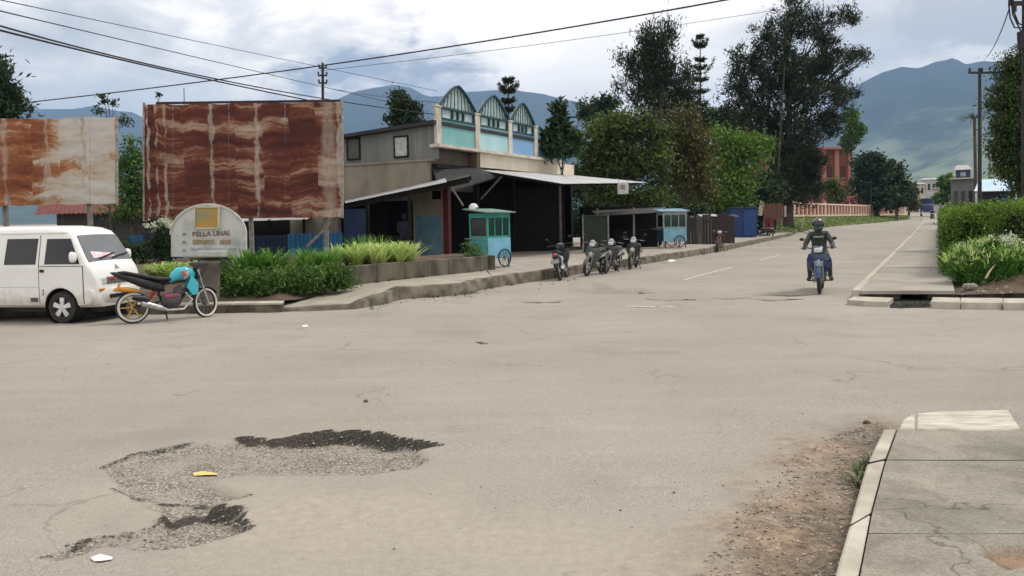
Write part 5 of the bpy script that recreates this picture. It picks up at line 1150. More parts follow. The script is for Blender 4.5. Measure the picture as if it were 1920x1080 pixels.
m = MB(); m.add([lw_(V((x, y, .29))) for x, y in ((AX(640, 27.5), 27.5), (AX(905, 27.5), 27.5), (AX(905, 33), 33), (AX(640, 36), 36))], [(0, 1, 2, 3)]); m.build('floor', mat('dark earth floor', (.03, .025, .02), (.018, .015, .012), scale=2), LT)
m = MB(); p = AX(640, 35.5); m.box(lw_(V((p+4, 36.2, 1.6))), (12, .1, 3.2), rz=-rz_shop); m.build('back_wall', DKW, LT)
# hanging white board
p = A(1168, 353, 36); o = thing('hanging_board', 'small white hanging board under the awning tip among the leaves', 'sign', p); MB().box((0, 0, 0), (.5, .03, .52)).build('board', mat('pale board', (.6, .61, .6), (.4, .41, .4), scale=6), o); m = MB(); m.bar((-.2, 0, .25), (-.2, .0, .5), .015, .015); m.bar((.2, 0, .25), (.2, .0, .5), .015, .015); m.build('hanger', GRYM, o); MB().box((.0, -.02, .05), (.2, .01, .22)).build('panel', mat('dull panel', (.25, .26, .25)), o)

# ------------------------------------------------------------------ food carts
def cart(label, b, rz, W_, D_, upper, lower, front, roofm, sc=1.0, group=None, wheelm=None):
    r = thing('food_cart', label, 'food cart', b, rz, group)
    hw_, hd_ = W_/2, D_/2; z0_, z1_, z2_, z3_ = .30, .92, 1.52, 1.66
    m = MB(); m.box((0, 0, (z0_+z1_)/2), (W_, D_, z1_-z0_)); m.build('cabinet', lower, r, bevel=.008)
    MB().box((0, -hd_-.008, (z0_+z1_)/2), (W_*.98, .012, z1_-z0_-.02)).build('front_panel', front, r)
    m = MB()
    for sx_ in (-1, 1):
        for sy_ in (-1, 1): m.box((sx_*(hw_-.03), sy_*(hd_-.03), (z1_+z2_)/2), (.055, .055, z2_-z1_))
    for sy_ in (-1, 1): m.box((0, sy_*(hd_-.03), z1_+.03), (W_-.12, .05, .05)); m.box((0, sy_*(hd_-.03), (z2_+z3_)/2), (W_, .054, z3_-z2_))
    for sx_ in (-1, 1): m.box((sx_*(hw_-.03), 0, z1_+.03), (.05, D_-.12, .05)); m.box((sx_*(hw_-.03), 0, (z2_+z3_)/2), (.054, D_-.11, z3_-z2_))
    for t in (-.33, 0.33): m.box((t*hw_, -hd_+.03, (z1_+z2_)/2), (.035, .035, z2_-z1_))
    m.build('showcase_frame', upper, r)
    m = MB(); m.box((0, -hd_+.035, (z1_+z2_)/2+.02), (W_-.12, .008, z2_-z1_-.06)); m.build('showcase_glass', glassmat('showcase glass', (.02, .05, .042), .1), r)
    MB().box((-hw_+.035, 0, (z1_+z2_)/2+.02), (.008, D_-.14, z2_-z1_-.08)).build('showcase_glass', glassmat('dark glass', (.012, .012, .014), .12), r)
    MB().box((hw_-.035, 0, (z1_+z2_)/2+.02), (.008, D_-.14, z2_-z1_-.08)).build('showcase_glass', glassmat('dark glass', (.012, .012, .014), .12), r)
    MB().box((0, hd_-.03, (z1_+z2_)/2+.02), (W_-.12, .008, z2_-z1_-.06)).build('showcase_back', upper, r)
    m = MB(); m.prism([V((-hw_-.14, -hd_-.13, z3_+.0)), V((hw_+.14, -hd_-.13, z3_)), V((hw_+.14, hd_+.13, z3_+.12)), V((-hw_-.14, hd_+.13, z3_+.12))], (0, 0, .035)); m.build('roof', roofm, r)
    for sy_ in (-1, 1):
        w_ = MB().torus((hw_*.35, sy_*(hd_+.055), .30), (0, 1, 0), .26, .022, 28, 8).build('wheel', wheelm or mat('dark blue wheel', (.02, .05, .12)), r)
        m = MB()
        for k in range(10): a = k*math.pi/5; m.bar((hw_*.35, sy_*(hd_+.055), .30), (hw_*.35+math.cos(a)*.25, sy_*(hd_+.055), .30+math.sin(a)*.25), .01, .01)
        m.cyl((hw_*.35, sy_*(hd_+.03), .3), (hw_*.35, sy_*(hd_+.08), .3), .04, n=10); m.build('spokes', GRYM, w_)
    for sy_ in (-1, 1): MB().box((-hw_+.05, sy_*(hd_-.05), .15), (.05, .05, .30)).build('leg', upper, r); MB().box((hw_-.04, sy_*(hd_-.05), .15), (.045, .045, .30)).build('leg', POST, r)
    MB().tube([(-hw_-.02, -hd_+.1, .85), (-hw_-.28, -hd_+.1, .9), (-hw_-.28, hd_-.1, .9), (-hw_-.02, hd_-.1, .85)], .016, 8).build('push_handle', GRYM, r)
    return r
GRN = mat('sea green cart paint', (.045, .30, .22), (.03, .22, .17), rough=.5, scale=3); GRN2 = mat('turquoise cart paint', (.06, .32, .31), (.045, .25, .25), rough=.5, scale=3); LBL = mat('light blue cart paint', (.20, .46, .60), (.16, .38, .52), rough=.5, scale=3)
Yc = 24.2; p = base(921, Yc, .28)
CT = cart('sea green and light blue food cart with glass sides before the dark shop', p+V((-.06, .25, 0)), R(46), .98, .80, GRN, GRN2, LBL, mat('cart roof', (.16, .24, .20), (.10, .17, .14), scale=3))
hp_ = p+V((-.55, .35, 1.77)); o = thing('helmet', 'white helmet left on the roof of the sea green food cart', 'helmet', hp_+V((0, 0, .0)))
MB().sphere((0, 0, .05), (.15, .135, .16), 18, 10, z0=-.45).build('shell', mat('white helmet', (.72, .72, .70), (.5, .5, .49), rough=.35, scale=5), o); m = MB(); m.grid(lambda u, v: V((.155*math.cos((u-.5)*2.2), -.14*math.sin((u-.5)*2.2), -.01+.09*v)), 10, 3); m.build('visor', mat('grey visor', (.2, .2, .2), rough=.3), o)
Yk = 36.5; p = base(1262, Yk, .28)
cart('pale blue food cart with a light blue roof half hidden under the trees', p+V((0, .4, 0)), R(12), 1.15, .8, mat('pale cart frame', (.36, .42, .42), (.2, .25, .26), scale=5), mat('dark blue cart base', (.02, .05, .10)), mat('pale blue cart front', (.22, .42, .52), (.15, .32, .42), scale=3), mat('cart roof blue', (.22, .34, .42), (.1, .18, .24), scale=2))
# ------------------------------------------------------------------ leaf materials
LF_DK = leafmat('dark leaves', (.010, .022, .009), (.024, .050, .018), (.06, .10, .034))
LF_CAS = leafmat('casuarina needles', (.009, .019, .009), (.026, .043, .019), (.07, .09, .038), .3)
LF_GR = leafmat('green leaves', (.020, .055, .012), (.06, .135, .025), (.15, .25, .05))
LF_BR = leafmat('brownish green leaves', (.03, .038, .011), (.08, .085, .022), (.18, .135, .04))
LF_LT = leafmat('bright green leaves', (.035, .08, .013), (.10, .19, .028), (.21, .33, .06), .4)
LF_OL = leafmat('olive leaves', (.018, .034, .009), (.06, .095, .02), (.17, .225, .05), .36)
LF_RT = leafmat('edge tree leaves', (.010, .020, .006), (.045, .072, .016), (.15, .20, .045), .3)
LF_HG = leafmat('hedge leaves', (.022, .045, .008), (.09, .17, .022), (.23, .34, .055), .35)
LF_PL = leafmat('pale blades', (.13, .24, .035), (.36, .50, .12), (.62, .70, .32), .3)
LF_BL = leafmat('green blades', (.025, .085, .012), (.09, .23, .03), (.25, .42, .08), .3)
LF_WH = leafmat('white flowers', (.45, .52, .36), (.62, .66, .50), (.75, .76, .66), .2)

# ------------------------------------------------------------------ planting on the left
def shrub(label, px, Y, z, wpx, hpx, m, n, leaf=.09, cat='shrub', group=None, blos=None, aspect=.5):
    b = V((AX(px, Y), Y, z)); s = Y/FPX; w_, h_ = wpx*s, hpx*s; r = thing('leafy_shrub', label, cat, b, 0, group)
    P, T, D = clumps([((0, 0, h_*.5), (w_, w_*.7, h_*.55), n)], 34, .11, 1.0, .25)
    k = P[:, 2] > .0; leaf_object('foliage', P[k], leaf, m, r, T[k], D[k]+np.array([0, 0, .5]), .8, aspect)
    st = MB()
    for i in range(9): a = rnd.uniform(0, 6.28); q = rnd.uniform(.2, .8); st.tube([(math.cos(a)*.05, math.sin(a)*.05, -.05), (math.cos(a)*w_*q*.5, math.sin(a)*w_*q*.4, h_*.4), (math.cos(a)*w_*q*.9, math.sin(a)*w_*q*.6, h_*.85)], [.014, .009, .003], 5)
    st.build('stem', BARK, r)
    if blos is not None:
        P, T, D = clumps(blos, 26, .06, 1.0, .3); leaf_object('blossom', P, .07, LF_WH, r, T, None, 1, .7)
    return r
def clump_plant(label, px, Y, z, wpx, m, n, L_, name='strap_leaved_plant', spread=.8, droop=.6, width=.022, cnt=7, group=None, cat='plant', tc=.5):
    b = V((AX(px, Y), Y, z)); s = Y/FPX; r = thing(name, label, cat, b, 0, group)
    cs = [(rnd.uniform(-1, 1)*wpx*s, rnd.uniform(-.35, .35), 0) for _ in range(cnt)]
    blades('leaves', cs, n, L_, m, r, spread, width, 1.0, droop, tc); st = MB()
    for c in cs: st.cyl(V(c)+V((0, 0, -.06)), V(c)+V((0, 0, .07)), .03, .02, 7)
    st.build('stem', BARK, r); return r
clump_plant('yellow-green grassy mound left of the arched sign, behind the motorcycle seat', 300, 18.8, .52, 26, LF_PL, 60, .62, tc=.42)
clump_plant('yellow-green grassy mound at the foot of the arched sign', 343, 18.7, .52, 20, LF_PL, 60, .62, tc=.45)
shrub('dark leafy shrub right beside the round concrete bin', 428, 16.9, .3, 34, 50, LF_GR, 46)
clump_plant('tall bright green blade plant against the right edge of the arched sign', 483, 18.0, .5, 34, LF_BL, 55, 1.05, spread=.5, droop=.5, tc=.5)
shrub('dark bushy shrub low at the front of the planting, before the blue fence', 478, 16.7, .22, 44, 44, LF_GR, 70)
shrub('leafy green shrub at the front of the bed near the pavement end', 560, 17.2, .25, 42, 42, LF_GR, 70)
clump_plant('pale green grassy tuft between the two tall blade plants', 540, 18.3, .5, 20, LF_PL, 45, .62, tc=.25)
clump_plant('tall bright green blade plant below the slanting billboard strut', 592, 18.4, .5, 32, LF_BL, 55, 1.0, spread=.55, droop=.5, tc=.55)
shrub('low dark shrub spilling over the left end of the planter wall', 622, 17.7, .26, 38, 42, LF_GR, 64)
clump_plant('pale spiky grass at the left end of the planter wall', 652, 19.6, .62, 26, LF_PL, 60, .85, spread=.55, droop=.45, width=.026, tc=.5)
clump_plant('pale spiky grass in the middle of the planter wall bed', 700, 20.2, .62, 26, LF_PL, 66, .85, spread=.55, droop=.45, width=.026, tc=.55)
clump_plant('tall green blades rising behind the pale grass, before the dark shed', 690, 21.2, .62, 22, LF_BL, 36, .95, spread=.4, droop=.3, tc=.45)
clump_plant('pale spiky grass nearest the blue painted wall piece', 748, 20.6, .62, 24, LF_PL, 66, .85, spread=.55, droop=.45, width=.026, tc=.6)
shrub('small leafy plant growing beside the sea green food cart', 885, 22.9, .66, 13, 24, LF_GR, 12, .08)
shrub('dark shrub with cream flower heads left of the arched sign', 300, 22, .5, 26, 92, LF_DK, 38, .12, blos=[((-.12, -.2, 1.28), (.18, .18, .12), 10), ((.22, -.2, 1.36), (.13, .12, .1), 7), ((.45, -.2, 1.27), (.12, .1, .07), 4)])
shrub('leafy shrub under the left part of the half-white billboard', 95, 26.6, .55, 58, 52, LF_GR, 60, .14)
shrub('leafy shrub under the right end of the half-white billboard', 195, 26.8, .55, 44, 48, LF_OL, 42, .13)
shrub('dark shrub between the arched sign and the minibus roof', 252, 24.5, .5, 22, 50, LF_DK, 22, .12)
# litter of low weeds along the pavement and kerb
W_ = []
for a, b in zip(KB[:-1], KB[1:]):
    for _ in range(3):
        t = rnd.random(); q = G(a[0]+(b[0]-a[0])*t, a[1]+(b[1]-a[1])*t-1); W_.append((q.x, q.y, .0))
for _ in range(26): t = rnd.random()*4; i = int(t); q = wp[min(i, 3)].lerp(wp[min(i, 3)+1], t-i); W_.append((q.x+.02, q.y-.06, .27))
for _ in range(12): q = G(rnd.uniform(1600, 1650), 0, 0) if 0 else G(1648-rnd.random()*40, 870+rnd.random()*90); W_.append((q.x, q.y, 0))
for _ in range(10): q = G(rnd.uniform(1690, 1740), rnd.uniform(570, 576)); W_.append((q.x, q.y, 0))
o = blades('weeds', W_, 9, .13, LF_OL, None, 1.0, .007, 1, .5, .3); o['kind'] = 'stuff'

# ------------------------------------------------------------------ trees
tree('tree', 'dark feathery tree cut by the left picture edge above the half-white billboard', 'tree', -30, 42, 120, [(-30, 175, 60, 60, 60), (8, 195, 34, 30, 26), (2, 140, 26, 34, 9), (-60, 120, 60, 40, 30)], LF_DK, None, per=40, cl=.5, dirs=(1, .4), dj=.7, aspect=.25)
tree('tree', 'narrow dark green tree standing in the gap between the two billboards', 'tree', 246, 33, 260, [(248, 290, 24, 34, 26), (240, 335, 30, 40, 40), (256, 375, 26, 40, 34), (226, 390, 22, 30, 18)], LF_GR, None, per=40, cl=.35, r0=.1, dens=.9)
tree('sapling', 'thin wispy sapling rising between the billboards against the sky', 'sapling', 205, 31, 178, [(196, 188, 12, 10, 4), (212, 196, 10, 9, 3), (228, 226, 22, 14, 7), (186, 205, 10, 12, 3)], LF_DK, None, per=16, cl=.16, r0=.045, shell=.1)
tree('sapling', 'bare spindly shoot beside the left top of the large billboard', 'sapling', 297, 30, 172, [(297, 178, 6, 8, 2)], LF_DK, None, per=10, cl=.12, r0=.025)
tree('tree', 'rounded dark tree rising behind the grey upper wall of the shop', 'tree', 757, 48, 185, [(752, 192, 21, 19, 34), (762, 210, 25, 20, 40), (748, 225, 22, 18, 30), (772, 232, 18, 14, 20)], LF_DK, None, per=46, cl=.34, r0=.14)
tree('spire_tree', 'dark spire-topped tree whose thin trunk rises through the tin awning', 'tree', 1056, 38.5, 195, [(1048, 212, 5, 24, 12), (1030, 258, 20, 20, 22), (1066, 262, 20, 20, 22), (1048, 240, 12, 20, 18), (1046, 280, 32, 14, 26)], LF_DK, None, per=34, cl=.3, r0=.07, aspect=.3)
tree('dark_tree', 'small dark tree far behind, right of the shop arches', 'tree', 1112, 85, 190, [(1105, 205, 22, 16, 26), (1140, 192, 16, 12, 20), (1125, 225, 45, 22, 40)], LF_DK, None, per=40, cl=.6, r0=.2)
tree('broad_tree', 'broad leafy green tree overhanging the tip of the tin awning', 'tree', 1175, 46, 260, [(1150, 252, 52, 36, 70), (1195, 236, 42, 32, 55), (1108, 295, 32, 40, 50), (1175, 308, 60, 46, 90), (1140, 355, 52, 26, 44), (1222, 300, 36, 50, 55), (1215, 372, 34, 22, 30), (1075, 330, 14, 16, 10), (1160, 222, 16, 10, 8), (1238, 250, 16, 20, 14)], LF_OL, None, per=62, cl=.5, r0=.22, dens=.62, shell=.1, depth=.9, aspect=.5, spread=.75)
tree('brown_tree', 'brownish green tree in the middle, with dull reddish leaves', 'tree', 1285, 49, 250, [(1280, 250, 42, 38, 60), (1296, 300, 36, 50, 62), (1262, 330, 40, 42, 55), (1250, 275, 30, 36, 40), (1310, 345, 24, 28, 26), (1290, 212, 14, 10, 8), (1322, 270, 14, 22, 12)], LF_BR, None, per=58, cl=.52, r0=.2, dens=.62, shell=.1, spread=.75)
for px_, lab, bl_ in ((1120, 'dark leafy undergrowth tree right behind the tin awning posts', [(1095, 345, 36, 40, 40), (1140, 385, 50, 34, 50), (1100, 405, 40, 24, 30), (1084, 425, 20, 26, 24), (1130, 430, 40, 18, 26)]), (1250, 'dark leafy undergrowth tree behind the pale blue food cart', [(1225, 385, 46, 36, 50), (1285, 395, 46, 34, 50), (1255, 420, 50, 20, 30)]), (1390, 'dark leafy undergrowth tree behind the deep blue kiosk', [(1360, 385, 44, 34, 44), (1415, 380, 36, 40, 44), (1400, 415, 40, 20, 26), (1440, 350, 30, 40, 34)])):
    tree('undergrowth_tree', lab, 'tree', px_, 66, 360, bl_, LF_DK, None, per=50, cl=.6, r0=.16)
tree('bright_tree', 'fresh bright green tree between the brownish tree and the tallest tree', 'tree', 1372, 54, 260, [(1365, 270, 36, 26, 48), (1402, 282, 32, 30, 44), (1350, 315, 40, 34, 54), (1395, 335, 36, 34, 48), (1300, 360, 48, 20, 36), (1355, 365, 50, 22, 40), (1428, 265, 14, 14, 9), (1345, 250, 14, 12, 8), (1385, 385, 40, 18, 24)], LF_LT, None, per=56, cl=.55, r0=.18, dens=.62, shell=.1, spread=.75)
tree('casuarina', 'tall dark feathery tree with upswept tips, left of the slender pine', 'tree', 1240, 62, 70, [(1228, 78, 30, 34, 34), (1254, 62, 22, 26, 16), (1205, 110, 26, 30, 30), (1240, 125, 42, 38, 62), (1215, 165, 46, 32, 56), (1268, 165, 34, 36, 44), (1296, 190, 20, 30, 18), (1240, 205, 62, 28, 60), (1168, 105, 10, 14, 6), (1182, 130, 14, 14, 8), (1164, 160, 8, 14, 5), (1290, 140, 16, 20, 10)], LF_CAS, None, per=52, cl=.42, r0=.28, dens=.8, dirs=(.55, 1.0), dj=.6, aspect=.2, flat=1.4, seed=4, shell=.1, lsize=.38, spread=.7)
tree('casuarina', 'tallest tree, a huge dark feathery crown over the side road', 'tree', 1478, 72, 20, [(1490, 30, 36, 40, 40), (1450, 70, 46, 40, 56), (1535, 62, 46, 42, 56), (1590, 28, 24, 14, 14), (1400, 110, 34, 30, 30), (1480, 120, 70, 44, 100), (1560, 118, 44, 34, 50), (1606, 102, 20, 9, 10), (1380, 160, 26, 36, 26), (1440, 165, 60, 40, 80), (1520, 175, 66, 42, 90), (1585, 178, 28, 22, 22), (1622, 110, 10, 10, 4), (1480, 235, 80, 40, 100), (1420, 215, 36, 30, 34), (1546, 235, 34, 28, 34), (1474, 290, 66, 40, 84), (1468, 350, 52, 40, 64), (1524, 305, 22, 40, 34), (1515, 360, 26, 26, 26), (1502, 330, 30, 40, 34), (1370, 210, 16, 26, 10)], LF_CAS, None, per=58, cl=.5, r0=.42, dens=.78, dirs=(.9, .45), dj=.7, aspect=.22, flat=.9, seed=9, shell=.12, lsize=.42, spread=.7)
tree('dark_tree', 'dark tree mass low between the two tall feathery trees', 'tree', 1340, 84, 200, [(1330, 230, 40, 28, 50), (1300, 222, 26, 18, 24), (1375, 235, 36, 34, 46), (1410, 260, 30, 40, 40)], LF_DK, None, per=46, cl=.6, r0=.24)
tree('slender_tree', 'slender green tree behind the orange building by the mountain', 'tree', 1597, 140, 205, [(1594, 222, 13, 18, 22), (1600, 248, 16, 20, 28), (1594, 268, 12, 14, 16)], LF_GR, None, per=40, cl=.7, r0=.2)
tree('dark_tree', 'wide dark tree behind the far end of the orange fence', 'tree', 1645, 125, 290, [(1632, 310, 30, 24, 44), (1662, 328, 34, 28, 50), (1620, 352, 28, 28, 40), (1655, 368, 40, 24, 50), (1690, 362, 22, 30, 34)], LF_DK, None, per=50, cl=.8, r0=.35)
tree('dark_tree', 'small reddish dark tree at the far end of the road, beside the truck', 'tree', 1704, 150, 350, [(1702, 358, 14, 20, 20), (1712, 378, 12, 16, 14)], LF_BR, None, per=40, cl=.7, r0=.2)
tree('dark_tree', 'bushy green tree at the far end of the road, left of the grey building', 'tree', 1776, 130, 335, [(1772, 342, 14, 14, 20), (1782, 358, 14, 16, 22), (1768, 372, 16, 12, 18)], LF_GR, None, per=40, cl=.6, r0=.2)
tree('right_tree', 'big tree with drooping green foliage cut by the right picture edge', 'tree', 1975, 31, 150, [(1905, 130, 36, 30, 48), (1945, 110, 40, 40, 50), (1890, 185, 32, 34, 50), (1910, 230, 46, 40, 70), (1882, 265, 26, 34, 40), (1920, 300, 40, 40, 60), (1960, 220, 60, 90, 110), (1915, 345, 30, 18, 24), (1898, 312, 26, 24, 28)], LF_RT, None, per=60, cl=.34, r0=.24, dirs=(.5, -.8), dj=.8, aspect=.35)
tree('garden_tree', 'small olive green tree standing in front of the orange building', 'tree', 1572, 116, 355, [(1568, 365, 16, 12, 16), (1556, 350, 20, 14, 18)], LF_OL, None, per=34, cl=.6, r0=.12)
def araucaria(label, px, Y, topy, whorls, sag=.6):
    b = base(px, Y); r = thing('slender_pine', label, 'tree', b); top = A(px, topy, Y)-b; s = Y/FPX; tr = MB()
    tr.tube([(0, 0, -.1), (top.x*.5, 0, top.z*.5), tuple(top)], [.16, .11, .025], 8); P, T, D = [], [], []
    for (py, rl, n, up) in whorls:
        z = A(px, py, Y).z-b.z; L_ = rl*s; a0 = rnd.random()*6.28
        for k in range(n):
            a = a0+6.283*k/n; d = V((math.cos(a), math.sin(a), 0)); x0 = top.x*z/top.z
            pts = [V((x0, 0, z))+d*L_*t+V((0, 0, up*L_*t*t-.12*L_*math.sin(t*3.1))) for t in (0, .35, .7, 1)]
            tr.tube(pts, [.03, .024, .016, .006], 5)
            for t in np.linspace(.3, 1, 15):
                q = pts[0].lerp(pts[1], t/.35) if t < .35 else (pts[1].lerp(pts[2], (t-.35)/.35) if t < .7 else pts[2].lerp(pts[3], (t-.7)/.3))
                for _ in range(5): P.append(tuple(q+V((rnd.gauss(0, .09), rnd.gauss(0, .09), rnd.gauss(0, .07))))); T.append(rnd.uniform(.1, .8)); D.append((d.x, d.y, up))
    tr.build('trunk', BARK, r); leaf_object('crown', P, .26, LF_CAS, r, np.array(T), np.array(D), .5, .25); return r
araucaria('slender pine with a cup-shaped top between the two tall feathery trees', 1313, 66, 64, [(70, 5, 4, .6), (88, 15, 7, .9), (112, 9, 6, .2), (128, 12, 6, .4), (150, 13, 6, .3), (138, 28, 3, .9), (172, 14, 6, .2), (195, 16, 5, .2), (225, 18, 5, .1)])
araucaria('slender pine top with upcurved branches peeping over the shop roof', 953, 52, 148, [(152, 9, 5, .5), (172, 18, 8, .8), (190, 12, 6, .3), (205, 14, 6, .2), (225, 16, 6, .1)])
# palm beside the right poles
pb_ = base(1827, 62); PM = thing('palm', 'small dark-headed palm next to the wooden utility pole on the right', 'palm', pb_); hd_ = A(1827, 222, 62)-pb_
MB().tube([(0, 0, -.1), (.08, 0, hd_.z*.5), tuple(hd_)], [.16, .12, .11], 9).build('trunk', BARK, PM)
blades('crown', [tuple(hd_)], 60, 1.1, LF_DK, PM, 1.6, .05, .8, .9, .5)

# ------------------------------------------------------------------ right-hand hedge, flowering bush and bank
def hedge(label, P0, P1, wid, h, n, leaf=.075):
    P0, P1 = V(P0), V(P1); d = P1-P0; L_ = d.length; d.normalize(); s = V((d.y, -d.x, 0)); r = thing('hedge', label, 'hedge', P0)
    pts, T = [], []
    for _ in range(n):
        t = rnd.random()**1.9*L_; f = rnd.random()
        bump = .20*nz((t*1.1, f*2, wid))+.10*nz((t*3.1, f*5, 2))
        if f < .45: q = (0, rnd.random()*h)              # pavement side
        elif f < .75: q = (rnd.random()*wid, h)          # top
        elif f < .95: q = (rnd.random()*wid, rnd.random()*h); t = rnd.gauss(0, .1)
        else: q = (wid, rnd.random()*h)
        c = d*t+s*q[0]+V((0, 0, q[1]*(1+bump*.6)+gz((P0+d*t).y))); c += V((0, 0, 0))+s*(-abs(bump)*.5 if q[0] == 0 else 0); ct = min(1, max(0, .46+.7*nz((c.x*1.6, c.y*1.6, c.z*1.8))+.22*(q[1]/h-.5)))
        for _ in range(9): pts.append((c.x+rnd.gauss(0, .09), c.y+rnd.gauss(0, .09), max(.02, c.z+rnd.gauss(0, .085)))); T.append(ct+rnd.uniform(-.2, .2))
    leaf_object('foliage', pts, leaf, LF_HG, r, np.array(T), None, 1, .5)
    m = MB(); k = 24
    def rg(t): p = d*t+V((0, 0, gz((P0+d*t).y))); return [p+s*.22+V((0, 0, 0)), p+s*(wid-.22), p+s*(wid-.22)+V((0, 0, h-.22)), p+s*.22+V((0, 0, h-.22))]
    m.loft([rg(.15+(L_-.2)*i/k) for i in range(k+1)]); m.build('light_block_core', mat('hedge twigs', (.02, .018, .01), (.01, .011, .006), scale=12, rough=1), r); return r  # solid dark core added inside the hedge to block light
h0 = G(1786, 532, .1); h0.z = .1
hedge('long clipped hedge along the right pavement of the side road', h0+dd*1.3, h0+dd*52, 1.7, 1.60, 6200)
h1 = V((AX(1868, 18.8), 18.8, .1)); hedge('darker clipped hedge behind the flowering bush at the right edge', h1+V((-.2, .3, 0)), h1+V((6, -1.2, 0)), 1.5, 1.72, 2600)
r = thing('flowering_bush', 'round variegated bush with white tips at the pavement corner on the right', 'bush', V((AX(1852, 16.9), 16.9, .12)))
P, T, D = clumps([((0, 0, .48), (.85, .7, .52), 90), ((.5, .1, .5), (.6, .6, .5), 40)], 34, .12, 1.0, .4); k = P[:, 2] > .0
leaf_object('foliage', P[k], .20, LF_BL, r, T[k]*.8, D[k]*.8+np.array([0, 0, .8]), .45, .13)
cs_ = []
for _ in range(110):
    d = V((rnd.gauss(0, 1), rnd.gauss(0, .8)-.25, abs(rnd.gauss(.5, .6)))).normalized(); cs_.append((d.x*.85, d.y*.68, .48+d.z*.48))
blades('white_tips', cs_[:100], 6, .20, LF_PL, r, .9, .010, 1, .4, .85)
P, T, D = clumps([((.28, -.25, .98), (.40, .3, .12), 16), ((-.45, -.2, .78), (.25, .3, .2), 6), ((.8, -.1, .8), (.3, .3, .15), 6)], 20, .07, 1.0, .2); leaf_object('blossom', P, .05, LF_WH, r, T, None, 1, .6)
m = MB()
for i in range(12): a = rnd.uniform(0, 6.28); m.tube([(0, 0, -.05), (math.cos(a)*.4, math.sin(a)*.35, .3), (math.cos(a)*.75, math.sin(a)*.6, .62)], [.016, .01, .004], 5)
m.build('stem', BARK, r)
def bank(u, v):
    px = 1775+500*u; yf = 15.55+.15*u; y = yf+v*1.5; h = .10+min(.62, max(0, (px-1800)/210)*.62)*min(1, v*1.9)+.06*nz((px*.03, v*4, 5))*min(1, v*3)+.04*nz((px*.1, v*9, 1))*min(1, v*4)
    return V((AX(px, y), y, h))
struct(MB().grid(bank, 70, 20).build('soil_bank', SOIL))
SMW = [mat('bank stone', (.30, .26, .21), (.18, .155, .125), scale=14)]
pts_ = [bank(rnd.random()*.45, rnd.random()*.9) for _ in range(160)]; stones('bank_stones', pts_, .015, .08, SMW+[SM[1]])
for (px, y_, t_) in ((1845, 16.2, 'pale stone propped on the soil bank under the flowering bush'),):
    m = MB(); m.hull([(-.14, 0, .02, .03), (-.08, 0, .07, .07), (.08, .01, .08, .06), (.15, 0, .03, .03)], n=9); o = m.build('stone', SMW[0], smooth=False); o.location = V((AX(1818, 15.9), 15.9, .22)); tag(o, t_, 'stone')
m = MB(); m.tube([A(1848, 522, 15.95), A(1856, 508, 16.05), A(1866, 496, 16.3)], [.022, .018, .01], 7); tag(m.build('stick', mat('pale stick', (.36, .31, .24))), 'pale dry stick leaning on the bank below the flowering bush', 'stick')

# ------------------------------------------------------------------ parked motorcycles
BK = {n: mat('bike paint '+n, c, rough=.3, scale=4, coat=.4) for n, c in (('slate', (.03, .035, .05)), ('grey', (.085, .092, .085)), ('dark', (.05, .048, .05)), ('silver', (.48, .48, .47)), ('white', (.62, .62, .58)), ('red', (.07, .012, .012)), ('black', (.015, .015, .016)))}
def park(label, fr, rr_, body, acc, lean, **k):
    a, b = G(*fr), G(*rr_); d = (a-b); h = math.atan2(d.y, d.x); c = a-V((math.cos(h), math.sin(h), 0))*.62; return moped(label, c, h, body, acc, lean, group=k.pop('group', 'motorcycles parked along the left kerb'), **k)
park('dark slate motorcycle nearest the food cart, seen from behind', (1063, 520), (1045, 529), BK['slate'], mat('pale panel', (.42, .42, .45)), R(-9))
park('grey-green motorcycle with a pale seat side, second from the awning post', (1100, 518), (1138, 510.5), BK['grey'], BK['silver'], R(-8), screen=BK['white'])
park('dark motorcycle with a white cowl and silver panel in the middle of the parked row', (1136, 513), (1163, 506), BK['dark'], BK['silver'], R(-8), screen=BK['white'])
park('white-cowled motorcycle seen head-on, farthest of the parked row', (1181, 505.5), (1194, 500.5), BK['black'], BK['white'], R(-6), screen=BK['white'])
a = G(1345, 473); park('lone dark red motorcycle standing by the kerb near the plank fence', (1345, 473), (1353, 468.8), BK['red'], BK['black'], R(-6))
park('dark motorcycle standing by the person in red at the far kerb', (1412, 449.5), (1432, 449), BK['black'], BK['red'], R(-6))

# ------------------------------------------------------------------ other people
CLM = mat('dark maroon shirt', (.06, .02, .022), (.035, .012, .014), rough=.9); CLN = mat('dark navy shirt', (.02, .022, .035), rough=.9)
def standing(bend=0, k=1):
    J = {'pel': (0, 0, .95), 'bel': (.01, 0, 1.12), 'che': (.0, 0, 1.30), 'neb': (.0, 0, 1.44), 'nec': (.02, 0, 1.50), 'hea': (.04, 0, 1.60)}
    for s, q in (('L', 1), ('R', -1)): J.update({'sh'+s: (0, q*.18, 1.39), 'el'+s: (-.02+.05*bend, q*.24, 1.10), 'wr'+s: (.10+.16*bend, q*.20, .90+.15*bend), 'pa'+s: (.14+.2*bend, q*.19, .83+.17*bend), 'hi'+s: (0, q*.10, .92), 'kn'+s: (.03, q*.11, .50), 'an'+s: (-.01, q*.12, .09), 'to'+s: (.15, q*.14, .04)})
    return J
p = A(757, 400, 28.9); p.z = .29; figure('person', 'person in a dark navy shirt standing in the shadow under the lean-to roof', p, R(-70), standing(1), CLN, TROU, SKIN, .95, hair=HAIR)
J = {'pel': (-.05, 0, .50), 'bel': (-.03, 0, .68), 'che': (.02, 0, .86), 'neb': (.04, 0, 1.0), 'nec': (.06, 0, 1.06), 'hea': (.08, 0, 1.16)}
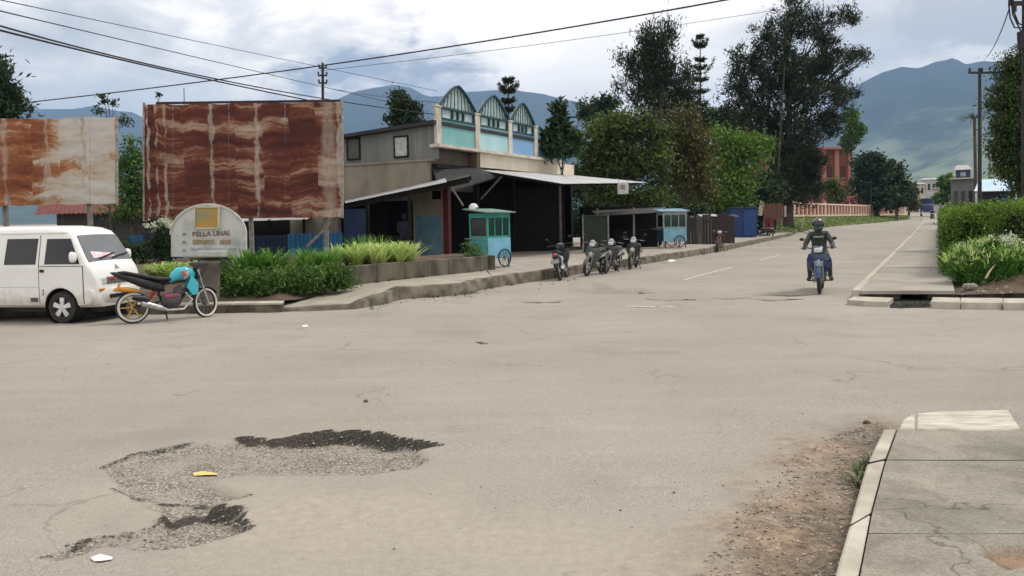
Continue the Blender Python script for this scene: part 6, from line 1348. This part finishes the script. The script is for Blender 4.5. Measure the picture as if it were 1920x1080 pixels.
for s, q in (('L', 1), ('R', -1)): J.update({'sh'+s: (.02, q*.18, .95), 'el'+s: (.10, q*.24, .70), 'wr'+s: (.30, q*.18, .60), 'pa'+s: (.37, q*.16, .58), 'hi'+s: (0, q*.10, .48), 'kn'+s: (.40, q*.14, .50), 'an'+s: (.38, q*.14, .09), 'to'+s: (.53, q*.15, .04)})
p = base(1441, 62, .26); figure('person', 'person in a red shirt sitting beside the dark tree trunks at the kerb', p, R(-110), J, mat('red shirt', (.20, .02, .035), (.13, .012, .02), rough=.9), TROU, SKIN, .55, hair=HAIR)
o = thing('stool', 'low wooden stool under the person in the red shirt', 'stool', p); MB().box((0, 0, .385), (.3, .3, .03)).build('seat', POST, o)
for a_, b_ in ((-.12, -.12), (-.12, .12), (.12, -.12), (.12, .12)): MB().box((a_, b_, .18), (.03, .03, .37)).build('leg', POST, o)
fp_ = V((AX(1748, 112), 112, gz(112))); hd2 = math.atan2(-.9, -.42); q = moped('tiny dark motorcycle coming up the far end of the side road', fp_, hd2, BK['black'], BK['red'], name='ridden_motorcycle')
J2 = {k_: tuple(v) for k_, v in RID_J.items()}
figure('person', 'tiny distant rider in dark clothes on the far motorcycle', fp_, hd2, J2, CLM, TROU, SKIN, .80, hair=HAIR)
p = base(1681, 112, gz(112)); figure('person', 'distant standing person in dark red in front of the orange fence end', p, R(-90), standing(0), CLM, TROU, SKIN, .95, hair=HAIR)

# ------------------------------------------------------------------ stalls and fences under the middle trees
b = base(1180, 38, .28); r = thing('market_stall', 'dark open market stall in deep shade under the broad tree', 'stall', b); q = lambda x, y, Y_: A(x, y, Y_)-b
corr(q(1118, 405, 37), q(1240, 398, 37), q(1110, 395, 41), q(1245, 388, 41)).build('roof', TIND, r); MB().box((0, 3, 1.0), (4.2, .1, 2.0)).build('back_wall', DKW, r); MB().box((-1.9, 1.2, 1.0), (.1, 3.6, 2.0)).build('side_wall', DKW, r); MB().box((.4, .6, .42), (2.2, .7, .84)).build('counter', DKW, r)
for x in (-1.6, .1, 1.55): MB().box((x, -.7, .95), (.09, .09, 1.9)).build('post', POST, r)
b = base(1115, 33.5, .28); r = thing('green_booth', 'dull dark green booth wall beside the awning posts', 'booth', b); MB().box((0, 0, .75), (1.0, .5, 1.5)).build('panel', mat('dull green board', (.02, .03, .022), (.013, .02, .015), scale=2), r); MB().box((-.53, -.27, .8), (.06, .06, 1.6)).build('post', POST, r); MB().box((.53, -.27, .8), (.06, .06, 1.6)).build('post', POST, r); MB().box((0, 0, 1.54), (1.15, .62, .05)).build('roof', TIND, r)
PLK = [mat('weathered plank', (.04, .031, .026), (.022, .017, .014), scale=4, stretch=(6, 6, .5)), mat('pale plank', (.09, .08, .07), (.05, .045, .04), scale=4, stretch=(6, 6, .5))]
b = base(1330, 41, .28); r = thing('plank_fence', 'rough brown plank fence between the blue food cart and the blue kiosk', 'fence', b)
x0, x1 = AX(1284, 41)-b.x, AX(1372, 41.5)-b.x; n = 17
for k in range(n):
    w_ = (x1-x0)/n; h_ = 1.45+rnd.uniform(-.12, .16); MB().box((x0+w_*(k+.5), rnd.uniform(-.02, .02), h_/2), (w_*.93, .03, h_)).build('plank', PLK[1] if k in (4, 5) else PLK[0], r)
MB().box(((x0+x1)/2, .06, 1.1), (x1-x0, .05, .09)).build('rail', PLK[0], r)
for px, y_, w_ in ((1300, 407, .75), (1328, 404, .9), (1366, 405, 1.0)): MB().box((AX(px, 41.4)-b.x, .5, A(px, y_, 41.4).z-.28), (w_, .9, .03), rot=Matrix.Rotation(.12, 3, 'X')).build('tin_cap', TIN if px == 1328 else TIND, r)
KB_ = mat('deep blue kiosk', (.012, .045, .16), (.008, .03, .11), rough=.55, scale=2, stretch=(5, 5, .5))
b = base(1395, 52, .26); r = thing('blue_kiosk', 'deep blue sheet metal kiosk at the kerb under the bright tree', 'kiosk', b); MB().box((0, .6, .98), (1.75, 1.2, 1.9)).build('wall', KB_, r, bevel=.01); MB().box((0, .6, 1.955), (1.95, 1.45, .06)).build('roof', mat('kiosk roof', (.05, .08, .12)), r); MB().box((.35, -.02, .95), (.8, .03, 1.7)).build('door', mat('kiosk door', (.015, .06, .20), rough=.5), r)
b = base(1449, 64, .2); r = thing('poster_board', 'faded orange poster board with pale side strips by the tree trunks', 'board', b)
MB().box((0, 0, 1.75), (1.5, .06, 1.3)).build('panel', mat('faded orange poster', (.15, .055, .035), (.07, .045, .035), scale=2.2, detail=8), r); MB().box((-.95, -.02, 2.0), (.34, .05, 1.15), rot=Matrix.Rotation(.18, 3, 'Y')).build('banner', mat('cream banner', (.42, .38, .30), (.3, .27, .22), scale=4), r); MB().box((1.0, -.02, 1.75), (.16, .05, .9)).build('banner', mat('pale banner', (.4, .37, .37)), r)
for x in (-.7, .7): MB().box((x, .05, .8), (.08, .08, 1.7)).build('post', POST, r)
b = base(1436, 82, gz(82)); r = thing('tiled_house', 'house with dull orange tiled roof behind the trees', 'house', b); m = MB(); m.prism([V((-3.0, 0, 4.0)), V((3.2, 0, 4.0)), V((2.0, 3, 6.0)), V((-1.8, 3, 6.0))], (0, 0, -.15)); m.build('roof', mat('dull orange tiles', (.26, .13, .085), (.16, .07, .05), scale=3, stretch=(1, 1, 5)), r); MB().box((0, 2.5, 1.9), (5.4, 4, 3.9)).build('wall', mat('pink house wall', (.33, .2, .17), (.24, .14, .12), scale=1), r); MB().box((-.8, .45, 2.6), (1.0, .06, 1.1)).build('window', GLS, r)

# ------------------------------------------------------------------ orange fence, verge and orange building
f0, f1 = V((AX(1484, 90), 90, 1.20)), V((AX(1696, 148), 148, .86)); fd = f1-f0; fl = V((fd.x, fd.y, 0)).length; frz = math.atan2(fd.y, fd.x)
OR = mat('terracotta fence paint', (.27, .085, .05), (.20, .06, .038), scale=1, rough=.8); ORP = mat('pale baluster paint', (.74, .56, .47), (.62, .44, .36), scale=2, rough=.8)
r = thing('orange_fence', 'long terracotta fence with pale balusters on the grass bank', 'fence', f0, frz); sl_ = (f1.z-f0.z)/fl
def fb(x0, x1, y0, y1, z0, z1): return MB().prism([V((x0, y0, z0+sl_*x0)), V((x1, y0, z0+sl_*x1)), V((x1, y1, z0+sl_*x1)), V((x0, y1, z0+sl_*x0))], (0, 0, z1-z0))
fb(0, fl, -.14, .14, -.9, .20).build('base', OR, r); fb(0, fl, -.17, .17, .201, .40).build('plinth', ORP, r); fb(0, fl, -.15, .15, 1.62, 1.82).build('top_rail', ORP, r); fb(0, fl, .05, .10, .401, 1.62).build('back_panel', OR, r)
n = 42
for k in range(n):
    x = fl*(k+.5)/n; big = k % 8 == 0; MB().prism([V((x-(.30 if big else .17), -.13, .40+sl_*x)), V((x+(.30 if big else .17), -.13, .40+sl_*x)), V((x+(.30 if big else .17), .04, .40+sl_*x)), V((x-(.30 if big else .17), .04, .40+sl_*x))], (0, 0, 1.5 if big else 1.219)).build('baluster', ORP, r)
GRS = mat('verge turf', (.14, .145, .065), (.085, .09, .045), scale=1.5, rough=1, bump=.5, bscale=12, detail=8)
VE = [(1440, 60), (1480, 64), (1520, 76), (1560, 88), (1600, 94), (1640, 101), (1690, 115), (1705, 124)]
def verge(u, v):
    px = 1440+265*u; y0 = float(np.interp(px, [q[0] for q in VE], [q[1] for q in VE])); a = V((AX(px, y0), y0, gz(y0)-.02)); t = u*1.08-.02; b = f0+fd*t; b = V((b.x, b.y, b.z)); b.z += .1; e = a.lerp(b, min(1, v*1.25)) if v < .8 else b+V((0, 1, 0))*(v-.8)*40
    z = a.z+(b.z-a.z)*min(1, v*1.6)**.8; return V((e.x, e.y, z+.06*nz((e.x*.6, e.y*.6, 1))*min(1, v*5)))
struct(MB().grid(verge, 60, 24).build('grass_bank', GRS))
gp = []
for _ in range(2600): u, v = rnd.random(), rnd.random()*.8; q = verge(u, v); gp.append(tuple(q))
o = blades('verge_grass', gp, 3, .2, LF_HG, None, .9, .05, 1, .5, .6); o['kind'] = 'stuff'
kp_ = [G(rnd.uniform(1478, 1520), rnd.uniform(430, 438), .1) for _ in range(16)]; stones('verge_rocks', kp_, .15, .4, SM[:2])
b = base(1570, 150, gz(150)); r = thing('orange_building', 'tall terracotta building with full-height columns behind the fence', 'building', b); Z_ = lambda y: A(1570, y, 150).z-b.z; zt = Z_(280)
TW = mat('terracotta wall', (.25, .09, .065), (.18, .065, .05), scale=.6); TWP = mat('pale terracotta column', (.42, .19, .15), (.33, .14, .11), scale=.8); x_ = lambda px: AX(px, 150)-b.x
MB().box(((x_(1440)+x_(1600))/2, 6, zt/2), (x_(1600)-x_(1440), 10, zt)).build('wall', TW, r)
for px in (1462, 1492, 1522, 1548, 1572, 1597): MB().box((x_(px), .75, zt/2), (.75, .6, zt)).build('column', TWP, r)
for px in (1477, 1507, 1535, 1560, 1585):
    for z in (zt*.28, zt*.68):
        w_ = MB().box((x_(px), .98, z), (1.0, .08, 2.2)).build('window', mat('dark red recess', (.10, .032, .028), (.06, .02, .02)), r); MB().box((x_(px), .94, z-1.2), (1.5, .3, .15)).build('sill', TWP, w_)
MB().box(((x_(1440)+x_(1600))/2, 5.5, zt+.2), (x_(1604)-x_(1436), 12.5, .4)).build('cornice', TWP, r); MB().box(((x_(1440)+x_(1600))/2, .8, zt*.48), (x_(1600)-x_(1440), .7, .35)).build('storey_band', mat('red band', (.45, .07, .06)), r)
LF_PK = leafmat('pink blossom leaves', (.10, .03, .035), (.36, .10, .13), (.52, .22, .24), .3)
tree('flowering_bush', 'pink flowering bush behind the far part of the orange fence', 'bush', 1614, 135, 380, [(1608, 376, 16, 9, 16), (1622, 384, 14, 8, 12), (1590, 384, 12, 8, 10)], LF_PK, None, per=36, cl=.5, r0=.06, zb=1.0)

# ------------------------------------------------------------------ far end of the road and the right side
b = base(1738, 152, gz(152)); r = thing('blue_truck', 'dark blue truck at the far end of the side road, seen from the front', 'truck', b, R(-118)); TB = mat('truck blue', (.02, .035, .12), (.015, .025, .09), rough=.5)
MB().hull([(2.0, 1.5, 1.05, 1.0), (2.3, 1.45, 1.05, .95), (3.2, 1.3, 1.03, .8), (3.45, 1.0, 1.0, .5)], p=7).build('cab', TB, r); MB().box((3.18, 0, 1.85), (.1, 1.7, .6), rot=Matrix.Rotation(-.25, 3, 'Y')).build('windscreen', WSC, r); MB().box((-.6, 0, 2.1), (5.0, 2.2, 2.6)).build('cargo_box', TB, r, bevel=.05); MB().box((3.46, 0, .65), (.12, 2.0, .3)).build('bumper', SILV, r)
for x in (2.6, -1.8):
    for y in (-.95, .95): w_ = MB().lathe([(.2, -.14), (.45, -.14), (.48, 0), (.45, .14), (.2, .14)], (x, y, .48), (0, 1, 0), 20, closed=True).build('wheel', RUB, r); MB().cyl((x, y-.1, .48), (x, y+.1, .48), .22, n=14).build('rim', GRYM, w_)
for y in (-.7, .7): MB().sphere((3.44, y, 1.0), (.06, .16, .12), 10, 7).build('headlight', LAMP, r)
def XL(px, pc, Y): th = math.atan((pc-960)/FPX); return Y/math.cos(th)*math.tan(math.atan((px-960)/FPX)-th)
def YAW(pc): return -math.atan((pc-960)/FPX)
def house(label, px, Y, wpx, ytop, wall, roof, storeys=1, rf=.35, name='far_house', deep=7):
    b = base(px, Y, gz(Y)); r = thing(name, label, 'house', b, YAW(px)); s = Y/FPX; W2 = wpx*s; zt = A(px, ytop, Y).z-b.z; ze = zt-rf*W2*.35
    MB().box((0, deep/2, ze/2), (W2, deep, ze)).build('wall', wall, r); m = MB(); m.prism([V((-W2*.56, -.5, ze)), V((W2*.56, -.5, ze)), V((W2*.44, deep/2, zt)), V((-W2*.44, deep/2, zt))], (0, 0, .12)); m.prism([V((-W2*.56, deep+.5, ze)), V((W2*.56, deep+.5, ze)), V((W2*.44, deep/2+.01, zt)), V((-W2*.44, deep/2+.01, zt))], (0, 0, .12)); m.build('roof', roof, r)
    for k in range(storeys):
        for t in (-.3, 0, .3):
            w_ = MB().box((W2*t, -.03, ze*(k+.55)/storeys), (W2*.15, .06, ze*.4/storeys)).build('window', GLS, r); MB().box((W2*t, -.05, ze*(k+.33)/storeys), (W2*.19, .12, .08)).build('sill', wall, w_)
    return r
HW1 = mat('cream house wall', (.50, .45, .38), (.38, .34, .29), scale=.6); HW2 = mat('pale house wall', (.42, .42, .41), (.33, .33, .32), scale=.6); HW3 = mat('grey house wall', (.14, .15, .145), (.10, .105, .10), scale=.6); RF1 = mat('rusty tin roof', (.25, .17, .14), (.16, .11, .09), scale=1); RF2 = mat('zinc roof far', (.46, .45, .44), (.34, .33, .33), scale=1); RF3 = mat('brown tin roof', (.13, .095, .08), scale=1)
house('cream far house with dark windows at the end of the road', 1722, 230, 22, 343, HW1, RF2, 2)
house('pale far house with a zinc roof beside the cream house', 1742, 250, 26, 334, HW2, RF2, 2)
house('low far house with a rusty roof, right of the truck', 1760, 200, 20, 352, HW2, RF1, 1)
house('dark grey house with pale roof edge, left of the utility poles', 1806, 78, 40, 333, HW3, RF2, 1, .2)
house('brown-roofed hut peeping above the far hedge end', 1795, 112, 18, 345, HW1, RF3, 1)
b = base(1806, 84, 0); r = thing('rooftop_hut', 'small dark blue hut standing above the grey house roof', 'hut', b, YAW(1806)); z = A(1806, 334, 84).z; MB().box((0, 2, z/2), (1.3, 2, z)).build('wall', mat('dark blue hut', (.035, .05, .085)), r); MB().box((0, 2, z+.45), (1.35, 2, .9)).build('upper_wall', mat('dark blue hut', (.035, .05, .085)), r); m = MB(); m.prism([V((-.9, .8, z+.9)), V((.9, .8, z+.9)), V((.4, 2, z+1.4)), V((-.6, 2, z+1.4))], (0, 0, .06)); m.build('roof', RF2, r); MB().box((0, .98, z+.45), (.5, .05, .45)).build('window', mat('pale pane', (.3, .33, .4)), r)
b = base(1870, 50, .0); r = thing('blue_roofed_shop', 'low shop with a light blue awning roof behind the hedge', 'shop', b, YAW(1870)); x_ = lambda px: XL(px, 1870, 50); za, zb2 = A(1870, 357, 50).z, A(1870, 343, 52.5).z+.25
corr((x_(1826), 0, za), (x_(1912), 0, za-.05), (x_(1834), 2.6, zb2), (x_(1912), 2.6, zb2), .16, .015).build('awning', mat('light blue sheet', (.34, .52, .70), (.50, .60, .68), scale=.9, rough=.5), r)
MB().box(((x_(1834)+x_(1980))/2, 4.4, za/2), (x_(1980)-x_(1834), 3.4, za)).build('wall', mat('dark shop wall', (.03, .035, .05)), r)
for px in (1830, 1905): MB().box((x_(px), .1, za/2-.05), (.09, .09, za-.1)).build('post', mat('white post', (.6, .6, .58)), r)
MB().box((x_(1893), 2.6, za-.5), (.9, .1, .6)).build('sign_board', mat('blue board', (.03, .07, .2)), r)
b = base(1885, 62, 0); r = thing('green_framed_building', 'pale building with green window frames above the blue awning', 'building', b, YAW(1885)); x_ = lambda px: XL(px, 1885, 62); zt = A(1885, 296, 62).z
MB().box(((x_(1857)+x_(1990))/2, 3, zt/2), (x_(1990)-x_(1857), 6, zt)).build('wall', mat('pale mint wall', (.42, .47, .40), (.34, .38, .33), scale=.6), r); MB().box(((x_(1853)+x_(1994))/2, 3, zt+.1), (x_(1994)-x_(1853), 6.6, .2)).build('roof', RF2, r)
GF = mat('green frame', (.06, .2, .10))
for px in (1866, 1886, 1906):
    zc = A(px, 322, 62).z; f = MB(); f.box((x_(px), -.03, zc), (.9, .07, 1.3)); w_ = f.build('window', GF, r); MB().box((x_(px), -.07, zc), (.7, .03, 1.1)).build('pane', mat('mint pane', (.32, .42, .34), rough=.3), w_)
# ------------------------------------------------------------------ poles
PW = mat('dark pole timber', (.05, .04, .036), (.03, .024, .022), rough=.9, scale=5, stretch=(5, 5, .5))
def pole(label, px, Y, topy, arms, botpx=None, r_=.11, ins=True, name='utility_pole'):
    b = base(botpx or px, Y); r = thing(name, label, 'pole', b); t = A(px, topy, Y)-b; MB().tube([(0, 0, -.2), tuple(t*.5), tuple(t)], [r_, r_*.9, r_*.7], 10).build('shaft', PW, r)
    for (y_, xa, xb) in arms:
        p, q = A(xa, y_, Y)-b+V((0, -.1, 0)), A(xb, y_, Y)-b+V((0, -.1, 0)); a = MB().bar(p, q, .09, .11).build('crossarm', PW, r)
        if ins:
            for t_ in (.04, .5, .96): c = p.lerp(q, t_); MB().lathe([(.03, .04), (.07, .10), (.05, .15), (.075, .2), (.03, .27)], c, (0, 0, 1), 10).build('insulator', BLK, a)
    return r
pole('dark wooden utility pole with one crossarm in front of the right mountain', 1837, 43, 128, [(137, 1814, 1864)])
pole('thin pole with ladder-like crossarms far behind the large billboard', 605, 58, 118, [(128, 598, 613), (142, 597, 614), (156, 598, 614)], r_=.13)
pole('tall thin grey pole leaning in front of the tallest dark tree', 1471, 66, 120, [], botpx=1452, r_=.09, name='thin_pole', ins=False)
pole('slim aerial mast behind the top left of the large billboard', 345, 45, 165, [], r_=.03, name='mast', ins=False)
pole('slim lamp pole beside the far dark tree', 1633, 112, 335, [(342, 1616, 1634)], r_=.07, name='lamp_pole', ins=False)
r = pole('utility pole at the upper right corner with drooping cable loops', 1924, 22, -140, [(8, 1890, 1960)], r_=.13)
m = MB(); b = r.location
for (a_, c_, d_) in (((1893, -30), (1894, 34), (1915, 52)), ((1902, -30), (1900, 20), (1924, 50)), ((1896, 0), (1906, 42), (1926, 56))): m.tube([A(*a_, 21.9)-b, A((a_[0]+c_[0])/2-2, (a_[1]+c_[1])/2+6, 21.85)-b, A(*c_, 21.8)-b, A((c_[0]+d_[0])/2-2, (c_[1]+d_[1])/2+9, 21.8)-b, A(*d_, 21.8)-b], .02, 6)
m.build('cable_loop', BLK, r); MB().cyl(A(1916, 92, 21.8)-b, A(1916, 60, 21.8)-b, .10, .12, 12).build('junction_box', BLK, r); MB().cyl(A(1903, 22, 21.8)-b, A(1903, 3, 21.8)-b, .045, n=8).build('clamp', BLK, r)
# ------------------------------------------------------------------ overhead wires
WM = mat('cable black', (.014, .014, .016), rough=.6)
def wire(label, pts, Y0, Y1, rad, name='overhead_wire'):
    xs_ = [p[0] for p in pts]; c = np.polyfit(xs_, [p[1] for p in pts], 2 if len(pts) > 2 else 1); P = []
    for t in np.linspace(0, 1, 48): x = xs_[0]+(xs_[-1]-xs_[0])*t; P.append(A(x, float(np.polyval(c, x)), Y0+(Y1-Y0)*t))
    m = MB(); m.tube(P, rad, 6); tag(m.build(name, WM, ang=80), label, 'wire', 'overhead wires')
wire('thickest overhead wire rising from the left trees to the top right', [(-100, 208), (40, 193), (210, 175), (390, 150), (605, 124), (960, 70), (1200, 28), (1370, -3), (1600, -45)], 46, 24, .03)
wire('thin overhead wire running just under the thickest rising wire', [(600, 133), (860, 100), (960, 92), (1130, 66), (1390, 30), (1480, 14)], 58, 60, .018)
wire('uppermost thin wire descending from the top left corner to the far pole', [(-60, -12), (30, 5), (300, 62), (590, 125), (820, 170)], 22, 70, .018)
wire('middle wire descending from the left edge behind the large billboard', [(-60, 8), (0, 18), (250, 80), (480, 135), (600, 160), (730, 192)], 20, 66, .022)
wire('lower wire of the close pair descending from the left edge', [(-60, 42), (0, 56), (120, 86), (415, 155), (600, 192)], 18, 40, .030)
wire('upper wire of the close pair descending from the left edge', [(-60, 34), (0, 47), (120, 78), (415, 151), (600, 186), (830, 215)], 18, 45, .026)
wire('faint wire crossing low from the far pole to the shop parapet', [(614, 165), (720, 182), (822, 192)], 58, 36, .016)
wire('thin wire dropping from the upper right corner pole towards the mountain', [(1893, 14), (1872, 70), (1850, 108)], 22, 43, .018)
# ------------------------------------------------------------------ litter
def flat(name, label, cat, pts, m, z=.012):
    a = [G(*p) for p in pts]; c = sum(a, V())/len(a); z0 = road_z(c.x, c.y)+z-.004; k = MB(); k.prism([V((p.x-c.x, p.y-c.y, .004*math.sin(i*2.1))) for i, p in enumerate(a)], (0, 0, .002)); o = k.build(name, m); o.location = (c.x, c.y, z0); tag(o, label, cat)
flat('wrapper', 'crumpled yellow wrapper lying in the large pothole', 'wrapper', [(361, 880), (380, 877), (406, 879), (408, 883), (385, 884), (364, 884)], mat('yellow wrapper', (.70, .60, .22)), .012)
flat('paper_scrap', 'white paper scrap on the asphalt below the small pothole', 'paper', [(170, 1046), (188, 1041), (212, 1044), (210, 1050), (190, 1054), (174, 1052)], mat('white paper', (.75, .74, .72)))
flat('paper_scrap', 'white paper scrap by the kerb beyond the parked motorcycles', 'paper', [(1250, 489), (1260, 486), (1268, 489), (1258, 492)], mat('white paper', (.75, .74, .72)))
flat('paper_scrap', 'tiny white scrap on the road in front of the low kerb', 'paper', [(566, 611), (576, 610), (578, 613), (568, 614)], mat('white paper', (.75, .74, .72)))
for px, py, s_, t_ in ((686, 754, .022, 'single dark stone on the open asphalt above the large pothole'), (1625, 795, .03, 'dark stone beside the corner of the near kerb')):
    p = G(px, py); m = MB(); m.hull([(-s_, 0, s_*.3, s_*.2), (-s_*.5, s_*.2, s_*.7, s_*.5), (s_*.5, s_*.2, s_*.8, s_*.5), (s_, 0, s_*.3, s_*.2)], n=8); o = m.build('stone', SM[2], smooth=False); o.location = p+V((0, 0, .01)); tag(o, t_, 'stone')
